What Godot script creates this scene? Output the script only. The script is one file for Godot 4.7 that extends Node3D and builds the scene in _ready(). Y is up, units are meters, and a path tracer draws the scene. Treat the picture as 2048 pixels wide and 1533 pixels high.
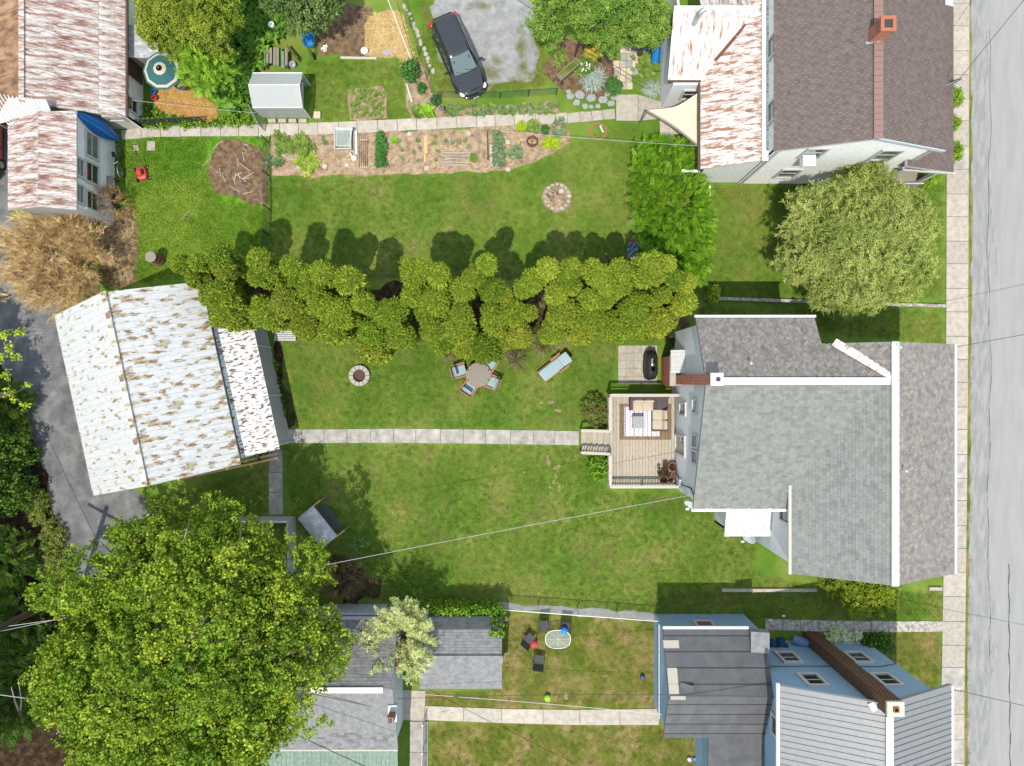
extends Node3D
# A block of village back gardens seen straight down. All places are in metres: x east, z south, y up.
# spot(px, py, h) turns a measured map position (pixels of the survey, scale at the ground 26.8 mm) and a height into metres.

const EYE := 38.0
const LENS := 1420.0
var R := RandomNumberGenerator.new()
var M := {}
var taken := {}
var org := {}
var cache := {}
var fn := FastNoiseLite.new()

func spot(px: float, py: float, h := 0.0) -> Vector3:
	var k := (EYE - h) / LENS
	return Vector3((px - 1024.0) * k, h, (py - 766.5) * k)

class G:
	var v := PackedVector3Array()
	var n := PackedVector3Array()
	var t := PackedVector2Array()
	var c := PackedColorArray()
	var col := Color(1, 1, 1)
	func put(p: Vector3, nn: Vector3, uv: Vector2) -> void:
		v.push_back(p)
		n.push_back(nn)
		t.push_back(uv)
		c.push_back(col)
	func tri(a: Vector3, b: Vector3, d: Vector3) -> void:
		var nn := (b - a).cross(d - a).normalized()
		var u := (b - a).normalized()
		var w := nn.cross(u)
		for p in [a, d, b]:
			put(p, nn, Vector2((p - a).dot(u), (p - a).dot(w)))
	func quad(a: Vector3, b: Vector3, d: Vector3, e: Vector3, uo := Vector2.ZERO) -> void:
		var nn := (b - a).cross(e - a).normalized()
		var u := (b - a).normalized()
		var w := nn.cross(u)
		for p in [a, d, b, a, e, d]:
			put(p, nn, uo + Vector2((p - a).dot(u), (p - a).dot(w)))
	func poly(p: Array) -> void:
		var nn := Vector3.ZERO
		for i in p.size():
			nn += p[i].cross(p[(i + 1) % p.size()])
		nn = nn.normalized()
		var u: Vector3 = (p[1] - p[0]).normalized()
		var w := nn.cross(u)
		var flat := PackedVector2Array()
		for q in p:
			flat.push_back(Vector2((q - p[0]).dot(u), (q - p[0]).dot(w)))
		var ix := Geometry2D.triangulate_polygon(flat)
		for i in range(0, ix.size(), 3):
			var a := ix[i]
			var b := ix[i + 1]
			var d := ix[i + 2]
			if (flat[b] - flat[a]).cross(flat[d] - flat[a]) < 0.0:
				var k := b
				b = d
				d = k
			for q in [a, d, b]:
				put(p[q], nn, flat[q])
	func box(o: Vector3, s: Vector3, b := Basis()) -> void:
		var x := b.x * s.x * 0.5
		var y := b.y * s.y * 0.5
		var z := b.z * s.z * 0.5
		for f in [[y, x, -z], [-y, x, z], [x, -z, y], [-x, z, y], [z, x, y], [-z, -x, y]]:
			var m: Vector3 = o + f[0]
			quad(m - f[1] - f[2], m + f[1] - f[2], m + f[1] + f[2], m - f[1] + f[2])
	func prism(p: Array, y0: float, y1: float) -> void:
		# p: Vector3 outline, any turn; top at y1, sides down to y0
		var a := 0.0
		for i in p.size():
			var q: Vector3 = p[(i + 1) % p.size()]
			a += p[i].x * q.z - q.x * p[i].z
		var o := []
		for q in p:
			o.push_back(Vector3(q.x, y1, q.z))
		if a > 0.0:
			o.reverse()
		poly(o)
		var d := Vector3(0, y0 - y1, 0)
		for i in o.size():
			var q: Vector3 = o[(i + 1) % o.size()]
			quad(o[i] + d, q + d, q, o[i])
	func slab(p: Array, th: float) -> void:
		# p: planar outline, counter-clockwise from outside; given thickness behind it
		poly(p)
		var nn := Vector3.ZERO
		for i in p.size():
			nn += p[i].cross(p[(i + 1) % p.size()])
		var d := -nn.normalized() * th
		var q := []
		for k in p:
			q.push_back(k + d)
		for i in p.size():
			var j: int = (i + 1) % p.size()
			quad(q[i], q[j], p[j], p[i])
		q.reverse()
		poly(q)
	func tube(p: Array, r0: float, r1 := -1.0, k := 6) -> void:
		if r1 < 0.0:
			r1 = r0
		var rings := []
		var last := Vector3.ZERO
		for i in p.size():
			var d: Vector3 = (p[mini(i + 1, p.size() - 1)] - p[maxi(i - 1, 0)]).normalized()
			var s := d.cross(last) if last != Vector3.ZERO else Vector3.ZERO
			s = (last - d * last.dot(d)).normalized() if last != Vector3.ZERO else d.cross(Vector3.UP if absf(d.y) < 0.9 else Vector3.RIGHT).normalized()
			last = s
			var w := d.cross(s)
			var r := lerpf(r0, r1, float(i) / maxf(1.0, p.size() - 1.0))
			var ring := []
			for j in k:
				var a := TAU * j / k
				var nn := s * cos(a) + w * sin(a)
				ring.push_back([p[i] + nn * r, nn])
			rings.push_back(ring)
		for i in p.size() - 1:
			for j in k:
				var a = rings[i][j]
				var b = rings[i][(j + 1) % k]
				var d = rings[i + 1][(j + 1) % k]
				var e = rings[i + 1][j]
				for q in [a, d, b, a, e, d]:
					put(q[0], q[1], Vector2(float(j) / k, i))
		for z in [0, p.size() - 1]:
			for j in range(1, k - 1):
				if z == 0:
					tri(rings[0][0][0], rings[0][j + 1][0], rings[0][j][0])
				else:
					tri(rings[z][0][0], rings[z][j][0], rings[z][j + 1][0])
	func lathe(o: Vector3, pr: Array, k := 16, b := Basis()) -> void:
		# pr: Vector2(radius, height) from the bottom up
		for i in pr.size() - 1:
			var f: Vector2 = pr[i]
			var g: Vector2 = pr[i + 1]
			var sl := Vector2(g.y - f.y, f.x - g.x).normalized()
			for j in k:
				var a0 := TAU * j / k
				var a1 := TAU * (j + 1) / k
				var d0 := Vector3(cos(a0), 0, -sin(a0))
				var d1 := Vector3(cos(a1), 0, -sin(a1))
				var q := [[d0 * f.x + Vector3(0, f.y, 0), d0], [d1 * f.x + Vector3(0, f.y, 0), d1], [d1 * g.x + Vector3(0, g.y, 0), d1], [d0 * g.x + Vector3(0, g.y, 0), d0]]
				for w in [0, 2, 1, 0, 3, 2]:
					put(o + b * q[w][0], b * (q[w][1] * sl.x + Vector3(0, sl.y, 0)), Vector2(float(j + (1 if w == 1 or w == 2 else 0)) / k, float(i) + (1.0 if w > 1 else 0.0)))
	func ball(o: Vector3, r: Vector3, k := 14, b := Basis()) -> void:
		var h := k / 2
		for i in h:
			for j in k:
				var q := []
				for w in [[i, j], [i, j + 1], [i + 1, j + 1], [i + 1, j]]:
					var la := PI * float(w[0]) / h - PI / 2
					var lo := TAU * float(w[1]) / k
					q.push_back(Vector3(cos(la) * cos(lo), sin(la), -cos(la) * sin(lo)))
				for w in [0, 2, 1, 0, 3, 2]:
					put(o + b * (q[w] * r), b * (q[w] / r).normalized(), Vector2(float(j) / k, float(i) / h))
	func mesh(off := Vector3.ZERO) -> ArrayMesh:
		var a := []
		a.resize(Mesh.ARRAY_MAX)
		var w := v
		if off != Vector3.ZERO:
			w = v.duplicate()
			for i in w.size():
				w[i] -= off
		a[Mesh.ARRAY_VERTEX] = w
		a[Mesh.ARRAY_NORMAL] = n
		a[Mesh.ARRAY_TEX_UV] = t
		a[Mesh.ARRAY_COLOR] = c
		var m := ArrayMesh.new()
		m.add_surface_from_arrays(Mesh.PRIMITIVE_TRIANGLES, a)
		return m

# ---------------------------------------------------------------- nodes
func numbered(called: String) -> String:
	if not taken.has(called):
		taken[called] = 0
		return called
	taken[called] += 1
	return "%s_%03d" % [called, taken[called]]

func tag(o: Node3D, label: String, category: String, group := "", kind := "") -> void:
	if label:
		o.set_meta("label", label)
	if category:
		o.set_meta("category", category)
	if group:
		o.set_meta("group", group)
	if kind:
		o.set_meta("kind", kind)

func thing(called: String, label: String, category: String, at := Vector3.ZERO, group := "", turn := 0.0) -> Node3D:
	# children are given in world axes unless the thing is turned; then they are local
	var o := Node3D.new()
	o.name = numbered(called)
	add_child(o)
	o.position = at
	o.rotation.y = turn
	if turn == 0.0:
		org[o] = at
	tag(o, label, category, group)
	return o

func local_thing(called: String, label: String, category: String, at: Vector3, turn: float, group := "") -> Node3D:
	var o := thing(called, label, category, at, group, turn)
	org[o] = Vector3.ZERO
	return o

func part(par: Node3D, called: String, g: G, mat: Material, kind := "", label := "") -> MeshInstance3D:
	var o := MeshInstance3D.new()
	o.name = called
	var at: Vector3 = org.get(par, Vector3.ZERO)
	org[o] = at
	o.mesh = g.mesh(at)
	o.material_override = mat
	par.add_child(o, true)
	tag(o, label, "", "", kind)
	return o

func solo(called: String, label: String, category: String, g: G, mat: Material, at: Vector3, group := "", kind := "") -> MeshInstance3D:
	var o := MeshInstance3D.new()
	o.name = numbered(called)
	o.mesh = g.mesh(at)
	o.material_override = mat
	o.position = at
	org[o] = at
	add_child(o)
	tag(o, label, category, group, kind)
	return o

func slabpart(par: Node3D, called: String, at: Vector3, s: Vector3, mat: Material, b := Basis()) -> MeshInstance3D:
	# a box that shares its mesh with all boxes of the same size
	var key := "%d_%d_%d" % [roundi(s.x * 1000), roundi(s.y * 1000), roundi(s.z * 1000)]
	if not cache.has(key):
		var g := G.new()
		g.box(Vector3.ZERO, s)
		cache[key] = g.mesh()
	var o := MeshInstance3D.new()
	o.name = called
	o.mesh = cache[key]
	o.material_override = mat
	var base: Vector3 = org.get(par, Vector3.ZERO)
	o.transform = Transform3D(b, at - base)
	org[o] = at
	par.add_child(o, true)
	return o

func meshpart(par: Node3D, called: String, m: Mesh, xf: Transform3D, mat: Material) -> MeshInstance3D:
	var o := MeshInstance3D.new()
	o.name = called
	o.mesh = m
	o.material_override = mat
	var base: Vector3 = org.get(par, Vector3.ZERO)
	o.transform = Transform3D(xf.basis, xf.origin - base)
	par.add_child(o, true)
	return o

func bar(g: G, a: Vector3, b: Vector3, w: float, h: float) -> void:
	var d := (b - a).normalized()
	var s := d.cross(Vector3.UP if absf(d.y) < 0.95 else Vector3.RIGHT).normalized()
	g.box((a + b) / 2, Vector3((b - a).length(), h, w), Basis(d, s.cross(d), s))

func along(a: Vector3, b: Vector3) -> Basis:
	# x along a-b, y up as far as can be
	var d := (b - a).normalized()
	var s := d.cross(Vector3.UP).normalized()
	return Basis(d, s.cross(d), s)

func spots(list: Array, h := 0.0) -> Array:
	var o := []
	for i in range(0, list.size(), 2):
		o.push_back(spot(list[i], list[i + 1], h))
	return o

func ragged(p: Array, amp: float, step := 0.35) -> Array:
	# an outline with uneven edges
	var o := []
	for i in p.size():
		var a: Vector3 = p[i]
		var b: Vector3 = p[(i + 1) % p.size()]
		var k := maxi(1, int((b - a).length() / step))
		for j in k:
			var q := a.lerp(b, float(j) / k)
			o.push_back(q + Vector3(fn.get_noise_2d(q.x * 55.0, q.z * 55.0 + 300.0), 0, fn.get_noise_2d(q.x * 55.0 + 900.0, q.z * 55.0)) * amp * 2.2)
	return o

func sheet(called: String, list: Array, y: float, mat: Material, amp := 0.12, label := "", category := "") -> MeshInstance3D:
	# a piece of ground; list in survey pixels
	var p := ragged(spots(list), amp) if amp > 0.0 else spots(list)
	var flat := PackedVector2Array()
	for q in p:
		flat.push_back(Vector2(q.x, q.z))
	if Geometry2D.triangulate_polygon(flat).is_empty():
		p = spots(list)
	var g := G.new()
	g.prism(p, -0.02, y)
	return solo(called, label, category, g, mat, spot(list[0], list[1]), "", "structure")

# ---------------------------------------------------------------- materials
func L(r: float, g: float, b: float) -> Color:
	return Color(r, g, b).linear_to_srgb()

func noise(sd: int, freq: float, ramp: Array, oct := 4, size := 512, gain := 0.62) -> NoiseTexture2D:
	# ramp: [offset, Color, offset, Color ...]
	var f := FastNoiseLite.new()
	f.seed = sd
	f.noise_type = FastNoiseLite.TYPE_SIMPLEX_SMOOTH
	f.frequency = freq
	f.fractal_octaves = oct
	f.fractal_gain = gain
	var t := NoiseTexture2D.new()
	t.width = size
	t.height = size
	t.seamless = true
	t.seamless_blend_skirt = 0.15
	t.noise = f
	var gr := Gradient.new()
	var off := PackedFloat32Array()
	var cs := PackedColorArray()
	for i in range(0, ramp.size(), 2):
		off.push_back(ramp[i])
		cs.push_back(ramp[i + 1])
	gr.offsets = off
	gr.colors = cs
	t.color_ramp = gr
	return t

func mask(sd: int, freq: float, from: float, to: float, oct := 4, size := 512, gain := 0.62) -> NoiseTexture2D:
	return noise(sd, freq, [from, Color.BLACK, to, Color.WHITE], oct, size, gain)

func mat(called: String, c: Color, rough := 0.8, o := {}) -> StandardMaterial3D:
	var m := StandardMaterial3D.new()
	m.resource_name = called
	m.albedo_color = c
	m.roughness = rough
	m.metallic = o.get("metal", 0.0)
	m.metallic_specular = o.get("spec", 0.4)
	if o.has("tex"):
		m.albedo_texture = o.tex
	if o.has("uv"):
		m.uv1_scale = o.uv
	if o.get("world", false):
		m.uv1_triplanar = true
		m.uv1_world_triplanar = true
	if o.has("detail"):
		m.detail_enabled = true
		m.detail_albedo = o.detail
		m.detail_blend_mode = o.get("blend", BaseMaterial3D.BLEND_MODE_MIX)
		if o.has("mask"):
			m.detail_mask = o.mask
		if o.has("uv2"):
			m.detail_uv_layer = BaseMaterial3D.DETAIL_UV_2
			m.uv2_scale = o.uv2
			m.uv2_triplanar = true
			m.uv2_world_triplanar = true
	if o.has("bump"):
		m.heightmap_enabled = true
		m.heightmap_texture = o.bump
		m.heightmap_scale = o.get("depth", 1.0)
	m.vertex_color_use_as_albedo = o.get("tint", false)
	if o.has("backlight"):
		m.backlight_enabled = true
		m.backlight = o.backlight
	if o.has("coat"):
		m.clearcoat_enabled = true
		m.clearcoat = o.coat
		m.clearcoat_roughness = 0.05
	if o.has("alpha"):
		m.transparency = BaseMaterial3D.TRANSPARENCY_ALPHA
		m.albedo_color.a = o.alpha
	M[called] = m
	return m

func W(s: float) -> Vector3:
	return Vector3(1.0 / s, 1.0 / s, 1.0 / s)

func materials() -> void:
	var fine := noise(3, 0.06, [0.0, Color(0.72, 0.72, 0.72), 1.0, Color(1, 1, 1)], 5)
	var speck := noise(5, 0.25, [0.0, Color(0.6, 0.6, 0.6), 0.5, Color(0.86, 0.86, 0.86), 1.0, Color(1, 1, 1)], 3)
	var bump := noise(7, 0.2, [0.0, Color.BLACK, 1.0, Color.WHITE], 3)
	var lumps := noise(8, 0.05, [0.0, Color.BLACK, 1.0, Color.WHITE], 5)
	# ground
	var lawn := noise(11, 0.0045, [0.0, L(0.06, 0.13, 0.014), 0.3, L(0.085, 0.165, 0.02), 0.5, L(0.115, 0.19, 0.028), 0.68, L(0.155, 0.205, 0.04), 0.85, L(0.2, 0.21, 0.06), 1.0, L(0.25, 0.21, 0.09)], 8, 2048)
	var lawn_dry := noise(12, 0.009, [0.0, L(0.06, 0.1, 0.012), 0.35, L(0.105, 0.135, 0.02), 0.5, L(0.15, 0.16, 0.035), 0.65, L(0.19, 0.17, 0.055), 0.85, L(0.25, 0.19, 0.09), 1.0, L(0.29, 0.21, 0.11)], 8, 1024)
	var weeds := noise(13, 0.02, [0.0, L(0.03, 0.09, 0.008), 0.4, L(0.075, 0.17, 0.012), 0.65, L(0.12, 0.22, 0.02), 0.85, L(0.16, 0.21, 0.05), 1.0, L(0.2, 0.17, 0.08)], 6, 1024)
	mat("grass", Color.WHITE, 0.95, {"tex": lawn, "uv": W(42.0), "world": true, "spec": 0.15, "bump": bump, "depth": 2.0})
	mat("dry_grass", Color.WHITE, 0.95, {"tex": lawn_dry, "uv": W(18.0), "world": true, "spec": 0.15})
	mat("weedy", Color.WHITE, 0.95, {"tex": weeds, "uv": W(11.0), "world": true, "spec": 0.15})
	mat("bare_soil", L(0.4, 0.31, 0.19), 0.95, {"tex": fine, "uv": W(0.8), "world": true})
	mat("dirt", Color.WHITE, 0.95, {"tex": noise(21, 0.012, [0.0, L(0.14, 0.09, 0.055), 0.35, L(0.25, 0.18, 0.115), 0.6, L(0.33, 0.245, 0.165), 1.0, L(0.44, 0.34, 0.24)], 7, 1024), "uv": W(6.0), "world": true, "spec": 0.2, "bump": lumps, "depth": 3.0})
	mat("brown_dirt", Color.WHITE, 0.95, {"tex": noise(22, 0.015, [0.0, L(0.06, 0.038, 0.022), 0.5, L(0.15, 0.1, 0.06), 1.0, L(0.27, 0.2, 0.13)], 7, 1024), "uv": W(6.0), "world": true, "spec": 0.2, "bump": lumps, "depth": 3.0})
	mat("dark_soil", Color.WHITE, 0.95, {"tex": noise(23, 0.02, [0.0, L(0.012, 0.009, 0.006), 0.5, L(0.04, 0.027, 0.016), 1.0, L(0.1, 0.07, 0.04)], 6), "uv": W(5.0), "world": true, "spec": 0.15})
	mat("straw_ground", Color.WHITE, 0.95, {"tex": noise(24, 0.03, [0.0, L(0.192, 0.12, 0.048), 0.5, L(0.344, 0.24, 0.112), 1.0, L(0.48, 0.368, 0.2)], 6), "uv": W(3.0), "world": true, "spec": 0.2, "bump": lumps, "depth": 3.0})
	mat("chip_ground", Color.WHITE, 0.95, {"tex": noise(25, 0.03, [0.0, L(0.17, 0.085, 0.0255), 0.5, L(0.357, 0.212, 0.068), 1.0, L(0.51, 0.34, 0.145)], 6), "uv": W(3.0), "world": true, "spec": 0.2, "bump": lumps, "depth": 3.0})
	mat("gravel", Color.WHITE, 0.9, {"tex": noise(26, 0.012, [0.0, L(0.182, 0.186, 0.194), 0.5, L(0.251, 0.255, 0.258), 0.75, L(0.296, 0.296, 0.293), 1.0, L(0.38, 0.365, 0.334)], 9, 1024), "uv": W(8.0), "world": true, "spec": 0.3, "bump": bump, "depth": 2.0})
	mat("asphalt", Color.WHITE, 0.9, {"tex": noise(27, 0.006, [0.0, L(0.353, 0.353, 0.348), 0.5, L(0.392, 0.392, 0.387), 1.0, L(0.431, 0.431, 0.421)], 8, 1024), "uv": Vector3(1.0 / 4.0, 0.25, 1.0 / 24.0), "world": true, "spec": 0.3, "detail": speck, "uv2": W(2.0), "blend": BaseMaterial3D.BLEND_MODE_MUL})
	mat("old_asphalt", Color.WHITE, 0.9, {"tex": noise(28, 0.012, [0.0, L(0.29, 0.292, 0.3), 0.35, L(0.32, 0.325, 0.33), 0.55, L(0.37, 0.37, 0.37), 0.8, L(0.42, 0.415, 0.4), 1.0, L(0.46, 0.43, 0.38)], 8, 1024), "uv": Vector3(1.0 / 4.0, 0.25, 1.0 / 20.0), "world": true, "spec": 0.3, "detail": speck, "uv2": W(2.0), "blend": BaseMaterial3D.BLEND_MODE_MUL})
	mat("tar", L(0.06, 0.065, 0.07), 0.8)
	mat("alley_asphalt", Color.WHITE, 0.9, {"tex": noise(29, 0.01, [0.0, L(0.117, 0.12, 0.13), 0.5, L(0.202, 0.205, 0.215), 1.0, L(0.338, 0.338, 0.332)], 7, 1024), "uv": W(12.0), "world": true, "spec": 0.3, "detail": speck, "uv2": W(2.0), "blend": BaseMaterial3D.BLEND_MODE_MUL})
	var stain := mask(31, 0.012, 0.35, 0.8, 6)
	for i in 3:
		var k: float = [0.9, 1.0, 1.08][i]
		mat("concrete%d" % i, Color.WHITE, 0.9, {"tex": noise(32 + i, 0.02, [0.0, L(0.44 * k, 0.39 * k, 0.33 * k), 0.5, L(0.57 * k, 0.515 * k, 0.445 * k), 1.0, L(0.68 * k, 0.62 * k, 0.545 * k)], 6), "uv": W(3.1 + i), "world": true, "spec": 0.3, "detail": speck, "uv2": W(1.3), "blend": BaseMaterial3D.BLEND_MODE_MUL})
		mat("grey_concrete%d" % i, Color.WHITE, 0.9, {"tex": noise(36 + i, 0.014, [0.0, L(0.3 * k, 0.28 * k, 0.25 * k), 0.45, L(0.45 * k, 0.425 * k, 0.39 * k), 0.75, L(0.55 * k, 0.525 * k, 0.49 * k), 1.0, L(0.64 * k, 0.62 * k, 0.58 * k)], 7), "uv": W(3.7 + i), "world": true, "spec": 0.3, "detail": speck, "uv2": W(1.3), "blend": BaseMaterial3D.BLEND_MODE_MUL})
	mat("lichen_stone", Color.WHITE, 0.95, {"tex": noise(41, 0.03, [0.0, L(0.16, 0.15, 0.13), 0.4, L(0.3, 0.28, 0.25), 0.65, L(0.42, 0.4, 0.37), 1.0, L(0.56, 0.54, 0.5)], 7), "uv": W(4.0), "world": true, "spec": 0.2, "bump": lumps, "depth": 3.0})
	mat("slate_stone", Color.WHITE, 0.85, {"tex": noise(42, 0.03, [0.0, L(0.2, 0.21, 0.22), 1.0, L(0.38, 0.39, 0.39)], 6), "uv": W(2.0), "world": true})
	mat("cream_stone", Color.WHITE, 0.85, {"tex": noise(43, 0.03, [0.0, L(0.4, 0.33, 0.24), 1.0, L(0.62, 0.53, 0.42)], 6), "uv": W(2.0), "world": true})
	mat("field_stone", Color.WHITE, 0.9, {"tex": noise(44, 0.04, [0.0, L(0.2, 0.175, 0.15), 0.5, L(0.36, 0.33, 0.3), 1.0, L(0.52, 0.49, 0.45)], 6), "uv": W(1.2), "world": true})
	# metal roofs: u runs along the eave, v up the slope
	var rust := noise(51, 0.02, [0.0, L(0.09, 0.045, 0.032), 0.4, L(0.2, 0.1, 0.07), 0.65, L(0.29, 0.16, 0.115), 1.0, L(0.42, 0.3, 0.24)], 6)
	var chalk := noise(52, 0.03, [0.0, L(0.36, 0.33, 0.31), 0.5, L(0.5, 0.48, 0.47), 1.0, L(0.62, 0.62, 0.62)], 6)
	mat("rusty_roof", Color.WHITE, 0.8, {"tex": rust, "uv": Vector3(0.5, 0.09, 1), "detail": chalk, "mask": mask(53, 0.006, 0.38, 0.7, 8, 1024, 0.82), "tint": true})
	mat("chalky_roof", Color.WHITE, 0.8, {"tex": rust, "uv": Vector3(0.5, 0.09, 1), "detail": chalk, "mask": mask(54, 0.006, 0.3, 0.6, 8, 1024, 0.82), "tint": true})
	mat("tan_rust_roof", Color.WHITE, 0.8, {"tex": noise(55, 0.014, [0.0, L(0.09, 0.05, 0.032), 0.5, L(0.27, 0.15, 0.085), 1.0, L(0.42, 0.28, 0.18)], 6), "uv": Vector3(0.3, 0.12, 1), "tint": true})
	mat("white_rust_roof", Color.WHITE, 0.75, {"tex": noise(56, 0.03, [0.0, L(0.58, 0.56, 0.54), 1.0, L(0.76, 0.75, 0.74)], 5), "uv": Vector3(0.5, 0.1, 1), "detail": noise(57, 0.03, [0.0, L(0.2, 0.08, 0.04), 1.0, L(0.42, 0.22, 0.13)], 5), "mask": mask(58, 0.006, 0.5, 0.68, 8, 1024, 0.82), "tint": true})
	mat("streak_rust_roof", Color.WHITE, 0.75, {"tex": noise(59, 0.03, [0.0, L(0.58, 0.56, 0.54), 1.0, L(0.74, 0.73, 0.72)], 5), "uv": Vector3(0.55, 0.1, 1), "detail": noise(57, 0.03, [0.0, L(0.17, 0.07, 0.04), 1.0, L(0.36, 0.2, 0.13)], 5), "mask": mask(60, 0.006, 0.42, 0.62, 8, 1024, 0.85), "tint": true})
	var peel := noise(61, 0.022, [0.0, L(0.12, 0.06, 0.035), 0.4, L(0.22, 0.125, 0.075), 0.5, L(0.28, 0.22, 0.13), 0.6, L(0.3, 0.3, 0.18), 1.0, L(0.38, 0.42, 0.3)], 5)
	mat("peeling_roof", Color.WHITE, 0.6, {"tex": noise(62, 0.03, [0.0, L(0.42, 0.43, 0.445), 1.0, L(0.55, 0.565, 0.58)], 6), "uv": Vector3(0.34, 0.13, 1), "detail": peel, "mask": mask(63, 0.014, 0.58, 0.66, 8), "tint": true})
	mat("sparse_peeling_roof", Color.WHITE, 0.6, {"tex": noise(62, 0.03, [0.0, L(0.42, 0.43, 0.445), 1.0, L(0.55, 0.565, 0.58)], 6), "uv": Vector3(0.34, 0.13, 1), "detail": peel, "mask": mask(163, 0.015, 0.65, 0.74, 8), "tint": true})
	mat("peeling_roof_shed", Color.WHITE, 0.6, {"tex": noise(62, 0.03, [0.0, L(0.54, 0.549, 0.558), 1.0, L(0.684, 0.693, 0.702)], 6), "uv": Vector3(0.4, 0.16, 1), "detail": noise(64, 0.022, [0.0, L(0.045, 0.027, 0.018), 0.6, L(0.171, 0.081, 0.045), 1.0, L(0.225, 0.153, 0.09)], 5), "mask": mask(65, 0.025, 0.6, 0.64, 6), "tint": true})
	mat("speckled_roof", Color.WHITE, 0.55, {"tex": noise(62, 0.03, [0.0, L(0.532, 0.532, 0.532), 1.0, L(0.626, 0.626, 0.626)], 4), "uv": Vector3(0.5, 0.4, 1), "detail": peel, "mask": mask(66, 0.022, 0.7, 0.76, 7), "tint": true})
	mat("silver_roof", Color.WHITE, 0.42, {"tex": noise(67, 0.02, [0.0, L(0.19, 0.197, 0.211), 1.0, L(0.232, 0.24, 0.25)], 5), "uv": Vector3(0.3, 0.3, 1), "metal": 0.15})
	mat("seam_metal", L(0.2, 0.21, 0.23), 0.5, {"metal": 0.2})
	mat("green_corrugated", Color.WHITE, 0.7, {"tex": noise(68, 0.03, [0.0, L(0.1, 0.16, 0.13), 0.6, L(0.2, 0.27, 0.22), 1.0, L(0.33, 0.36, 0.3)], 6), "uv": Vector3(0.4, 0.2, 1), "tint": true})
	mat("white_corrugated", Color.WHITE, 0.6, {"tex": noise(69, 0.03, [0.0, L(0.45, 0.45, 0.44), 1.0, L(0.66, 0.66, 0.65)], 5), "uv": Vector3(0.5, 0.2, 1), "tint": true})
	# shingles
	mat("grey_shingle", Color.WHITE, 0.95, {"tex": noise(71, 0.02, [0.0, L(0.22, 0.233, 0.22), 0.5, L(0.294, 0.306, 0.29), 1.0, L(0.367, 0.379, 0.361)], 6), "uv": W(4.0), "world": true, "spec": 0.2, "tint": true, "detail": speck, "uv2": W(1.0), "blend": BaseMaterial3D.BLEND_MODE_MUL})
	mat("brown_shingle", Color.WHITE, 0.95, {"tex": noise(72, 0.02, [0.0, L(0.143, 0.108, 0.0991), 0.5, L(0.192, 0.151, 0.14), 1.0, L(0.247, 0.204, 0.192)], 6), "uv": W(4.0), "world": true, "spec": 0.2, "tint": true, "detail": speck, "uv2": W(1.0), "blend": BaseMaterial3D.BLEND_MODE_MUL})
	mat("ridge_brown", L(0.31, 0.192, 0.176), 0.95, {"tex": fine, "uv": W(1.0), "world": true})
	mat("slate", Color.WHITE, 0.9, {"tex": noise(73, 0.025, [0.0, L(0.0984, 0.0902, 0.0861), 0.4, L(0.18, 0.168, 0.16), 0.7, L(0.246, 0.234, 0.221), 1.0, L(0.344, 0.328, 0.307)], 7), "uv": W(3.0), "world": true, "spec": 0.2, "tint": true})
	mat("lichen_roof", Color.WHITE, 0.95, {"tex": noise(74, 0.02, [0.0, L(0.118, 0.108, 0.0998), 0.4, L(0.196, 0.183, 0.171), 0.7, L(0.251, 0.235, 0.22), 1.0, L(0.33, 0.31, 0.284)], 7), "uv": W(3.3), "world": true, "spec": 0.2, "tint": true, "detail": noise(75, 0.03, [0.0, L(0.392, 0.374, 0.326), 1.0, L(0.549, 0.523, 0.468)], 4), "mask": mask(76, 0.03, 0.72, 0.85, 6)})
	mat("shed_shingle", Color.WHITE, 0.95, {"tex": noise(77, 0.02, [0.0, L(0.211, 0.216, 0.227), 0.5, L(0.306, 0.312, 0.322), 1.0, L(0.401, 0.407, 0.417)], 6), "uv": W(4.0), "world": true, "spec": 0.2, "tint": true, "detail": speck, "uv2": W(1.0), "blend": BaseMaterial3D.BLEND_MODE_MUL})
	mat("membrane", Color.WHITE, 0.85, {"tex": noise(78, 0.01, [0.0, L(0.109, 0.113, 0.123), 0.5, L(0.145, 0.149, 0.162), 1.0, L(0.189, 0.193, 0.203)], 7), "uv": W(5.0), "world": true, "spec": 0.3, "detail": speck, "uv2": W(1.0), "blend": BaseMaterial3D.BLEND_MODE_MUL})
	mat("bare_deck", Color.WHITE, 0.9, {"tex": noise(79, 0.04, [0.0, L(0.3, 0.27, 0.22), 1.0, L(0.52, 0.48, 0.42)], 5), "uv": W(1.5), "world": true})
	# walls
	mat("white_siding", Color.WHITE, 0.6, {"tex": noise(81, 0.02, [0.0, L(0.546, 0.563, 0.581), 1.0, L(0.634, 0.647, 0.66)], 5), "uv": W(3.0), "world": true})
	mat("old_white_siding", Color.WHITE, 0.8, {"tex": noise(82, 0.02, [0.0, L(0.552, 0.564, 0.552), 0.5, L(0.696, 0.708, 0.708), 1.0, L(0.792, 0.804, 0.804)], 7), "uv": W(3.0), "world": true})
	mat("blue_siding", Color.WHITE, 0.6, {"tex": noise(83, 0.02, [0.0, L(0.188, 0.301, 0.416), 1.0, L(0.232, 0.35, 0.468)], 5), "uv": W(3.0), "world": true})
	mat("cream_board", L(0.6, 0.58, 0.5), 0.8, {"tex": fine, "uv": W(2.0), "world": true})
	mat("white_paint", L(0.629, 0.637, 0.637), 0.5, {"tex": fine, "uv": W(2.5), "world": true})
	mat("pure_white", L(0.704, 0.704, 0.704), 0.45)
	mat("dark_trim", L(0.05, 0.05, 0.055), 0.6)
	mat("glass_dark", L(0.018, 0.02, 0.022), 0.08, {"spec": 0.6})
	mat("glass_grey", L(0.1, 0.12, 0.12), 0.15, {"spec": 0.6})
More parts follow.
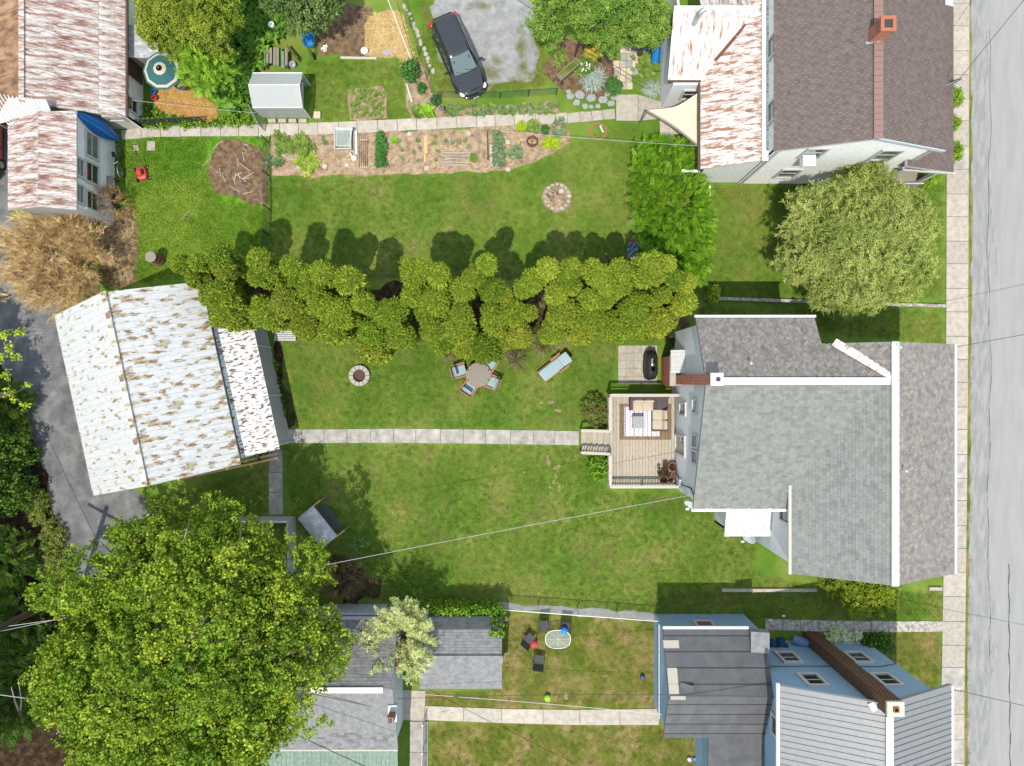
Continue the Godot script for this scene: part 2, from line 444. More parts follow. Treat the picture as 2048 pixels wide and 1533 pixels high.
	mat("brick", Color.WHITE, 0.9, {"tex": noise(85, 0.05, [0.0, L(0.2, 0.066, 0.036), 0.5, L(0.338, 0.12, 0.072), 1.0, L(0.475, 0.228, 0.156)], 5), "uv": W(1.0), "world": true, "tint": true})
	mat("brown_brick", Color.WHITE, 0.9, {"tex": noise(86, 0.05, [0.0, L(0.045, 0.026, 0.018), 1.0, L(0.1, 0.06, 0.042)], 5), "uv": W(1.0), "world": true, "tint": true})
	mat("mortar", L(0.54, 0.48, 0.432), 0.95, {"tex": fine, "uv": W(0.6), "world": true})
	mat("orange_mortar", L(0.3, 0.16, 0.085), 0.95)
	# wood
	var grain := noise(91, 0.03, [0.0, L(0.2, 0.16, 0.115), 0.5, L(0.37, 0.32, 0.26), 1.0, L(0.54, 0.49, 0.41)], 6)
	for i in 3:
		var k: float = [0.88, 1.0, 1.1][i]
		mat("deck_board%d" % i, Color(k, k, k).linear_to_srgb() if k < 1.0 else Color.WHITE, 0.85, {"tex": grain, "uv": Vector3(2.2 + i * 0.3, 2.0, 0.16), "world": true})
		mat("stained_board%d" % i, L(0.5 * k, 0.39 * k, 0.29 * k), 0.85, {"tex": grain, "uv": Vector3(2.2 + i * 0.3, 2.0, 0.16), "world": true})
	mat("rail_wood", Color.WHITE, 0.85, {"tex": noise(92, 0.03, [0.0, L(0.32, 0.28, 0.23), 1.0, L(0.58, 0.54, 0.48)], 6), "uv": W(1.2), "world": true})
	mat("grey_wood", Color.WHITE, 0.9, {"tex": noise(93, 0.03, [0.0, L(0.13, 0.115, 0.095), 1.0, L(0.36, 0.325, 0.28)], 6), "uv": W(1.0), "world": true})
	mat("fresh_wood", Color.WHITE, 0.8, {"tex": noise(94, 0.03, [0.0, L(0.5, 0.27, 0.12), 1.0, L(0.68, 0.42, 0.22)], 6), "uv": W(1.5), "world": true})
	mat("red_wood", Color.WHITE, 0.7, {"tex": noise(95, 0.03, [0.0, L(0.22, 0.09, 0.045), 1.0, L(0.4, 0.2, 0.12)], 6), "uv": W(1.0), "world": true})
	mat("dark_wood", Color.WHITE, 0.9, {"tex": noise(96, 0.03, [0.0, L(0.04, 0.026, 0.018), 1.0, L(0.13, 0.09, 0.065)], 6), "uv": W(1.0), "world": true})
	mat("bark", Color.WHITE, 0.95, {"tex": noise(97, 0.04, [0.0, L(0.04, 0.03, 0.022), 1.0, L(0.15, 0.12, 0.095)], 6), "uv": W(0.8), "world": true})
	mat("pale_bark", Color.WHITE, 0.95, {"tex": noise(98, 0.04, [0.0, L(0.17, 0.14, 0.115), 1.0, L(0.38, 0.34, 0.29)], 6), "uv": W(0.8), "world": true})
	mat("wicker", Color.WHITE, 0.8, {"tex": noise(99, 0.12, [0.0, L(0.04, 0.032, 0.034), 1.0, L(0.13, 0.105, 0.105)], 4), "uv": W(1.0), "world": true})
	# leaves: tinted copy by copy
	var bl := Color(0.35, 0.4, 0.1)
	mat("leaf", Color.WHITE, 0.6, {"tint": true, "spec": 0.3, "backlight": bl})
	mat("dull_leaf", Color.WHITE, 0.85, {"tint": true, "spec": 0.15, "backlight": Color(0.2, 0.22, 0.06)})
	mat("blade", Color.WHITE, 0.8, {"tint": true, "spec": 0.15, "backlight": Color(0.3, 0.34, 0.1)})
	mat("dry_stalk", Color.WHITE, 0.85, {"tint": true, "spec": 0.2})
	# objects
	mat("black_paint", L(0.012, 0.013, 0.016), 0.22, {"coat": 1.0, "spec": 0.5})
	mat("black_plastic", L(0.02, 0.02, 0.022), 0.5)
	mat("tyre", L(0.016, 0.016, 0.016), 0.85)
	mat("windscreen", L(0.1, 0.14, 0.14), 0.05, {"spec": 0.7})
	mat("side_glass", L(0.025, 0.03, 0.032), 0.05, {"spec": 0.7})
	mat("rim_metal", L(0.45, 0.45, 0.47), 0.3, {"metal": 0.8})
	mat("red_lens", L(0.42, 0.02, 0.02), 0.15)
	mat("head_lens", L(0.62, 0.63, 0.62), 0.12)
	mat("red_paint", L(0.42, 0.03, 0.03), 0.25, {"coat": 0.8})
	mat("mower_red", L(0.5, 0.045, 0.04), 0.4)
	mat("blue_plastic", L(0.015, 0.13, 0.42), 0.4)
	mat("bright_blue", L(0.02, 0.22, 0.55), 0.35)
	mat("dark_blue_plastic", L(0.012, 0.06, 0.14), 0.5)
	mat("bin_blue", L(0.1, 0.2, 0.36), 0.5)
	mat("ball_red", L(0.75, 0.05, 0.05), 0.3)
	mat("ball_blue", L(0.01, 0.2, 0.6), 0.3)
	mat("ball_green", L(0.25, 0.62, 0.04), 0.3)
	mat("ball_navy", L(0.03, 0.09, 0.22), 0.3)
	mat("canvas_green", L(0.035, 0.135, 0.145), 0.8, {"tex": fine, "uv": W(0.6), "world": true})
	mat("canvas_cream", L(0.62, 0.54, 0.42), 0.8, {"tex": fine, "uv": W(0.6), "world": true})
	mat("sail_cloth", L(0.66, 0.55, 0.41), 0.8, {"backlight": L(0.2, 0.17, 0.12)})
	mat("cushion", L(0.6, 0.5, 0.39), 0.9, {"tex": fine, "uv": W(0.8), "world": true})
	mat("black_cover", L(0.022, 0.022, 0.024), 0.6)
	mat("film", L(0.495, 0.525, 0.54), 0.35, {"alpha": 0.58})
	mat("clear_glass", L(0.6, 0.66, 0.64), 0.05, {"alpha": 0.22})
	mat("frosted", L(0.55, 0.58, 0.57), 0.35, {"alpha": 0.5})
	mat("steel", L(0.4, 0.42, 0.44), 0.4, {"metal": 0.6})
	mat("dark_steel", L(0.05, 0.052, 0.055), 0.5, {"metal": 0.4})
	mat("green_wire", L(0.05, 0.1, 0.075), 0.6)
	mat("sling", L(0.075, 0.08, 0.085), 0.8, {"tex": fine, "uv": W(0.3), "world": true})
	mat("rusty_iron", Color.WHITE, 0.9, {"tex": noise(101, 0.04, [0.0, L(0.07, 0.03, 0.02), 1.0, L(0.22, 0.1, 0.06)], 5), "uv": W(0.7), "world": true})
	mat("terracotta", L(0.36, 0.16, 0.09), 0.85, {"tex": fine, "uv": W(0.5), "world": true})
	mat("rubber_orange", L(0.62, 0.3, 0.12), 0.7)
	mat("yellow_plastic", L(0.72, 0.4, 0.02), 0.5)
	mat("grey_canvas", Color.WHITE, 0.8, {"tex": noise(102, 0.015, [0.0, L(0.255, 0.264, 0.281), 0.55, L(0.34, 0.348, 0.365), 0.75, L(0.468, 0.476, 0.484), 1.0, L(0.578, 0.586, 0.595)], 6), "uv": W(3.0), "world": true})
	mat("dish_grey", L(0.42, 0.46, 0.5), 0.45)
	mat("cable_grey", L(0.4, 0.41, 0.41), 0.6)
	mat("cable_dark", L(0.05, 0.05, 0.055), 0.6)
	mat("tarp", L(0.2, 0.27, 0.33), 0.4)
	mat("ash", L(0.12, 0.08, 0.05), 0.95, {"tex": fine, "uv": W(0.4), "world": true})
	mat("flag_blue", L(0.05, 0.08, 0.16), 0.8)

# ---------------------------------------------------------------- building pieces
func window(par: Node3D, c: Vector3, u: Vector3, w: float, h: float, up := Vector3.UP, pane := "glass_dark", called := "window", fr := 0.1) -> MeshInstance3D:
	var n := u.cross(up).normalized()
	var b := Basis(u, up, n)
	var g := G.new()
	for s in [-1.0, 1.0]:
		g.box(c + u * s * (w / 2 + fr / 2) + n * 0.05, Vector3(fr, h + fr * 2, 0.1), b)
		g.box(c + up * s * (h / 2 + fr / 2) + n * 0.048, Vector3(w, fr, 0.096), b)
	var o := part(par, called, g, M.white_paint)
	var p := G.new()
	p.box(c + n * 0.015, Vector3(w, h, 0.03), b)
	part(o, "pane", p, M[pane])
	var s := G.new()
	s.box(c + n * 0.034, Vector3(w, 0.05, 0.03), b)
	part(o, "sash", s, M.white_paint)
	return o

func siding(par: Node3D, a: Vector3, b: Vector3, tops: Array, step: float, matr: Material, y0 := 0.0) -> MeshInstance3D:
	# clapboards from a to b (outward side on the right-hand side of a-b seen from above is the left normal: u x up); tops: [share, height ...]
	var u := (b - a).normalized()
	var n := u.cross(Vector3.UP)
	var ln := (b - a).length()
	var g := G.new()
	var y := y0
	var hi := 0.0
	for i in range(1, tops.size(), 2):
		hi = maxf(hi, tops[i])
	while y < hi - 0.01:
		var y1 := minf(y + step, hi)
		var lo_t := 2.0
		var hi_t := -1.0
		for k in 101:
			var t := k / 100.0
			if roof_at(tops, t) >= (y + y1) / 2:
				lo_t = minf(lo_t, t)
				hi_t = maxf(hi_t, t)
		if hi_t > lo_t:
			var p := a + u * ln * lo_t
			var q := a + u * ln * hi_t
			var d := n * 0.018
			g.quad(Vector3(p.x, y, p.z) + d, Vector3(q.x, y, q.z) + d, Vector3(q.x, y1, q.z) + n * 0.002, Vector3(p.x, y1, p.z) + n * 0.002)
			g.quad(Vector3(p.x, y, p.z), Vector3(q.x, y, q.z), Vector3(q.x, y, q.z) + d, Vector3(p.x, y, p.z) + d)
		y = y1
	return part(par, "siding", g, matr)

func roof_at(tops: Array, t: float) -> float:
	for i in range(0, tops.size() - 2, 2):
		if t >= tops[i] and t <= tops[i + 2]:
			return lerpf(tops[i + 1], tops[i + 3], (t - tops[i]) / maxf(1e-6, tops[i + 2] - tops[i]))
	return tops[tops.size() - 1]

func wall(par: Node3D, a: Vector3, b: Vector3, tops: Array, matr: Material, th := 0.12) -> MeshInstance3D:
	var u := (b - a)
	var p := [Vector3(a.x, a.y, a.z), Vector3(b.x, b.y, b.z)]
	for i in range(tops.size() - 2, -1, -2):
		var q = a + u * tops[i]
		p.push_back(Vector3(q.x, tops[i + 1], q.z))
	var g := G.new()
	g.slab(p, th)
	return part(par, "wall", g, matr)

func panels(par: Node3D, called: String, e0: Vector3, e1: Vector3, r1: Vector3, r0: Vector3, k: int, matr: Material, rib := 0.03, rib_w := 0.03, tone := 0.06) -> void:
	var u := (e1 - e0).normalized()
	var n := u.cross((r0 - e0).normalized()).normalized()
	for i in k:
		var a := e0.lerp(e1, float(i) / k)
		var b := e0.lerp(e1, float(i + 1) / k)
		var d := r0.lerp(r1, float(i + 1) / k)
		var e := r0.lerp(r1, float(i) / k)
		var g := G.new()
		var v := 1.0 - R.randf() * tone
		g.col = Color(v, v, v)
		g.quad(a, b, d, e, Vector2((a - e0).length(), 0))
		g.quad(a - n * 0.04, b - n * 0.04, b, a)
		g.quad(b - n * 0.04, a - n * 0.04, e - n * 0.04, d - n * 0.04)
		if rib > 0.0:
			var s := (e - a).normalized()
			g.box((a + e) / 2 + n * rib / 2, Vector3(rib_w, rib, (e - a).length()), Basis(u, n, u.cross(n)))
		part(par, called, g, matr)

func shingles(par: Node3D, called: String, e0: Vector3, e1: Vector3, r1: Vector3, r0: Vector3, row: float, tab: float, matr: Material, cols: Array, single := 0, lift := 0.016, keep := 0) -> int:
	# courses of shingles on a slope; the first `single` whole ones are pieces of their own, the rest one part
	var u := (e1 - e0).normalized()
	var ln := (e1 - e0).length()
	var s := (r0 - e0 - u * (r0 - e0).dot(u)).normalized()
	var hi := (r0 - e0).dot(s)
	var n := u.cross(s).normalized()
	var g := G.new()
	var rows := int(ceil(hi / row))
	var made := 0
	for j in rows:
		var y0 := j * row
		var y1 := minf((j + 1) * row, hi)
		var x := -tab * (0.5 if j % 2 == 1 else 0.0) - tab * 0.13 * (j % 3)
		while x < ln:
			var x0 := maxf(x, 0.0) + 0.004
			var x1 := minf(x + tab, ln) - 0.004
			x += tab
			if x1 - x0 < 0.02:
				continue
			var mid := e0 + u * ((x0 + x1) / 2) + s * ((y0 + y1) / 2)
			if not kept(keep, mid):
				continue
			var ci := R.randi() % cols.size()
			if made < single and x1 - x0 > tab * 0.97 and y1 - y0 > row * 0.99 and R.randf() < 0.5:
				var key := "%s_%d_%d_%d" % [matr.resource_name, ci, roundi(tab * 1000), roundi(row * 1000)]
				if not cache.has(key):
					var q := G.new()
					q.col = cols[ci]
					tab_shape(q, Vector3.ZERO, Vector3.RIGHT, Vector3.FORWARD, Vector3.UP, tab - 0.008, row, lift)
					cache[key] = q.mesh()
				meshpart(par, called, cache[key], Transform3D(Basis(u, n, -s), e0 + u * x0 + s * y0), matr)
				made += 1
				continue
			g.col = cols[ci]
			tab_shape(g, e0 + u * x0 + s * y0, u, s, n, x1 - x0, y1 - y0, lift)
	if g.v.size():
		part(par, called + "_courses", g, matr, "stuff")
	return made

func kept(rule: int, p: Vector3) -> bool:
	# which pieces of the grey house's rear wing lie clear of the street block's roof
	var slope := 6.0 + (p.x - 12.6) * 0.5288
	if rule == 1:
		return (p.x < 13.45 or p.z > -1.6) and p.y > slope + 0.05
	if rule == 2:
		return p.x < 12.9 or p.y > slope
	if rule == 3:
		return p.y > 7.8 - (p.z + 0.1) * 0.3767 or p.z > 5.6
	return true

func tab_shape(g: G, o: Vector3, u: Vector3, s: Vector3, n: Vector3, w: float, h: float, lift: float) -> void:
	var a := o + n * lift
	var b := a + u * w
	var d := o + u * w + s * h + n * 0.004
	var e := o + s * h + n * 0.004
	g.quad(a, b, d, e)
	g.quad(o, o + u * w, b, a)
	g.tri(a, e, o)
	g.tri(b, o + u * w, d)

func diamonds(par: Node3D, called: String, e0: Vector3, e1: Vector3, r1: Vector3, r0: Vector3, d: float, matr: Material, cols: Array, single: int, keep := 0) -> int:
	var u := (e1 - e0).normalized()
	var ln := (e1 - e0).length()
	var s := (r0 - e0 - u * (r0 - e0).dot(u)).normalized()
	var hi := (r0 - e0).dot(s)
	var n := u.cross(s).normalized()
	var g := G.new()
	var made := 0
	for j in int(hi / (d / 2)) + 1:
		for i in int(ln / d) + 1:
			var x := (i + 0.5 * (j % 2)) * d
			var y := j * d / 2
			if x < d * 0.4 or x > ln - d * 0.4 or y < d * 0.4 or y > hi - d * 0.4:
				continue
			if not kept(keep, e0 + u * x + s * y):
				continue
			var ci := R.randi() % cols.size()
			if made < single:
				var key := "d%s_%d_%d" % [matr.resource_name, ci, roundi(d * 1000)]
				if not cache.has(key):
					var q := G.new()
					q.col = cols[ci]
					diamond_shape(q, Vector3.ZERO, Vector3.RIGHT, Vector3.FORWARD, Vector3.UP, d)
					cache[key] = q.mesh()
				var tw := Basis(n, R.randf_range(-0.05, 0.05))
				meshpart(par, called, cache[key], Transform3D(tw * Basis(u, n, -s), e0 + u * x + s * y + n * R.randf_range(0.0, 0.006)), matr)
				made += 1
				continue
			g.col = cols[ci]
			diamond_shape(g, e0 + u * x + s * y, u, s, n, d)
	if g.v.size():
		part(par, called + "_courses", g, matr, "stuff")
	return made

func diamond_shape(g: G, o: Vector3, u: Vector3, s: Vector3, n: Vector3, d: float) -> void:
	var h := d * 0.49
	var b := o - s * h + n * 0.03
	var r := o + u * h + n * 0.016
	var t := o + s * h + n * 0.004
	var l := o - u * h + n * 0.016
	g.quad(b, r, t, l)
	g.quad(b - n * 0.024, r - n * 0.014, r, b)
	g.quad(l - n * 0.014, b - n * 0.024, b, l)

func bricks(par: Node3D, o: Vector3, sx: float, sz: float, y0: float, y1: float, matr: Material, mortar: Material, bw := 0.2, bh := 0.068, gap := 0.014) -> MeshInstance3D:
	# a chimney shaft: a mortar core with brick faces standing proud of it, joined into one part
	var g := G.new()
	g.box(o + Vector3(0, (y0 + y1) / 2, 0), Vector3(sx - 0.02, y1 - y0, sz - 0.02))
	var core := part(par, "shaft", g, mortar)
	var q := G.new()
	var y := y0
	var odd := false
	while y < y1 - bh * 0.5:
		for f in [[Vector3.RIGHT, sx, sz, Vector3.BACK], [Vector3.RIGHT, sx, sz, Vector3.FORWARD], [Vector3.BACK, sz, sx, Vector3.RIGHT], [Vector3.BACK, sz, sx, Vector3.LEFT]]:
			var x: float = -f[1] / 2 - (bw * 0.5 if odd else 0.0)
			while x < f[1] / 2:
				var a := maxf(x, -f[1] / 2)
				var b := minf(x + bw - gap, f[1] / 2)
				x += bw
				if b - a < 0.03:
					continue
				var k := R.randf_range(0.7, 1.25)
				q.col = Color(k, k * R.randf_range(0.9, 1.05), k * R.randf_range(0.88, 1.05))
				var nn: Vector3 = f[3]
				var uu: Vector3 = f[0] if nn.cross(f[0]).y < 0.0 else -f[0]
				var c: Vector3 = o + f[0] * ((a + b) / 2) + nn * (f[2] / 2) + Vector3(0, y + (bh - gap) / 2, 0)
				var hu := uu * (b - a) / 2
				var hv := Vector3(0, (bh - gap) / 2, 0)
				if uu.cross(Vector3.UP).dot(nn) < 0.0:
					hu = -hu
				q.quad(c - hu - hv, c + hu - hv, c + hu + hv, c - hu + hv)
				q.quad(c - hu + hv - nn * 0.014, c - hu + hv, c + hu + hv, c + hu + hv - nn * 0.014)
		y += bh
		odd = not odd
	part(core, "bricks", q, matr, "stuff")
	return core

# ---------------------------------------------------------------- plants
class Cloud:
	var b := PackedFloat32Array()
	var n := 0
	func add(p: Vector3, y: Vector3, size: float, col: Color, r: Vector3) -> void:
		var x := y.cross(r).normalized()
		var z := x.cross(y)
		b.append_array(PackedFloat32Array([x.x * size, y.x * size, z.x * size, p.x, x.y * size, y.y * size, z.y * size, p.y, x.z * size, y.z * size, z.z * size, p.z, col.r, col.g, col.b, 1.0]))
		n += 1

func rv() -> Vector3:
	while true:
		var v := Vector3(R.randf_range(-1, 1), R.randf_range(-1, 1), R.randf_range(-1, 1))
		var l := v.length_squared()
		if l < 1.0 and l > 0.02:
			return v.normalized()
	return Vector3.UP

func leaf(g: G, p: Vector3, d: Vector3, n: Vector3, ln: float, w: float, fold := 0.25) -> void:
	var s := d.cross(n).normalized() * w / 2
	var m := p + d * ln * 0.45
	var e := p + d * ln
	var up := s.cross(d).normalized() * w * fold
	g.tri(p, m + s + up, e)
	g.tri(p, e, m - s + up)

func spike(g: G, p: Vector3, d: Vector3, n: Vector3, ln: float, w: float) -> void:
	var s := d.cross(n).normalized() * w / 2
	g.tri(p - s, p + s, p + d * ln)

func plant_mesh(kind: String) -> ArrayMesh:
	if cache.has(kind):
		return cache[kind]
	var g := G.new()
	match kind:
		"broad":
			for i in 13:
				var k := R.randf_range(0.75, 1.1)
				g.col = Color(k, k, k)
				leaf(g, rv() * R.randf_range(0.03, 0.2), (rv() + Vector3.UP * 0.2).normalized(), (rv() + Vector3.UP * 0.7).normalized(), R.randf_range(0.12, 0.18), R.randf_range(0.1, 0.15))
		"fine":
			for i in 22:
				var k := R.randf_range(0.75, 1.1)
				g.col = Color(k, k, k)
				spike(g, rv() * R.randf_range(0.02, 0.15), rv(), (rv() + Vector3.UP * 0.6).normalized(), R.randf_range(0.08, 0.12), R.randf_range(0.05, 0.08))
		"spray":
			for i in 12:
				var k := R.randf_range(0.7, 1.1)
				g.col = Color(k, k, k)
				var d := (rv() + Vector3.UP * 1.0).normalized()
				spike(g, rv() * 0.07, d, rv(), R.randf_range(0.08, 0.16), R.randf_range(0.06, 0.1))
		"curl":
			for i in 18:
				var k := R.randf_range(0.7, 1.15)
				g.col = Color(k, k, k)
				var d := (rv() + Vector3.UP * 0.3).normalized()
				spike(g, d * R.randf_range(0.0, 0.12), (d + rv() * 0.5).normalized(), rv(), R.randf_range(0.08, 0.16), R.randf_range(0.025, 0.04))
		"frond":
			for i in 8:
				var t := (i + 1.0) / 8.0
				var c := Vector3(0, t * 0.62 - t * t * 0.1, t * t * 0.2)
				var k := R.randf_range(0.85, 1.1)
				g.col = Color(k, k, k)
				for s in [-1.0, 1.0]:
					leaf(g, c, Vector3(s, 0.55, 0.15).normalized(), Vector3(0, 0.2, -1), 0.19 * (1.15 - t * 0.6), 0.055, 0.15)
			leaf(g, Vector3(0, 0.5, 0.18), Vector3.UP, Vector3(0, 0, -1), 0.16, 0.05)
		"straw":
			for i in 11:
				var k := R.randf_range(0.7, 1.15)
				g.col = Color(k, k, k)
				var d := (rv() * 0.42 + Vector3.UP).normalized()
				var s := d.cross(rv()).normalized() * 0.011
				var p := rv() * 0.05
				var e := p + d * R.randf_range(0.5, 1.0) + Vector3(0, -0.05, 0)
				g.tri(p - s, p + s, e)
		"litter":
			for i in 16:
				var k := R.randf_range(0.65, 1.25)
				g.col = Color(k, k, k)
				var a := R.randf() * TAU
				var d := Vector3(cos(a), R.randf_range(-0.1, 0.15), sin(a)).normalized()
				var s := d.cross(Vector3.UP).normalized() * 0.008
				var p := Vector3(R.randf_range(-0.16, 0.16), R.randf_range(0.01, 0.03), R.randf_range(-0.16, 0.16))
				g.quad(p - s, p + s, p + s + d * 0.12, p - s + d * 0.12)
		"tuft":
			for i in 46:
				var k := R.randf_range(0.55, 1.35)
				g.col = Color(k, k, k)
				var a := R.randf() * TAU
				var q := sqrt(R.randf()) * 0.19
				var p := Vector3(cos(a) * q, 0, sin(a) * q)
				var d := (rv() * 0.9 + Vector3.UP * 0.75)
				d.y = absf(d.y)
				d = d.normalized()
				var s := d.cross(rv()).normalized() * 0.011
				g.tri(p - s, p + s, p + d * R.randf_range(0.04, 0.085))
		"blades":
			for i in 16:
				var k := R.randf_range(0.7, 1.15)
				g.col = Color(k, k, k)
				var a := TAU * i / 16.0 + R.randf_range(-0.2, 0.2)
				var o := Vector3(cos(a), 0, sin(a))
				var l := R.randf_range(0.5, 1.0)
				var s := o.cross(Vector3.UP) * 0.03
				var m := o * l * 0.4 + Vector3(0, l * 0.55, 0)
				var e := o * l * 0.95 + Vector3(0, l * R.randf_range(0.3, 0.6), 0)
				g.quad(-s * 0.5, s * 0.5, m + s, m - s)
				g.tri(m - s, m + s, e)
		"hosta":
			for i in 10:
				var k := R.randf_range(0.8, 1.15)
				g.col = Color(k, k, k)
				var a := TAU * i / 10.0 + R.randf_range(-0.3, 0.3)
				var o := Vector3(cos(a), 0, sin(a))
				leaf(g, o * 0.04 + Vector3(0, 0.1, 0), (o + Vector3(0, R.randf_range(0.2, 1.1), 0)).normalized(), Vector3.UP + o * 0.2, R.randf_range(0.18, 0.32), 0.15)
	cache[kind] = g.mesh()
	return cache[kind]

func grow(par: Node3D, called: String, kind: String, cl: Cloud, matr: Material, what := "") -> GeometryInstance3D:
	var at: Vector3 = org.get(par, Vector3.ZERO)
	var m: ArrayMesh = plant_mesh(kind)
	if what == "":
		# one mesh of all leaves
		var leafs: PackedVector3Array = m.surface_get_arrays(0)[Mesh.ARRAY_VERTEX]
		var vs := PackedVector3Array()
		var cs := PackedColorArray()
		var one := PackedColorArray()
		one.resize(leafs.size())
		var b := cl.b
		for i in cl.n:
			var k := i * 16
			vs.append_array(Transform3D(Vector3(b[k], b[k + 4], b[k + 8]), Vector3(b[k + 1], b[k + 5], b[k + 9]), Vector3(b[k + 2], b[k + 6], b[k + 10]), Vector3(b[k + 3] - at.x, b[k + 7] - at.y, b[k + 11] - at.z)) * leafs)
			one.fill(Color(b[k + 12], b[k + 13], b[k + 14]))
			cs.append_array(one)
		var ar := []
		ar.resize(Mesh.ARRAY_MAX)
		ar[Mesh.ARRAY_VERTEX] = vs
		ar[Mesh.ARRAY_COLOR] = cs
		var am := ArrayMesh.new()
		am.add_surface_from_arrays(Mesh.PRIMITIVE_TRIANGLES, ar)
		var q := MeshInstance3D.new()
		q.name = called
		q.mesh = am
		q.material_override = matr
		par.add_child(q, true)
		return q
	var mm := MultiMesh.new()
	mm.transform_format = MultiMesh.TRANSFORM_3D
	mm.use_colors = true
	mm.mesh = m
	mm.instance_count = cl.n
	for i in cl.n:
		cl.b[i * 16 + 3] -= at.x
		cl.b[i * 16 + 7] -= at.y
		cl.b[i * 16 + 11] -= at.z
	mm.buffer = cl.b
	var o := MultiMeshInstance3D.new()
	o.name = called
	o.multimesh = mm
	o.material_override = matr
	par.add_child(o, true)
	tag(o, "", "", "", what)
	return o

func tint(pal: Array) -> Color:
	var a: Color = pal[R.randi() % pal.size()]
	var b: Color = pal[R.randi() % pal.size()]
	var k := R.randf_range(0.85, 1.15) * 1.45
	var c := a.lerp(b, R.randf())
	return Color(c.r * k, c.g * k, c.b * k)

func fill(cl: Cloud, o: Vector3, r: Vector3, count: int, size: float, pal: Array, inner := 0.55, low := -1.0) -> void:
	for i in count:
		var d := rv()
		if d.y < low:
			d.y = -d.y * 0.5
		var k := lerpf(inner, 1.0, pow(R.randf(), 0.6)) * (1.0 + 0.35 * fn.get_noise_3d((o.x + d.x * r.x) * 60.0, (o.y + d.y * r.y) * 60.0, (o.z + d.z * r.z) * 60.0))
		cl.add(o + d * r * k, (d + rv() * 0.6 + Vector3.UP * 0.3).normalized(), size * R.randf_range(0.75, 1.25), tint(pal), rv())

func crown(cl: Cloud, o: Vector3, r: Vector3, lobes: int, lobe_r: float, each: int, size: float, pal: Array, low := -0.35) -> void:
	# a crown of clumps spread over its outside, with gaps between
	for i in lobes:
		var y := lerpf(low, 1.0, (i + 0.5) / lobes)
		var a := i * 2.39996 + R.randf_range(-0.3, 0.3)
		var q := sqrt(maxf(0.0, 1.0 - y * y))
		var d := Vector3(cos(a) * q, y, sin(a) * q)
		var k := R.randf_range(0.6, 1.04)
		var lr := lobe_r * R.randf_range(0.7, 1.25)
		var own := [tint(pal), tint(pal), tint(pal)]
		fill(cl, o + d * r * k, Vector3(lr, lr * 0.75, lr), each, size, own, 0.35)

func tree(called: String, label: String, category: String, base: Vector3, o: Vector3, r: Vector3, lobes: int, lobe_r: float, each: int, size: float, kind: String, leafmat: String, pal: Array, trunk_r: float, bark := "bark", group := "", limbs := 7) -> Node3D:
	var t := thing(called, label, category, base, group)
	var g := G.new()
	var fork := base.lerp(Vector3(o.x, base.y, o.z), 0.6) + Vector3(0, maxf(0.3, o.y - r.y * 0.75), 0)
	g.tube([base - Vector3(0, 0.1, 0), base.lerp(fork, 0.5) + Vector3(R.randf_range(-0.05, 0.05), 0, 0.04), fork], trunk_r, trunk_r * 0.7, 9)
	var tr := part(t, "trunk", g, M[bark])
	for i in limbs:
		var a := TAU * i / limbs + R.randf_range(-0.3, 0.3)
		var e := o + Vector3(cos(a) * r.x * 0.75, r.y * R.randf_range(-0.2, 0.5), sin(a) * r.z * 0.75)
		var q := G.new()
		var m := fork.lerp(e, 0.5) + Vector3(0, r.y * 0.12, 0) + rv() * r.x * 0.08
		q.tube([fork - Vector3(0, 0.1, 0), m, e], trunk_r * 0.5, trunk_r * 0.12, 6)
		for j in 5:
			var s := m.lerp(e, 0.15 + 0.18 * j)
			q.tube([s, s + (rv() + Vector3(cos(a), 0.3, sin(a))).normalized() * r.x * 0.3], trunk_r * 0.16, trunk_r * 0.05, 5)
		part(tr, "limb", q, M[bark])
	var cl := Cloud.new()
	crown(cl, o, r, lobes, lobe_r, each, size, pal)
	grow(t, "crown", kind, cl, M[leafmat])
	return t

func shrub(called: String, label: String, category: String, base: Vector3, r: Vector3, count: int, size: float, kind: String, leafmat: String, pal: Array, group := "") -> Node3D:
	var t := thing(called, label, category, base, group)
	var g := G.new()
	for i in 5:
		var a := TAU * i / 5.0
		g.tube([base - Vector3(0, 0.05, 0), base + Vector3(cos(a) * r.x * 0.5, r.y * 0.9, sin(a) * r.z * 0.5)], 0.02, 0.008, 5)
	part(t, "stem", g, M.bark)
	var cl := Cloud.new()
	fill(cl, base + Vector3(0, r.y * 0.75, 0), r, count, size, pal, 0.3, -0.6)
	grow(t, "foliage", kind, cl, M[leafmat])
	return t

func rosette(called: String, label: String, category: String, base: Vector3, k: int, spread: float, size: float, kind: String, pal: Array, group := "") -> Node3D:
	# low plant: one or more rosettes of leaves from the ground
	var t := thing(called, label, category, base, group)
	var cl := Cloud.new()
	for i in k:
		var a := R.randf() * TAU
		var q := sqrt(R.randf()) * spread
		cl.add(base + Vector3(cos(a) * q, 0.0, sin(a) * q), (Vector3.UP + rv() * 0.25).normalized(), size * R.randf_range(0.8, 1.2), tint(pal), rv())
	grow(t, "leaves", kind, cl, M.leaf)
	return t

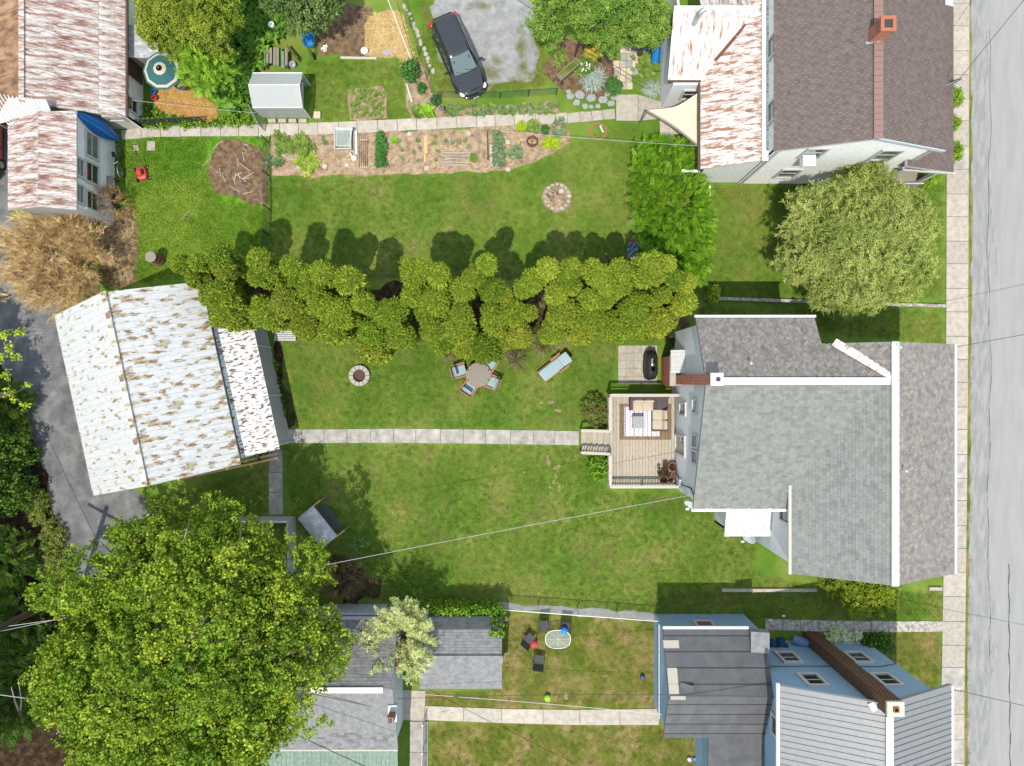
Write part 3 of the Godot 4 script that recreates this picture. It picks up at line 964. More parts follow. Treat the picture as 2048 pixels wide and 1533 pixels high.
# ---------------------------------------------------------------- fences, cables
func chain_fence(called: String, label: String, pts: Array, h: float, posts_at: float, wire_mat: String, post_mat: String, rail := true, mesh_step := 0.14, rr := 0.024) -> Node3D:
	var t := thing(called, label, "fence", pts[0])
	var wires := G.new()
	for i in pts.size() - 1:
		var a: Vector3 = pts[i]
		var b: Vector3 = pts[i + 1]
		var ln := (b - a).length()
		var d := (b - a) / ln
		var k := maxi(1, roundi(ln / posts_at))
		for j in k + (1 if i == pts.size() - 2 else 0):
			var q := a + d * (ln * j / k)
			var g := G.new()
			g.tube([q - Vector3(0, 0.05, 0), q + Vector3(0, h + 0.03, 0)], 0.03, 0.03, 7)
			part(t, "post", g, M[post_mat])
		if rail:
			var g := G.new()
			g.tube([a + Vector3(0, h, 0), b + Vector3(0, h, 0)], rr, rr, 6)
			part(t, "top_rail", g, M[post_mat])
		var x := -h
		while x < ln:
			for s in [0, 1]:
				var x0 := x
				var x1 := x + h
				var y0 := 0.0 if s == 0 else h
				var y1 := h if s == 0 else 0.0
				if x0 < 0.0:
					y0 = lerpf(y0, y1, -x0 / h)
					x0 = 0.0
				if x1 > ln:
					y1 = lerpf(y1, y0, (x1 - ln) / maxf(0.001, x1 - x0))
					x1 = ln
				if x1 - x0 > 0.02:
					wires.tube([a + d * x0 + Vector3(0, y0 + 0.03, 0), a + d * x1 + Vector3(0, y1 + 0.03, 0)], 0.0035, 0.0035, 3)
			x += mesh_step
	part(t, "wire_mesh", wires, M[wire_mat], "stuff")
	return t

func cable(called: String, label: String, a: Vector3, b: Vector3, sag: float, r: float, matr: String, group := "") -> void:
	var p := []
	for i in 17:
		var t := i / 16.0
		p.push_back(a.lerp(b, t) - Vector3(0, sag * 4.0 * t * (1.0 - t), 0))
	var g := G.new()
	g.tube(p, r, r, 5)
	solo(called, label, "cable", g, M[matr], a, group)

# ---------------------------------------------------------------- the scene
func _ready() -> void:
	var cam := Camera3D.new()
	cam.name = "camera"
	cam.position = Vector3(0, EYE, 0)
	cam.rotation_degrees = Vector3(-90, 0, 0)
	cam.fov = 2.0 * rad_to_deg(atan(766.5 / LENS))
	cam.far = 1500.0
	cam.current = true
	add_child(cam)
	var sky := ProceduralSkyMaterial.new()
	sky.sky_top_color = Color(0.71, 0.77, 0.84)
	sky.sky_horizon_color = Color(0.96, 0.96, 0.955)
	sky.sky_curve = 0.18
	sky.sky_energy_multiplier = 1.2
	sky.ground_bottom_color = Color(0.3, 0.32, 0.25)
	sky.ground_horizon_color = Color(0.6, 0.65, 0.65)
	var env := Environment.new()
	env.background_mode = Environment.BG_SKY
	env.sky = Sky.new()
	env.sky.sky_material = sky
	env.tonemap_mode = Environment.TONE_MAPPER_LINEAR
	env.tonemap_exposure = 1.25
	env.sdfgi_enabled = true
	env.ssao_enabled = true
	env.ssil_enabled = true
	var we := WorldEnvironment.new()
	we.name = "environment"
	we.environment = env
	add_child(we)
	var sun := DirectionalLight3D.new()
	sun.name = "sun"
	sun.light_color = Color(1.0, 0.965, 0.9)
	sun.light_energy = 1.2
	sun.light_angular_distance = 0.5
	sun.shadow_enabled = true
	add_child(sun)
	sun.look_at_from_position(Vector3.ZERO, Vector3(0.113, -1.0, -0.39), Vector3.FORWARD)
	R.seed = 20240517
	fn.seed = 4
	fn.frequency = 0.01
	fn.fractal_octaves = 3
	materials()
	setting()
	main_house()
	brown_house()
	blue_house()
	white_barn()
	rusty_barns()
	sheds()
	vegetation()
	gardens()
	yard_things()
	vehicles()
	deck()
	fences_and_cables()
	lawns()

func slab_run(called: String, label: String, pts: Array, n: int, mats: Array, top := 0.05, uneven := 0.02) -> Node3D:
	# a path of separate slabs; pts: [x, y, half width] in survey pixels
	var o := thing(called, label, "path", spot(pts[0][0], pts[0][1]))
	o.set_meta("kind", "structure")
	var ln := [0.0]
	for i in range(1, pts.size()):
		ln.push_back(ln[i - 1] + Vector2(pts[i][0] - pts[i - 1][0], pts[i][1] - pts[i - 1][1]).length())
	var cross := []
	for k in n + 1:
		var s: float = ln[-1] * k / n
		if k > 0 and k < n:
			s += R.randf_range(-0.05, 0.05) * ln[-1] / n
		var i := 0
		while i < pts.size() - 2 and ln[i + 1] < s:
			i += 1
		var t: float = (s - ln[i]) / (ln[i + 1] - ln[i])
		var a := Vector2(pts[i][0], pts[i][1])
		var b := Vector2(pts[i + 1][0], pts[i + 1][1])
		var d := (b - a).normalized()
		cross.push_back([a.lerp(b, t), Vector2(-d.y, d.x), lerpf(pts[i][2], pts[i + 1][2], t), d])
	for k in n:
		var q := []
		for e in [[0, -1.0, 1.0], [0, 1.0, 1.0], [1, 1.0, -1.0], [1, -1.0, -1.0]]:
			var c = cross[k + e[0]]
			var p: Vector2 = c[0] + c[1] * e[1] * (c[2] + R.randf_range(-1, 1) * uneven * 20.0) + c[3] * e[2] * 0.5
			q.push_back(spot(p.x, p.y))
		var g := G.new()
		g.prism(q, -0.03, top + R.randf_range(-uneven, uneven) * 0.4)
		part(o, "slab", g, M[mats[R.randi() % mats.size()]])
	return o

func setting() -> void:
	var g := G.new()
	g.quad(Vector3(-400, 0, 400), Vector3(400, 0, 400), Vector3(400, 0, -400), Vector3(-400, 0, -400))
	solo("ground", "wide green lawn ground under the whole block", "ground", g, M.grass, Vector3.ZERO, "", "structure")
	# street at the east
	sheet("street", [1975, -900, 2600, -900, 2600, 2500, 1975, 2500, 1978, 1500, 1984, 1330, 1977, 1180, 1979, 760, 1977, 560, 1984, 420, 1974, 300, 1972, 100], 0.012, M.asphalt, 0.1, "pale grey asphalt street along the east edge", "street")
	sheet("road_shoulder", [1938, -900, 1980, -900, 1986, 2500, 1930, 2500, 1936, 1200, 1941, 700, 1939, 200], 0.006, M.old_asphalt, 0.04, "older patchy asphalt strip between street and sidewalk", "road")
	var seam := G.new()
	var p0 := []
	for i in 24:
		p0.push_back(spot(2018 + sin(i * 1.9) * 1.2 + i * 0.15, 1128 + i * 20, 0.014))
	for i in 23:
		bar(seam, p0[i], p0[i + 1], 0.05 + 0.02 * sin(i * 2.3), 0.006)
	var crack := []
	for i in 40:
		crack.push_back(spot(1979 + sin(i * 1.3) * 2.0 + sin(i * 0.37) * 3.0, 60 + i * 33, 0.014))
	for i in 39:
		bar(seam, crack[i], crack[i + 1], 0.02 + 0.012 * sin(i * 3.1), 0.006)
	solo("tar_seam", "dark tar lines sealing the cracks in the street", "road marking", seam, M.tar, p0[0], "", "structure")
	for q in [[1984, 1215, 9, 26], [1990, 1305, 8, 22], [1980, 1270, 5, 18], [1992, 520, 4, 40], [1986, 460, 5, 25], [1975, 130, 4, 30]]:
		var l := []
		for i in 9:
			var a := TAU * i / 9.0
			l.append_array([q[0] + cos(a) * q[2] * R.randf_range(0.6, 1.2), q[1] + sin(a) * q[3] * R.randf_range(0.6, 1.2)])
		sheet("road_patch", l, 0.016, M.old_asphalt, 0.05, "dark worn patch in the street asphalt beside the older strip", "road")
	sheet("verge", [1934, -600, 1942, -600, 1944, 400, 1941, 900, 1936, 1250, 1936, 2100, 1926, 2100, 1929, 1300, 1935, 900, 1937, 400], 0.02, M.dry_grass, 0.05, "narrow strip of weedy grass between sidewalk and street", "grass verge")
	slab_run("sidewalk", "long concrete sidewalk of square slabs beside the street", [[1918.5, -420, 21.5], [1914.5, 400, 22], [1913.5, 700, 22], [1911, 1000, 22], [1905, 1400, 23], [1904, 2000, 23]], 51, ["concrete0", "concrete1", "concrete1", "concrete0", "grey_concrete2"], 0.06, 0.008)
	# alley at the west
	sheet("alley", [-400, 250, 20, 240, 20, 420, 120, 520, 125, 640, 200, 985, 262, 975, 290, 1000, 320, 1048, 270, 1110, 200, 1200, 140, 1180, 122, 1080, 95, 980, 62, 880, 20, 760, -60, 640, -400, 600], 0.008, M.alley_asphalt, 0.15, "dark asphalt alley curving past the white barn", "alley")
	sheet("woodland_floor", [-500, 700, -60, 640, 20, 760, 62, 880, 95, 980, 122, 1080, 140, 1180, 200, 1200, 150, 1533, 120, 2000, -500, 2000], 0.01, M.dark_soil, 0.2, "dark leaf mould floor under the trees west of the alley", "ground")
	sheet("driveway_gravel", [858, -200, 1046, -200, 1050, 0, 1068, 24, 1083, 110, 1078, 150, 1040, 170, 985, 174, 925, 166, 885, 130, 866, 60], 0.012, M.gravel, 0.25, "grey gravel parking patch under the black car", "driveway")
	var gw := Cloud.new()
	for q in [[1042, 95, 7, 22, 50], [1046, 135, 9, 16, 45], [985, 145, 18, 12, 60], [1035, 165, 18, 8, 40], [960, 12, 24, 6, 30], [1040, 60, 5, 10, 14], [992, 122, 8, 7, 16], [880, 60, 8, 40, 60], [900, 165, 20, 6, 50], [1075, 60, 6, 50, 60], [1070, 155, 14, 12, 50], [985, 172, 60, 3, 70]]:
		for i in q[4]:
			gw.add(spot(q[0] + R.randfn() * q[2] * 0.6, q[1] + R.randfn() * q[3] * 0.6), Vector3.UP, R.randf_range(0.6, 1.3), Color(0.18, 0.25, 0.03).lerp(Color(0.3, 0.3, 0.09), R.randf()), rv())
	tag(grow(self, "gravel_weeds", "tuft", gw, M.blade, "stuff"), "yellow green weeds sprouting through the gravel patch", "weeds")
	# beds
	sheet("vegetable_bed", [540, 268, 640, 268, 800, 262, 1000, 252, 1120, 246, 1138, 262, 1140, 283, 1108, 310, 1052, 330, 985, 344, 800, 349, 541, 353], 0.02, M.dirt, 0.1, "long bare tan vegetable bed south of the concrete path", "garden bed")
	sheet("dug_ground", [440, 278, 485, 282, 520, 296, 534, 320, 536, 408, 505, 412, 470, 392, 430, 388, 412, 340], 0.02, M.brown_dirt, 0.7, "dug brown earth patch littered with straw stalks", "garden bed")
	sheet("seed_bed", [628, 20, 700, 10, 745, 15, 742, 114, 640, 108, 632, 70], 0.02, M.brown_dirt, 0.15, "raked brown seed bed beside the straw mulch", "garden bed")
	sheet("straw_bed", [738, 30, 775, 22, 802, 30, 822, 92, 834, 132, 806, 132, 800, 114, 728, 113], 0.024, M.straw_ground, 0.2, "strip of pale straw mulch at the top garden", "garden bed")
	sheet("small_bed", [700, 178, 718, 173, 765, 176, 772, 190, 773, 238, 700, 240, 697, 205], 0.02, M.dirt, 0.1, "small weedy bed cut into the shed lawn", "garden bed")
	sheet("fence_bed", [806, 128, 838, 128, 852, 150, 872, 212, 1110, 208, 1125, 224, 900, 238, 820, 240, 814, 170], 0.02, M.dirt, 0.15, "narrow planted bed along the wire fence", "garden bed")
	sheet("chip_mulch", [306, 175, 380, 160, 400, 185, 440, 222, 442, 240, 415, 245, 360, 230, 310, 222], 0.02, M.chip_ground, 0.3, "orange wood chip mulch beside the striped parasol", "mulch")
	sheet("bare_verge", [240, 420, 268, 400, 280, 470, 275, 560, 240, 580, 205, 560, 190, 470], 0.016, M.brown_dirt, 0.4, "bare brown earth between the dry bamboo and the weedy lawn", "ground")
	sheet("stone_bed", [1085, 150, 1120, 70, 1190, 90, 1245, 120, 1240, 185, 1180, 200, 1128, 180], 0.014, M.brown_dirt, 0.3, "flower bed soil around the silver plants", "garden bed")
	sheet("barn_bed", [540, 700, 556, 690, 592, 858, 566, 858], 0.016, M.dark_soil, 0.2, "dark soil strip along the lattice of the white barn", "garden bed")
	sheet("leaf_litter", [650, 1150, 700, 1125, 735, 1150, 755, 1200, 700, 1215], 0.016, M.dark_soil, 0.5, "dark leaf litter below the dry shrub", "ground")
	# lawns of another kind
	sheet("dry_lawn", [1000, 1226, 1312, 1243, 1312, 1420, 850, 1418, 850, 1384, 985, 1384], 0.008, M.dry_grass, 0.0, "dry yellowish lawn with balls and chairs", "lawn")
	sheet("dry_side_lawn", [858, 1444, 1330, 1448, 1420, 1470, 1420, 2000, 858, 2000], 0.008, M.dry_grass, 0.0, "dry lawn below the cream path", "lawn")
	sheet("dry_front_lawn", [1690, 1266, 1882, 1264, 1878, 1420, 1690, 1420], 0.008, M.dry_grass, 0.1, "small dry front lawn beside the blue house", "lawn")
	sheet("fence_gravel", [1000, 1206, 1310, 1227, 1310, 1240, 1000, 1221], 0.016, M.gravel, 0.12, "narrow grey gravel strip under the chain link fence", "gravel strip")
	sheet("weedy_lawn", [238, 285, 300, 272, 534, 268, 538, 530, 330, 560, 262, 570, 272, 470, 255, 410, 235, 380], 0.006, M.weedy, 0.2, "bright weedy lawn with the red mower", "lawn")
	for q in [[1097, 921, 6, 10], [1112, 934, 10, 6], [1109, 951, 2, 7], [1118, 976, 7, 7], [1105, 962, 3, 4], [1098, 973, 4, 3], [1085, 807, 7, 4], [1103, 808, 7, 4], [1115, 823, 7, 2], [1052, 943, 5, 3], [590, 916, 4, 6], [1209, 1350, 6, 4], [1131, 1397, 4, 8], [1160, 1406, 3, 4]]:
		var l := []
		for i in 13:
			var a := TAU * i / 13.0
			l.append_array([q[0] + cos(a) * q[2] * R.randf_range(0.3, 1.3), q[1] + sin(a) * q[3] * R.randf_range(0.3, 1.3)])
		sheet("bare_spot", l, 0.014, M.bare_soil, 0.08, "worn bare spot in the lawn showing tan soil", "bare ground")
	# paths
	slab_run("garden_path", "pale concrete slab path running past the vegetable bed", [[243, 271, 9], [300, 265, 10], [400, 262, 11], [530, 261, 12], [700, 256, 12], [850, 248, 11.5], [1000, 241, 11], [1110, 238, 10.5]], 22, ["concrete1", "concrete2", "concrete1"])
	slab_run("stone_path", "row of irregular flat stones joining the path to the patio", [[1111, 238, 10], [1160, 235, 10], [1230, 229, 10]], 5, ["concrete0", "concrete1"], 0.045, 0.06)
	slab_run("yard_path", "long grey concrete path from the white barn to the deck", [[556, 873, 13.5], [800, 872, 14], [1000, 874, 14], [1158, 877, 14]], 13, ["grey_concrete2", "grey_concrete1", "grey_concrete2"], 0.05, 0.012)
	slab_run("side_path", "short worn concrete path south of the white barn", [[551, 900, 13], [552, 1030, 14]], 3, ["grey_concrete0", "grey_concrete1"], 0.045)
	slab_run("neighbour_path", "smooth cream concrete path across the dry lawns", [[850, 1426, 14], [1000, 1432, 14], [1150, 1435, 15], [1318, 1434, 16]], 6, ["concrete2", "concrete1"], 0.05, 0.006)
	slab_run("side_walkway", "rough lichen covered walkway beside the blue house", [[1530, 1249, 11], [1640, 1252, 11], [1760, 1254, 11], [1886, 1253, 10]], 10, ["lichen_stone"], 0.05, 0.03)
	slab_run("garage_apron", "cream concrete pad between garage and garden shed", [[803, 1410, 30], [850, 1412, 30]], 1, ["concrete1"], 0.045)
	slab_run("garage_walk", "grey concrete walk along the garage wall", [[838, 1443, 18], [836, 1700, 18]], 4, ["grey_concrete1", "grey_concrete0"], 0.04)
	slab_run("patio_slab", "large plain concrete slabs at the patio entrance", [[1232, 216, 26], [1283, 216, 26], [1322, 222, 17]], 2, ["concrete0", "concrete1"], 0.05, 0.02)
	# flagstones set in moss
	var fl := thing("flagstone_path", "grey flagstones set in grass below the silver plants", "path", spot(1175, 200))
	fl.set_meta("kind", "structure")
	for q in [[1141, 193, 8], [1160, 190, 10], [1183, 196, 10], [1207, 200, 10], [1153, 206, 8], [1170, 213, 7], [1196, 213, 6], [1222, 207, 8], [1215, 188, 7], [1137, 184, 6], [1182, 214, 5], [1228, 196, 6]]:
		var l := []
		for i in 6:
			var a := TAU * i / 6.0 + R.randf_range(-0.25, 0.25)
			l.push_back(spot(q[0] + cos(a) * q[2] * R.randf_range(0.85, 1.15), q[1] + sin(a) * q[2] * R.randf_range(0.75, 1.0)))
		var f := G.new()
		f.prism(l, -0.02, 0.035)
		part(fl, "flagstone", f, M.slate_stone)
	# chequered flags north of the patio
	var ch := thing("patchwork_path", "patchwork path of cream and grey paving squares", "path", spot(1255, 140))
	ch.set_meta("kind", "structure")
	for j in 6:
		for i in 4:
			var x := 1233.0 + i * 12.5 + (j % 2) * 2.0 - j * 0.2
			var y := 100.0 + j * 14.5
			if (i == 0 and j < 2) or (i == 3 and j > 3):
				continue
			slabpart(ch, "paving_square", spot(x, y) + Vector3(0, 0.02, 0), Vector3(0.31, 0.06, 0.36), M["slate_stone" if (i * 7 + j * 3) % 5 == 0 else ("concrete1" if (i + j) % 3 == 0 else "cream_stone")])
	# low kerb walls
	for k in [[1406, 597, 1888, 613, 0.22, "long low concrete kerb across the north front lawn"], [1443, 1180, 1632, 1180, 0.18, "low concrete kerb west of the round bush"], [1856, 1177, 1882, 1177, 0.18, "short end of concrete kerb east of the round bush"]]:
		var a := spot(k[0], k[1])
		var b := spot(k[2], k[3])
		var kg := G.new()
		bar(kg, a + Vector3(0, k[4] / 2 - 0.02, 0), b + Vector3(0, k[4] / 2 - 0.02, 0), 0.16, k[4])
		solo("kerb_wall", k[5], "kerb", kg, M.lichen_stone if k[0] == 1406 else M.concrete1, a)

func inside(p: Vector2, l: Array) -> bool:
	var q := PackedVector2Array()
	for i in range(0, l.size(), 2):
		q.push_back(Vector2(l[i], l[i + 1]))
	return Geometry2D.is_point_in_polygon(p, q)

func lawns() -> void:
	var green := [[536, 356, 985, 348, 1050, 334, 1110, 313, 1150, 286, 1240, 250, 1285, 245, 1262, 300, 1256, 560, 536, 560], [562, 640, 1340, 640, 1330, 690, 1236, 692, 1214, 780, 1160, 858, 562, 856],
		[568, 890, 1160, 893, 1215, 985, 1372, 990, 1440, 1030, 1520, 1085, 1500, 1140, 1625, 1176, 1625, 1188, 1310, 1228, 1000, 1205, 730, 1200, 590, 1050], [1412, 372, 1886, 372, 1888, 600, 1412, 594], [1400, 616, 1888, 622, 1888, 690, 1400, 640],
		[1310, 1186, 1884, 1186, 1884, 1242, 1540, 1238, 1310, 1232], [612, 118, 800, 120, 818, 238, 630, 240], [275, 990, 330, 1000, 535, 930, 535, 1028, 330, 1050], [1086, 20, 1100, 120, 1085, 180, 880, 190, 850, 120, 838, 0, 860, 0, 900, 168, 1060, 176]]
	var dry := [[1003, 1232, 1308, 1246, 1308, 1414, 1000, 1414, 850, 1410, 850, 1388, 990, 1386], [862, 1450, 1320, 1454, 1414, 1475, 1414, 1560, 862, 1560], [1700, 1268, 1880, 1268, 1876, 1410, 1700, 1410], [1936, 0, 1942, 400, 1941, 900, 1935, 1250, 1935, 1533, 1929, 1533, 1932, 1200, 1936, 700]]
	var weedy := [[240, 290, 300, 276, 408, 276, 410, 350, 430, 402, 534, 420, 536, 525, 330, 560, 270, 560, 275, 470, 258, 410], [425, 240, 505, 225, 505, 248, 300, 255]]
	var kinds := [[green, "lawn_grass", "short mown green grass covering the lawns", 0.17], [dry, "dry_lawn_grass", "short yellowish dry grass on the neighbour's lawns", 0.18], [weedy, "weedy_grass", "long bright grass and weeds around the red mower", 0.16]]
	for k in kinds:
		var cl := Cloud.new()
		for l in k[0]:
			var lo := Vector2(1e9, 1e9)
			var hi := -lo
			for i in range(0, l.size(), 2):
				lo = lo.min(Vector2(l[i], l[i + 1]))
				hi = hi.max(Vector2(l[i], l[i + 1]))
			var st: float = k[3] / 0.02676
			var y := lo.y
			while y < hi.y:
				var x := lo.x
				while x < hi.x:
					var q := Vector2(x + R.randf_range(-0.6, 0.6) * st, y + R.randf_range(-0.6, 0.6) * st)
					x += st
					if not inside(q, l):
						continue
					var p := spot(q.x, q.y, 0.0)
					var a := fn.get_noise_2d(p.x * 14.0, p.z * 14.0) * 1.6 + fn.get_noise_2d(p.x * 60.0 + 500.0, p.z * 60.0) * 0.7
					var b := fn.get_noise_2d(p.x * 30.0 - 700.0, p.z * 30.0)
					var c := Color(0.155, 0.25, 0.036).lerp(Color(0.26, 0.3, 0.066), clampf(0.5 + a, 0, 1))
					if k[1] == "dry_lawn_grass":
						c = Color(0.195, 0.225, 0.036).lerp(Color(0.36, 0.285, 0.11), clampf(0.45 + a, 0, 1))
					elif k[1] == "weedy_grass":
						c = Color(0.16, 0.32, 0.03).lerp(Color(0.31, 0.43, 0.06), clampf(0.5 + a, 0, 1))
					elif b > 0.22:
						c = c.lerp(Color(0.35, 0.29, 0.11), minf(1.0, (b - 0.22) * 3.0))
					var m := R.randf_range(0.62, 1.3)
					cl.add(p, (Vector3.UP + rv() * 0.1).normalized(), (1.5 if k[1] == "weedy_grass" else 1.0) * R.randf_range(0.8, 1.2), Color(c.r * m, c.g * m, c.b * m), rv())
				y += st
		var o := grow(self, k[1], "tuft", cl, M.blade, "stuff")
		tag(o, k[2], "grass")

# ---------------------------------------------------------------- buildings
func V(x: float, y: float, z: float) -> Vector3:
	return Vector3(x, y, z)

func deck_slab(par: Node3D, p: Array, matr: Material, called := "roof", th := 0.16) -> MeshInstance3D:
	var g := G.new()
	g.slab(p, th)
	return part(par, called, g, matr)

func strip(par: Node3D, called: String, a: Vector3, b: Vector3, w: float, h: float, matr: Material) -> MeshInstance3D:
	var g := G.new()
	bar(g, a, b, w, h)
	return part(par, called, g, matr)

func greys(lo: float, hi: float, k := 5) -> Array:
	var o := []
	for i in k:
		var v := lerpf(lo, hi, float(i) / (k - 1))
		o.push_back(Color(v, v, v))
	return o

func main_house() -> void:
	var t := thing("grey_roof_house", "white two storey house with grey shingle and slate roofs behind the deck", "house", V(14, 0, 3))
	var sh := greys(0.84, 1.12)
	var sl := [Color(0.8, 0.78, 0.76), Color(1, 0.98, 0.95), Color(1.1, 1.06, 1.02), Color(0.9, 0.9, 0.9), Color(1.0, 0.96, 0.92)]
	# street block, ridge north to south
	var e0 := V(12.6, 6, -1.75)
	var e1 := V(12.6, 6, 8.6)
	var r0 := V(16.25, 7.93, -1.75)
	var r1 := V(16.25, 7.93, 8.6)
	var f0 := V(19.95, 6, 8.6)
	var f1 := V(19.95, 6, -1.75)
	var rw := deck_slab(t, [e0, e1, r1, r0], M.grey_shingle)
	shingles(rw, "shingle", V(12.6, 6, -0.1), e1, r1, V(16.25, 7.93, -0.1), 0.145, 0.31, M.grey_shingle, sh, 150, 0.016, 3)
	diamonds(rw, "slate", e0, V(12.6, 6, -0.1), V(16.25, 7.93, -0.1), r0, 0.36, M.slate, sl, 40)
	var re := deck_slab(t, [f0, f1, r0, r1], M.lichen_roof)
	diamonds(re, "slate", f0, f1, r0, r1, 0.4, M.lichen_roof, greys(0.85, 1.1), 0)
	strip(re, "ridge_cap", r0 + V(-0.02, 0.03, 0.0), r1 + V(-0.02, 0.03, 0), 0.3, 0.05, M.pure_white)
	strip(rw, "gutter", e0 + V(-0.07, -0.02, 5.6), e1 + V(-0.07, -0.02, 0.02), 0.13, 0.11, M.cream_board)
	strip(re, "gutter", f0 + V(0.07, -0.05, 0), f1 + V(0.07, -0.05, 0), 0.12, 0.1, M.dish_grey)
	wall(t, V(12.9, 0, -1.5), V(12.9, 0, 8.35), [0, 6.05, 1, 6.05], M.white_siding)
	siding(t, V(12.9, 0, 5.4), V(12.9, 0, 8.35), [0, 6.05, 1, 6.05], 0.16, M.white_siding)
	wall(t, V(12.9, 0, 8.35), V(19.7, 0, 8.35), [0, 6.0, 0.49, 7.75, 1, 6.0], M.white_siding)
	wall(t, V(19.7, 0, 8.35), V(19.7, 0, -1.5), [0, 6, 1, 6], M.white_siding)
	wall(t, V(19.7, 0, -1.5), V(12.9, 0, -1.5), [0, 6, 0.51, 7.75, 1, 6], M.white_siding)
	window(t, V(12.9, 4.6, 6.15), Vector3.BACK, 0.7, 1.1)
	# rear wing, ridge east to west
	var n0 := V(16.2, 6.1, -2.93)
	var n1 := V(8.27, 6.1, -2.93)
	var k1 := V(8.27, 7.8, -0.1)
	var k0 := V(16.2, 7.8, -0.1)
	var rn := deck_slab(t, [V(13.6, 6.1, -2.93), n1, k1, k0, V(13.9, 6.85, -1.7), V(13.6, 6.81, -1.75)], M.slate)
	diamonds(rn, "slate", n0, n1, k1, k0, 0.36, M.slate, sl, 260, 1)
	var s0 := V(8.27, 5.6, 5.74)
	var s1 := V(12.95, 5.6, 5.74)
	var rs := deck_slab(t, [s0, s1, V(12.95, 6.0, 4.7), V(16.2, 7.8, -0.1), k1], M.grey_shingle)
	shingles(rs, "shingle", s0, V(16.2, 5.6, 5.74), k0, k1, 0.145, 0.31, M.grey_shingle, sh, 150, 0.016, 2)
	strip(rs, "ridge_cap", V(8.9, 7.83, -0.08), V(16.2, 7.83, -0.08), 0.3, 0.05, M.pure_white)
	strip(rn, "valley_flashing", V(14.12, 6.9, -1.8), V(16.15, 7.9, -0.3), 0.36, 0.02, M.white_rust_roof)
	var gu := G.new()
	bar(gu, V(8.2, 5.57, 5.81), V(12.6, 5.57, 5.81), 0.12, 0.1)
	var gut := part(rs, "gutter", gu, M.pure_white)
	for i in 5:
		slabpart(gut, "bracket", V(8.9 + i * 0.95, 5.64, 5.78), V(0.06, 0.05, 0.16), M.pure_white)
	strip(rn, "gutter", V(8.2, 6.08, -3.0), V(13.66, 6.08, -3.0), 0.12, 0.1, M.white_paint)
	var ww := [0, 6.1, 0.32, 7.62, 1, 5.58]
	wall(t, V(8.57, 0, -2.68), V(8.57, 0, 5.5), ww, M.white_siding)
	siding(t, V(8.57, 0, -2.68), V(8.57, 0, 5.5), ww, 0.16, M.white_siding)
	wall(t, V(8.57, 0, 5.5), V(12.9, 0, 5.5), [0, 5.58, 1, 5.58], M.white_siding)
	wall(t, V(13.3, 0, -2.68), V(8.57, 0, -2.68), [0, 6.1, 1, 6.1], M.white_siding)
	wall(t, V(13.3, 0, -1.5), V(13.3, 0, -2.68), [0, 6.1, 1, 6.1], M.white_siding)
	window(t, V(8.57, 4.9, 1.08), Vector3.BACK, 0.55, 0.75, Vector3.UP, "glass_grey")
	window(t, V(8.57, 2.55, 1.3), Vector3.BACK, 0.5, 1.1)
	window(t, V(8.57, 4.9, 2.7), Vector3.BACK, 0.5, 0.9, Vector3.UP, "glass_grey")
	window(t, V(8.57, 4.9, 3.45), Vector3.BACK, 0.5, 0.9, Vector3.UP, "glass_grey")
	var d := window(t, V(8.57, 2.0, 3.15), Vector3.BACK, 0.85, 1.9, Vector3.UP, "glass_grey", "door", 0.12)
	strip(d, "blind", V(8.53, 2.3, 3.0), V(8.53, 2.3, 3.35), 0.02, 1.0, M.cushion)
	slabpart(t, "meter_box", V(8.48, 2.2, 5.0), V(0.16, 0.4, 0.3), M.dish_grey)
	var cd := G.new()
	cd.tube([V(8.5, 2.3, 5.1), V(8.5, 4.3, 5.0), V(8.45, 5.0, 5.2)], 0.03, 0.03, 6)
	cd.tube([V(8.5, 1.2, 4.7), V(8.5, 2.0, 4.9), V(8.5, 2.1, 5.3)], 0.025, 0.025, 6)
	part(t, "conduit", cd, M.cable_dark)
	# awning over the side door
	var aw := deck_slab(t, [V(7.95, 2.45, -1.62), V(7.95, 2.45, -0.5), V(8.55, 2.95, -0.5), V(8.55, 2.95, -1.62)], M.pure_white, "awning", 0.03)
	panels(aw, "awning_slat", V(7.95, 2.48, -1.62), V(7.95, 2.48, -0.5), V(8.55, 2.98, -0.5), V(8.55, 2.98, -1.62), 9, M.white_corrugated, 0.025, 0.04, 0.02)
	# fireplace chimney
	var chm := thing_part(t, "chimney")
	bricks(chm, V(8.3, 0, -0.62), 0.62, 1.5, 0, 2.1, M.brick, M.mortar, 0.23, 0.09, 0.024)
	slabpart(chm, "shoulder", V(8.12, 2.13, -0.62), V(0.3, 0.06, 1.54), M.concrete1)
	bricks(chm, V(8.5, 0, -0.155), 0.46, 0.46, 2.1, 8.5, M.brick, M.mortar, 0.23, 0.09, 0.024)
	slabpart(chm, "cap", V(8.5, 8.55, -0.155), V(0.52, 0.1, 0.52), M.pure_white)
	var fl := G.new()
	fl.lathe(V(8.54, 8.6, -0.155), [Vector2(0.1, 0), Vector2(0.1, 0.06), Vector2(0.08, 0.06), Vector2(0.0, 0.02)], 12)
	part(chm, "flue", fl, M.dark_trim)
	# porch in the corner
	var pr := deck_slab(t, [V(10.6, 2.6, 7.65), V(12.88, 2.6, 7.65), V(12.88, 3.1, 5.45), V(10.6, 3.1, 5.45)], M.white_paint, "porch_roof", 0.1)
	panels(pr, "roof_panel", V(10.6, 2.62, 7.65), V(12.88, 2.62, 7.65), V(12.88, 3.12, 5.45), V(10.6, 3.12, 5.45), 5, M.speckled_roof, 0.02, 0.025, 0.02)
	wall(t, V(10.85, 0, 5.5), V(10.85, 0, 7.45), [0, 3.0, 1, 2.58], M.white_siding)
	wall(t, V(10.85, 0, 7.45), V(12.9, 0, 7.45), [0, 2.58, 1, 2.58], M.white_siding)
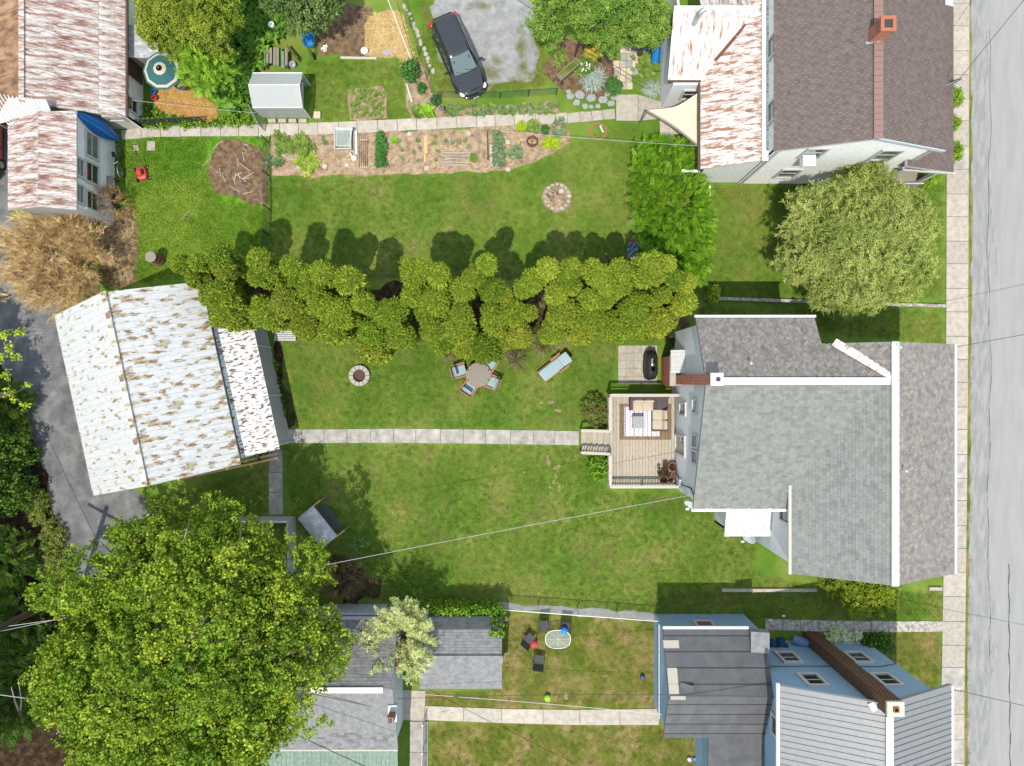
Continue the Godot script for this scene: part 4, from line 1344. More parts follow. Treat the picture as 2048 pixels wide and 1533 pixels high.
	# lightning rods with glass balls
	for q in [V(10.2, 7.35, -0.85), V(16.6, 7.75, 3.7), V(16.25, 7.95, -1.5)]:
		var lr := G.new()
		lr.tube([q - V(0, 0.05, 0), q + V(0, 0.75, 0)], 0.014, 0.006, 5)
		var rod := part(t, "lightning_rod", lr, M.steel)
		var bl := G.new()
		bl.ball(q + V(0, 0.4, 0), V(0.07, 0.07, 0.07), 10)
		part(rod, "glass_ball", bl, M.dish_grey)

func thing_part(par: Node3D, called: String) -> Node3D:
	# a part that is itself made of pieces
	var o := Node3D.new()
	o.name = called
	par.add_child(o, true)
	org[o] = org[par]
	return o

func brown_house() -> void:
	var t := thing("brown_roof_house", "white clapboard house with brown shingle roof at the north corner", "house", V(15.5, 0, -14))
	var br := greys(0.92, 1.07)
	var e0 := V(11.8, 6, -22)
	var e1 := V(11.8, 6, -10.45)
	var r0 := V(15.67, 7.64, -22)
	var r1 := V(15.67, 7.64, -10.45)
	var f0 := V(19.54, 6, -10.45)
	var f1 := V(19.54, 6, -22)
	var rw := deck_slab(t, [e0, e1, r1, r0], M.white_paint)
	shingles(rw, "shingle", V(11.8, 6, -18.5), e1, r1, V(15.67, 7.64, -18.5), 0.14, 0.3, M.brown_shingle, br, 0, 0.008)
	var re := deck_slab(t, [f0, f1, r0, r1], M.white_paint)
	shingles(re, "shingle", f0, V(19.54, 6, -18.5), V(15.67, 7.64, -18.5), r1, 0.14, 0.3, M.brown_shingle, br, 0, 0.008)
	var z := -10.45
	while z > -18.5:
		slabpart(rw, "ridge_shingle", V(15.67, 7.67, z - 0.13), V(0.4, 0.02, 0.25), M.ridge_brown, Basis(Vector3.RIGHT, 0.05))
		z -= 0.27
	var po := deck_slab(t, [V(21.7, 3.1, -10.35), V(21.7, 3.1, -22), V(18.9, 4.1, -22), V(18.9, 4.1, -10.35)], M.white_paint, "porch_roof")
	shingles(po, "shingle", V(21.7, 3.12, -10.35), V(21.7, 3.12, -18.5), V(18.9, 4.12, -18.5), V(18.9, 4.12, -10.35), 0.14, 0.3, M.brown_shingle, br, 0, 0.008)
	strip(po, "gutter", V(18.9, 3.6, -10.31), V(21.75, 3.05, -10.31), 0.06, 0.16, M.white_paint)
	for x in [19.3, 21.4]:
		slabpart(t, "porch_post", V(x, 1.5, -10.6), V(0.14, 3.0, 0.14), M.white_paint)
	slabpart(t, "porch_floor", V(20.4, 0.25, -15), V(2.6, 0.5, 9.0), M.grey_wood)
	var lat := G.new()
	for i in 16:
		bar(lat, V(19.15 + i * 0.15, 0.1, -10.42), V(19.15 + i * 0.15, 0.9, -10.42), 0.02, 0.05)
	bar(lat, V(19.1, 0.95, -10.42), V(21.5, 0.95, -10.42), 0.06, 0.06)
	part(t, "porch_rail", lat, M.white_paint)
	var gt := [0, 5.98, 0.5, 7.5, 1, 5.98]
	wall(t, V(12.1, 0, -10.7), V(19.2, 0, -10.7), gt, M.old_white_siding)
	siding(t, V(12.1, 0, -10.7), V(19.2, 0, -10.7), gt, 0.12, M.old_white_siding)
	wall(t, V(12.1, 0, -22), V(12.1, 0, -10.7), [0, 6, 1, 6], M.old_white_siding)
	wall(t, V(19.2, 0, -10.7), V(19.2, 0, -22), [0, 6, 1, 6], M.old_white_siding)
	strip(t, "verge_trim", V(15.67, 7.55, -10.47), V(19.5, 5.93, -10.47), 0.05, 0.2, M.dish_grey)
	strip(t, "corner_board", V(19.15, 0, -10.64), V(19.15, 6, -10.64), 0.14, 0.06, M.white_paint)
	strip(t, "downspout", V(12.2, 0.1, -10.6), V(12.2, 5.8, -10.6), 0.08, 0.08, M.white_paint)
	for q in [[13.95, 5.15, 0.8, 1.2], [17.45, 4.85, 0.85, 1.3], [14.0, 1.95, 0.85, 1.25], [17.1, 2.2, 0.85, 1.25]]:
		window(t, V(q[0], q[1], -10.69), Vector3.RIGHT, q[2], q[3], Vector3.UP, "glass_grey")
	for zz in [-15.6, -12.6]:
		window(t, V(12.09, 5.2, zz), Vector3.BACK, 0.8, 0.9, Vector3.UP, "glass_grey")
	# rusty lean-to, falls west
	var lt := deck_slab(t, [V(9.3, 2.98, -18.2), V(9.3, 2.98, -10.55), V(12.1, 4.53, -10.55), V(12.1, 4.53, -18.2)], M.white_paint, "lean_to_roof", 0.1)
	panels(lt, "roof_panel", V(9.3, 3.0, -18.2), V(9.3, 3.0, -10.55), V(12.1, 4.55, -10.55), V(12.1, 4.55, -18.2), 15, M.streak_rust_roof, 0.025, 0.025, 0.06)
	strip(lt, "gutter", V(9.22, 2.97, -14.8), V(9.22, 2.97, -10.5), 0.12, 0.1, M.dark_wood)
	strip(lt, "flashing", V(11.95, 4.5, -18.2), V(11.95, 4.5, -10.5), 0.3, 0.03, M.old_white_siding)
	wall(t, V(9.55, 0, -14.7), V(9.55, 0, -10.75), [0, 3.05, 1, 3.05], M.old_white_siding)
	wall(t, V(9.55, 0, -10.75), V(12.1, 0, -10.75), [0, 3.05, 1, 4.4], M.old_white_siding)
	# white wing, ridge east to west
	var wa := deck_slab(t, [V(7.7, 2.98, -14.95), V(12.1, 2.98, -14.95), V(12.1, 4.28, -17.8), V(7.7, 4.28, -17.8)], M.white_paint, "wing_roof", 0.1)
	panels(wa, "roof_panel", V(7.7, 3.0, -14.95), V(12.1, 3.0, -14.95), V(12.1, 4.3, -17.8), V(7.7, 4.3, -17.8), 10, M.white_rust_roof, 0.03, 0.03, 0.03)
	strip(wa, "gutter", V(7.7, 2.96, -14.88), V(9.4, 2.96, -14.88), 0.12, 0.1, M.dark_wood)
	strip(wa, "ridge_cap", V(7.7, 4.32, -17.8), V(12.1, 4.32, -17.8), 0.2, 0.05, M.pure_white)
	strip(wa, "valley_flashing", V(9.9, 3.4, -15.72), V(11.2, 4.05, -17.15), 0.16, 0.02, M.rusty_iron)
	var wb := deck_slab(t, [V(12.1, 2.98, -20.6), V(9.0, 2.98, -20.6), V(9.0, 4.28, -17.8), V(12.1, 4.28, -17.8)], M.white_paint, "wing_roof", 0.1)
	panels(wb, "roof_panel", V(12.1, 3.0, -20.6), V(9.0, 3.0, -20.6), V(9.0, 4.3, -17.8), V(12.1, 4.3, -17.8), 7, M.chalky_roof, 0.03, 0.03, 0.1)
	wall(t, V(7.95, 0, -14.72), V(9.55, 0, -14.72), [0, 3.0, 1, 3.0], M.white_siding)
	siding(t, V(7.95, 0, -14.72), V(9.55, 0, -14.72), [0, 3.0, 1, 3.0], 0.14, M.white_siding)
	wall(t, V(7.95, 0, -20.3), V(7.95, 0, -14.72), [0, 2.9, 0.5, 4.2, 1, 2.9], M.white_siding)
	siding(t, V(7.95, 0, -20.3), V(7.95, 0, -14.72), [0, 2.9, 0.5, 4.2, 1, 2.9], 0.14, M.white_siding)
	window(t, V(9.0, 1.9, -14.71), Vector3.RIGHT, 0.6, 1.0)
	# vent pipe
	var vp := G.new()
	var vb := V(8.72, 4.0, -17.2)
	vp.tube([vb, vb + V(0, 0.75, 0), vb + V(0.1, 0.95, -0.1), vb + V(0.25, 0.98, -0.2)], 0.12, 0.12, 10)
	part(t, "vent_pipe", vp, M.steel)
	var chm := thing_part(t, "chimney")
	bricks(chm, V(15.6, 0, -14.9), 0.56, 0.56, 7.3, 8.5, M.brick, M.mortar, 0.19, 0.09, 0.024)
	var cap := G.new()
	for q in [[-0.25, 0.0, 0.14, 0.64], [0.25, 0.0, 0.14, 0.64], [0.0, -0.25, 0.36, 0.14], [0.0, 0.25, 0.36, 0.14]]:
		cap.box(V(15.6 + q[0], 8.56, -14.9 + q[1]), V(q[2], 0.12, q[3]))
	part(chm, "brick_crown", cap, M.brick)
	var hole := G.new()
	hole.box(V(15.6, 8.505, -14.9), V(0.36, 0.01, 0.36))
	part(chm, "flue", hole, M.dark_trim)
	strip(chm, "flashing", V(15.2, 7.5, -14.6), V(15.7, 7.7, -14.58), 0.1, 0.03, M.steel)
	# window air conditioner
	slabpart(t, "air_conditioner", V(13.9, 4.65, -10.4), V(0.6, 0.4, 0.5), M.pure_white)
	var patio := G.new()
	patio.prism(spots([1318, 205, 1395, 205, 1395, 375, 1322, 340]), -0.05, 0.09)
	solo("patio", "cream concrete patio under the sail shade", "patio", patio, M.concrete2, spot(1350, 260), "", "structure")

func blue_house() -> void:
	var t := thing("blue_house", "blue clapboard house with silver standing seam roof and brown chimney", "house", V(16, 0, 16))
	var e0 := V(12.08, 6, 13.65)
	var e1 := V(12.08, 6, 24)
	var r0 := V(16.0, 7.87, 13.65)
	var r1 := V(16.0, 7.87, 24)
	var f0 := V(19.8, 6, 24)
	var f1 := V(19.8, 6, 13.65)
	var rw := deck_slab(t, [e0, e1, r1, r0], M.white_paint)
	panels(rw, "roof_panel", e0 + V(0, 0.02, 0), V(12.08, 6.02, 18.0), V(16.0, 7.89, 18.0), r0 + V(0, 0.02, 0), 16, M.silver_roof, 0.035, 0.03, 0.02)
	var re := deck_slab(t, [f0, f1, r0, r1], M.white_paint)
	panels(re, "roof_panel", V(19.8, 6.02, 18.0), f1 + V(0, 0.02, 0), r0 + V(0, 0.02, 0), V(16.0, 7.89, 18.0), 16, M.silver_roof, 0.035, 0.03, 0.02)
	strip(rw, "ridge_cap", r0 + V(0, 0.06, 0.5), r1 + V(0, 0.06, 0), 0.3, 0.06, M.pure_white)
	strip(rw, "gutter", e0 + V(-0.08, -0.03, -0.1), e1 + V(-0.08, -0.03, 0), 0.14, 0.12, M.pure_white)
	strip(re, "gutter", f1 + V(0.06, -0.03, 0), f0 + V(0.06, -0.03, 0), 0.1, 0.12, M.pure_white)
	strip(re, "verge_trim", f1 + V(0.0, -0.06, -0.03), r0 + V(0.3, -0.2, -0.03), 0.05, 0.18, M.silver_roof)
	var gt := [0, 6.0, 0.46, 7.7, 1, 6.0]
	wall(t, V(19.0, 0, 13.9), V(12.4, 0, 13.9), gt, M.blue_siding)
	siding(t, V(19.0, 0, 13.9), V(12.4, 0, 13.9), gt, 0.11, M.blue_siding)
	wall(t, V(12.4, 0, 13.9), V(12.4, 0, 24), [0, 6, 1, 6], M.blue_siding)
	siding(t, V(12.4, 0, 13.9), V(12.4, 0, 18), [0, 6, 1, 6], 0.11, M.blue_siding)
	wall(t, V(19.0, 0, 24), V(19.0, 0, 13.9), [0, 6, 1, 6], M.blue_siding)
	strip(t, "foundation", V(12.4, 0.1, 13.84), V(19.0, 0.1, 13.84), 0.1, 0.2, M.lichen_stone)
	for q in [[13.97, 2.15], [14.05, 4.85], [17.5, 2.15], [17.5, 4.85]]:
		window(t, V(q[0], q[1], 13.89), Vector3.LEFT, 0.72, 1.15, Vector3.UP, "glass_dark", "window", 0.14)
	window(t, V(12.39, 4.9, 16.1), Vector3.BACK, 0.8, 1.15)
	var wc := G.new()
	wc.tube([V(12.5, 3.35, 13.84), V(15.0, 3.3, 13.84), V(18.0, 3.35, 13.84), V(18.95, 3.0, 13.84)], 0.018, 0.018, 5)
	part(t, "wall_cable", wc, M.cable_dark)
	var chm := thing_part(t, "chimney")
	bricks(chm, V(15.95, 0, 13.56), 0.72, 0.56, 0, 8.4, M.brown_brick, M.orange_mortar, 0.16, 0.1, 0.032)
	var cp := G.new()
	for q in [[-0.24, 0.0, 0.24, 0.62], [0.24, 0.0, 0.24, 0.62], [0.0, -0.21, 0.24, 0.2], [0.0, 0.21, 0.24, 0.2]]:
		cp.box(V(15.95 + q[0], 8.46, 13.56 + q[1]), V(q[2], 0.12, q[3]))
	part(chm, "cap", cp, M.cream_board)
	var fl := G.new()
	fl.lathe(V(15.95, 8.4, 13.56), [Vector2(0.15, 0), Vector2(0.15, 0.2), Vector2(0.11, 0.2), Vector2(0.11, 0.02), Vector2(0, 0.02)], 4, Basis(Vector3.UP, PI / 4))
	part(chm, "flue", fl, M.terracotta)
	strip(chm, "flashing", V(15.35, 7.62, 13.7), V(15.5, 7.7, 14.0), 0.25, 0.08, M.pure_white)
	# rear wing with a dark membrane
	var w := thing_part(t, "rear_wing")
	var a0 := V(12.4, 3.2, 12.06)
	var a1 := V(7.42, 3.2, 12.06)
	var b1 := V(7.42, 4.4, 14.87)
	var b0 := V(12.4, 4.4, 14.87)
	var c0 := V(7.42, 3.2, 17.4)
	var c1 := V(12.4, 3.2, 17.4)
	deck_slab(w, [a0, a1, b1, b0], M.membrane, "wing_roof", 0.12)
	deck_slab(w, [c0, c1, b0, b1], M.membrane, "wing_roof", 0.12)
	deck_slab(w, [V(9.62, 3.1, 22), V(12.4, 3.1, 22), V(12.4, 3.24, 17.3), V(9.62, 3.24, 17.3)], M.membrane, "wing_roof", 0.12)
	var lap := G.new()
	for k in 4:
		var s := (k + 0.45) / 4.2
		bar(lap, a1.lerp(b1, s) + V(0.02, 0.008, 0), a0.lerp(b0, s) + V(0, 0.008, 0), 0.05, 0.012)
		bar(lap, c0.lerp(b1, s) + V(0.02, 0.008, 0), c1.lerp(b0, s) + V(0, 0.008, 0), 0.05, 0.012)
	part(w, "membrane_lap", lap, M.black_cover)
	for q in [[1343, 1290, 32, 14, 0.28], [1346, 1362, 20, 44, 0.75], [1356, 1396, 30, 6, 0.98]]:
		var h: float = lerpf(3.2, 4.4, q[4])
		var p := spot(q[0], q[1], h)
		slabpart(w, "bare_board", V(p.x, 3.2 + (p.z - 12.06) * 0.427 + 0.01, p.z), V(q[2] * 0.0236, 0.02, q[3] * 0.026), M.bare_deck, Basis(Vector3.RIGHT, -0.403))
	var fp := G.new()
	var fq := spot(1372, 1372, 4.2)
	fp.slab([fq + V(-0.3, 0.02, 0.15), fq + V(0.3, 0.16, 0.3), fq + V(0.35, 0.2, -0.05), fq + V(-0.25, 0.0, -0.15)], 0.02)
	part(w, "loose_membrane", fp, M.membrane)
	var box := spot(1512, 1278, 3.7)
	slabpart(w, "roof_hatch", V(12.0, 3.6, 12.5), V(0.85, 0.5, 1.0), M.shed_shingle, Basis(Vector3.BACK, 0.2))
	strip(w, "gutter", V(7.4, 3.18, 12.0), V(11.6, 3.18, 12.0), 0.12, 0.1, M.pure_white)
	var wt := [0, 3.25, 0.51, 4.3, 1, 3.25]
	wall(w, V(7.62, 0, 12.38), V(7.62, 0, 17.2), wt, M.blue_siding)
	siding(w, V(7.62, 0, 12.38), V(7.62, 0, 17.2), wt, 0.11, M.blue_siding)
	wall(w, V(12.4, 0, 12.38), V(7.62, 0, 12.38), [0, 3.2, 1, 3.2], M.blue_siding)
	siding(w, V(12.4, 0, 12.38), V(7.62, 0, 12.38), [0, 3.2, 1, 3.2], 0.11, M.blue_siding)
	wall(w, V(7.62, 0, 17.2), V(9.8, 0, 17.2), [0, 3.2, 1, 3.2], M.blue_siding)
	wall(w, V(9.8, 0, 17.2), V(9.8, 0, 22), [0, 3.2, 1, 3.1], M.blue_siding)
	strip(w, "wall_band", V(7.54, 1.6, 12.38), V(7.54, 1.6, 17.2), 0.05, 0.08, M.white_paint)
	strip(w, "downspout", V(9.72, 0.1, 17.5), V(9.72, 3.1, 17.5), 0.08, 0.08, M.pure_white)
	var wn := window(w, V(9.84, 1.65, 12.37), Vector3.LEFT, 0.75, 0.75)
	for i in 3:
		strip(wn, "shelf_slat", V(9.5, 1.45 + i * 0.22, 12.33), V(10.18, 1.45 + i * 0.22, 12.33), 0.03, 0.03, M.red_wood)

func bu(u: float, v: float, h: float) -> Vector3:
	return Vector3(0.977 * u + 0.212 * v, h, -0.212 * u + 0.977 * v)

func white_barn() -> void:
	var t := thing("white_barn", "barn with peeling white metal roof beside the alley", "barn", bu(-17.3, -3.5, 0))
	var e0 := bu(-21.36, -8.02, 3)
	var e1 := bu(-21.36, 1.06, 3)
	var r1 := bu(-17.33, 1.06, 5.6)
	var r0 := bu(-17.33, -8.02, 5.6)
	var f0 := bu(-13.72, 1.06, 3.5)
	var f1 := bu(-13.72, -8.02, 3.5)
	var up := V(0, 0.02, 0)
	var rw := deck_slab(t, [e0, e1, r1, r0], M.white_paint)
	panels(rw, "roof_panel", e0 + up, e1 + up, r1 + up, r0 + up, 30, M.sparse_peeling_roof, 0.022, 0.022, 0.05)
	var re := deck_slab(t, [f0, f1, r0, r1], M.white_paint)
	panels(re, "roof_panel", f0 + up, f1 + up, r0 + up, r1 + up, 30, M.peeling_roof, 0.022, 0.022, 0.03)
	strip(rw, "ridge_cap", r0 + V(0, 0.05, 0), r1 + V(0, 0.05, 0), 0.24, 0.06, M.peeling_roof)
	var g0 := bu(-12.1, 0.75, 2.35)
	var g1 := bu(-12.1, -7.3, 2.35)
	var h1 := bu(-13.8, -7.3, 3.05)
	var h0 := bu(-13.8, 0.75, 3.05)
	var rl := deck_slab(t, [g0, g1, h1, h0], M.white_paint, "lean_to_roof", 0.1)
	panels(rl, "roof_panel", g0 + up, g1 + up, h1 + up, h0 + up, 27, M.peeling_roof_shed, 0.022, 0.022, 0.05)
	var gt := [0, 3.4, 0.49, 5.4, 1, 2.95]
	wall(t, bu(-21.1, -7.8, 0), bu(-21.1, 0.85, 0), [0, 3, 1, 3], M.old_white_siding)
	wall(t, bu(-21.1, 0.85, 0), bu(-13.9, 0.85, 0), [0, 2.95, 0.52, 5.4, 1, 3.4], M.old_white_siding)
	wall(t, bu(-13.9, 0.85, 0), bu(-13.9, -7.8, 0), [0, 3.4, 1, 3.4], M.old_white_siding)
	wall(t, bu(-13.9, -7.8, 0), bu(-21.1, -7.8, 0), gt, M.old_white_siding)
	wall(t, bu(-13.9, 0.6, 0), bu(-12.3, 0.6, 0), [0, 2.9, 1, 2.35], M.old_white_siding)
	# lattice along the lean-to
	var la := G.new()
	var x := -7.2
	while x < 0.55:
		for s in [-1.0, 1.0]:
			var a := x
			var b: float = x + 2.1
			var y0 := 0.1
			var y1 := 2.2
			if b > 0.55:
				y1 = 0.1 + (0.55 - a)
				b = 0.55
			if s < 0.0:
				y0 = 2.3 - y0
				y1 = 2.3 - y1
			bar(la, bu(-12.25, a, y0), bu(-12.25, b, y1), 0.008, 0.035)
		x += 0.12
	for q in [0.08, 2.25]:
		bar(la, bu(-12.25, -7.2, q), bu(-12.25, 0.6, q), 0.05, 0.07)
	part(t, "lattice", la, M.white_paint, "stuff")
	for v in [-7.2, -4.6, -2.0, 0.55]:
		var po := G.new()
		bar(po, bu(-12.22, v, 0), bu(-12.22, v, 2.3), 0.09, 0.09)
		part(t, "lattice_post", po, M.white_paint)

func rusty_barns() -> void:
	var t := thing("rusty_barn", "long low barn with rust and white streaked metal roof at the north west", "barn", V(-23, 0, -18))
	var up := V(0, 0.02, 0)
	var e0 := V(-19.5, 2.2, -13.42)
	var e1 := V(-19.5, 2.2, -24)
	var r1 := V(-23.4, 4.1, -24)
	var r0 := V(-23.4, 4.1, -13.42)
	var re := deck_slab(t, [e0, e1, r1, r0], M.white_paint)
	var m0 := e0.lerp(r0, 0.27)
	var m1 := e1.lerp(r1, 0.27)
	panels(re, "roof_panel", e0 + up, e1 + up, m1 + up, m0 + up, 16, M.chalky_roof, 0.012, 0.05, 0.06)
	panels(re, "roof_panel", m0 + up * 1.8, m1 + up * 1.8, r1 + up * 1.8, r0 + up * 1.8, 16, M.rusty_roof, 0.012, 0.05, 0.12)
	var w0 := V(-27.4, 2.2, -24)
	var w1 := V(-27.4, 2.2, -13.42)
	var rw := deck_slab(t, [w0, w1, r0, r1], M.white_paint)
	panels(rw, "roof_panel", w0 + up, w1 + up, r0 + up, r1 + up, 14, M.tan_rust_roof, 0.012, 0.05, 0.2)
	strip(re, "ridge_cap", r0 + V(0, 0.05, 0), r1 + V(0, 0.05, 0), 0.26, 0.06, M.chalky_roof)
	strip(re, "gutter", e0 + V(0.06, -0.03, 0), e1 + V(0.06, -0.03, 0), 0.1, 0.1, M.dark_wood)
	wall(t, V(-19.75, 0, -13.6), V(-19.75, 0, -24), [0, 2.2, 1, 2.2], M.old_white_siding)
	wall(t, V(-23.4, 0, -13.62), V(-19.75, 0, -13.62), [0, 4.0, 1, 2.25], M.cream_board)
	siding(t, V(-23.4, 0, -13.62), V(-19.75, 0, -13.62), [0, 4.0, 1, 2.25], 0.2, M.cream_board)
	window(t, V(-20.35, 1.65, -13.61), Vector3.RIGHT, 0.75, 0.5)
	window(t, V(-19.74, 1.2, -14.4), Vector3.FORWARD, 0.6, 0.9, Vector3.UP, "glass_dark")
	var sl := thing_part(t, "slatted_vent")
	for i in 9:
		slabpart(sl, "slat", V(-19.68, 0.25 + i * 0.17, -16.6), V(0.04, 0.1, 1.5), M.dark_wood)
	# the lower barn
	var k := thing("tool_barn", "rust red roofed tool barn with blue kayak on its wall", "barn", V(-22.5, 0, -11))
	var a0 := V(-21.1, 3.6, -8.42)
	var a1 := V(-21.1, 3.6, -13.2)
	var b1 := V(-22.6, 4.15, -12.95)
	var b0 := V(-22.6, 4.15, -8.42)
	var c0 := V(-24.5, 3.5, -12.62)
	var c1 := V(-24.5, 3.5, -8.42)
	var ke := deck_slab(k, [a0, a1, b1, b0], M.white_paint)
	panels(ke, "roof_panel", a0 + up, a1 + up, b1 + up, b0 + up, 8, M.rusty_roof, 0.012, 0.05, 0.15)
	var kw := deck_slab(k, [c0, c1, b0, b1], M.white_paint)
	panels(kw, "roof_panel", c0 + up, c1 + up, b0 + up, b1 + up, 8, M.rusty_roof, 0.012, 0.05, 0.15)
	wall(k, V(-21.3, 0, -8.6), V(-21.3, 0, -13.1), [0, 3.6, 1, 3.6], M.old_white_siding)
	siding(k, V(-21.3, 0, -8.6), V(-21.3, 0, -13.1), [0, 3.6, 1, 3.6], 0.22, M.old_white_siding)
	wall(k, V(-24.3, 0, -8.6), V(-21.3, 0, -8.6), [0, 3.5, 0.55, 4.1, 1, 3.6], M.white_corrugated)
	var co := G.new()
	for i in 20:
		co.tube([V(-24.3 + i * 0.155, 0.05, -8.6), V(-24.3 + i * 0.155, 3.5, -8.6)], 0.04, 0.04, 6)
	part(k, "corrugation", co, M.white_corrugated)
	wall(k, V(-24.3, 0, -12.5), V(-24.3, 0, -8.6), [0, 3.5, 1, 3.5], M.old_white_siding)
	window(k, V(-21.29, 2.1, -10.6), Vector3.FORWARD, 0.9, 1.0)
	window(k, V(-21.29, 2.1, -12.0), Vector3.FORWARD, 1.1, 1.0, Vector3.UP, "glass_grey")
	window(k, V(-21.29, 3.1, -10.6), Vector3.FORWARD, 0.8, 0.5, Vector3.UP, "glass_grey")
	window(k, V(-21.29, 3.1, -9.3), Vector3.FORWARD, 0.8, 0.5, Vector3.UP, "glass_grey")
	window(k, V(-21.29, 2.1, -9.2), Vector3.FORWARD, 0.8, 0.9)
	# the corrugated link between both
	var lk := thing("link_roof", "small white corrugated roof joining the two rusty barns", "roof", V(-23.5, 0, -13.4))
	var lr := deck_slab(lk, [V(-25.4, 3.3, -12.6), V(-22.2, 3.85, -13.1), V(-22.2, 4.15, -13.5), V(-24.0, 4.15, -13.6)], M.white_corrugated, "roof", 0.06)
	panels(lr, "roof_panel", V(-25.4, 3.34, -12.6), V(-22.2, 3.89, -13.1), V(-22.2, 4.19, -13.5), V(-24.0, 4.19, -13.6), 14, M.white_corrugated, 0.03, 0.05, 0.1)
	for x in [-25.2, -24.4]:
		slabpart(lk, "post", V(x, 1.6, -12.75), V(0.1, 3.2, 0.1), M.grey_wood)

func sheds() -> void:
	var t := thing("garden_shed", "small grey shingled garden shed with creeper on its north eave", "shed", V(-2.5, 0, 13.5))
	var x0 := -4.6
	var x1 := -0.5
	var pr := [V(0, 1.8, 11.92), V(0, 2.62, 12.3), V(0, 3.2, 13.55), V(0, 2.62, 15.0), V(0, 2.35, 15.35)]
	for i in 4:
		var a: Vector3 = pr[i]
		var b: Vector3 = pr[i + 1]
		if i < 2:
			var s := deck_slab(t, [V(x1, a.y, a.z), V(x0, a.y, a.z), V(x0, b.y, b.z), V(x1, b.y, b.z)], M.white_paint, "roof", 0.06)
			shingles(s, "shingle", V(x1, a.y, a.z), V(x0, a.y, a.z), V(x0, b.y, b.z), V(x1, b.y, b.z), 0.14, 0.3, M.shed_shingle, greys(0.85, 1.1), 60 if i == 1 else 0)
		else:
			var s := deck_slab(t, [V(x0, b.y, b.z), V(x1, b.y, b.z), V(x1, a.y, a.z), V(x0, a.y, a.z)], M.white_paint, "roof", 0.06)
			shingles(s, "shingle", V(x0, b.y, b.z), V(x1, b.y, b.z), V(x1, a.y, a.z), V(x0, a.y, a.z), 0.14, 0.3, M.shed_shingle, greys(0.95, 1.2), 60 if i == 2 else 0)
	strip(t, "ridge_cap", V(x0 - 0.02, 3.21, 13.55), V(x1 + 0.05, 3.21, 13.55), 0.36, 0.04, M.shed_shingle)
	var gt := [0, 1.75, 0.1, 2.5, 0.47, 3.1, 0.9, 2.5, 1, 2.3]
	wall(t, V(x1 - 0.1, 0, 15.15), V(x1 - 0.1, 0, 12.0), [0, 2.35, 0.08, 2.5, 0.51, 3.1, 0.91, 2.5, 1, 1.75], M.dish_grey)
	wall(t, V(x0 + 0.1, 0, 12.0), V(x0 + 0.1, 0, 15.15), gt, M.dish_grey)
	wall(t, V(x1 - 0.1, 0, 12.0), V(x0 + 0.1, 0, 12.0), [0, 1.8, 1, 1.8], M.dish_grey)
	wall(t, V(x0 + 0.1, 0, 15.15), V(x1 - 0.1, 0, 15.15), [0, 2.3, 1, 2.3], M.dish_grey)
	slabpart(t, "step", V(-3.9, 0.06, 15.75), V(0.6, 0.12, 0.6), M.concrete0)
	# garage under the big maple
	var k := thing("garage", "grey shingled garage half hidden under the big maple", "garage", V(-9, 0, 14.6))
	var g0 := V(-5.7, 2.6, 11.8)
	var g1 := V(-13.5, 2.6, 11.8)
	var r1 := V(-13.5, 4.2, 14.6)
	var r0 := V(-5.7, 4.2, 14.6)
	var h0 := V(-13.5, 2.6, 18.3)
	var h1 := V(-5.7, 2.6, 18.3)
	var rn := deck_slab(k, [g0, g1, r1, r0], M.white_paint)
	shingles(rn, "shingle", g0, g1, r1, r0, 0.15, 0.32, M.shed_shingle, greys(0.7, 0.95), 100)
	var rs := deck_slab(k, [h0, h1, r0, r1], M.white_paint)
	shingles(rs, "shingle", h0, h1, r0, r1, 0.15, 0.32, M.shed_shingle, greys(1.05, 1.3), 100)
	strip(rs, "ridge_cap", V(-13.5, 4.23, 14.62), V(-6.15, 4.23, 14.62), 0.26, 0.06, M.pure_white)
	var gr := deck_slab(k, [V(-13.5, 2.2, 21.5), V(-5.72, 2.2, 21.5), V(-5.72, 2.55, 18.32), V(-13.5, 2.55, 18.32)], M.green_corrugated, "lean_to_roof", 0.05)
	panels(gr, "roof_panel", V(-13.5, 2.22, 21.5), V(-5.72, 2.22, 21.5), V(-5.72, 2.57, 18.32), V(-13.5, 2.57, 18.32), 36, M.green_corrugated, 0.03, 0.06, 0.15)
	strip(gr, "edge_trim", V(-13.5, 2.6, 18.3), V(-5.7, 2.6, 18.3), 0.12, 0.04, M.cream_board)
	wall(k, V(-5.85, 0, 18.1), V(-5.85, 0, 12.0), [0, 2.55, 0.57, 4.1, 1, 2.6], M.white_siding)
	siding(k, V(-5.85, 0, 18.1), V(-5.85, 0, 12.0), [0, 2.55, 0.57, 4.1, 1, 2.6], 0.14, M.dish_grey)
	wall(k, V(-5.85, 0, 12.0), V(-13.3, 0, 12.0), [0, 2.6, 1, 2.6], M.white_siding)
	wall(k, V(-13.3, 0, 18.1), V(-5.85, 0, 18.1), [0, 2.6, 1, 2.6], M.white_siding)
	wall(k, V(-13.3, 0, 12.0), V(-13.3, 0, 18.1), [0, 2.6, 0.43, 4.1, 1, 2.55], M.white_siding)
	var ch := thing_part(k, "chimney")
	slabpart(ch, "flashing", V(-5.75, 3.75, 15.9), V(0.42, 0.3, 0.8), M.dish_grey)
	bricks(ch, V(-5.75, 0, 15.95), 0.3, 0.3, 3.4, 4.5, M.brick, M.mortar, 0.2, 0.08)
	slabpart(ch, "flue", V(-5.75, 4.52, 15.95), V(0.2, 0.05, 0.2), M.dark_trim)
	# woven fence board behind garage
	var bf := thing("board_fence", "pale grey board fence north of the garage", "fence", spot(740, 1215))
	for i in 9:
		slabpart(bf, "board", spot(655, 1210) + V(0.38 * i, 0.75, 0), V(0.36, 1.5, 0.05), M.dish_grey)
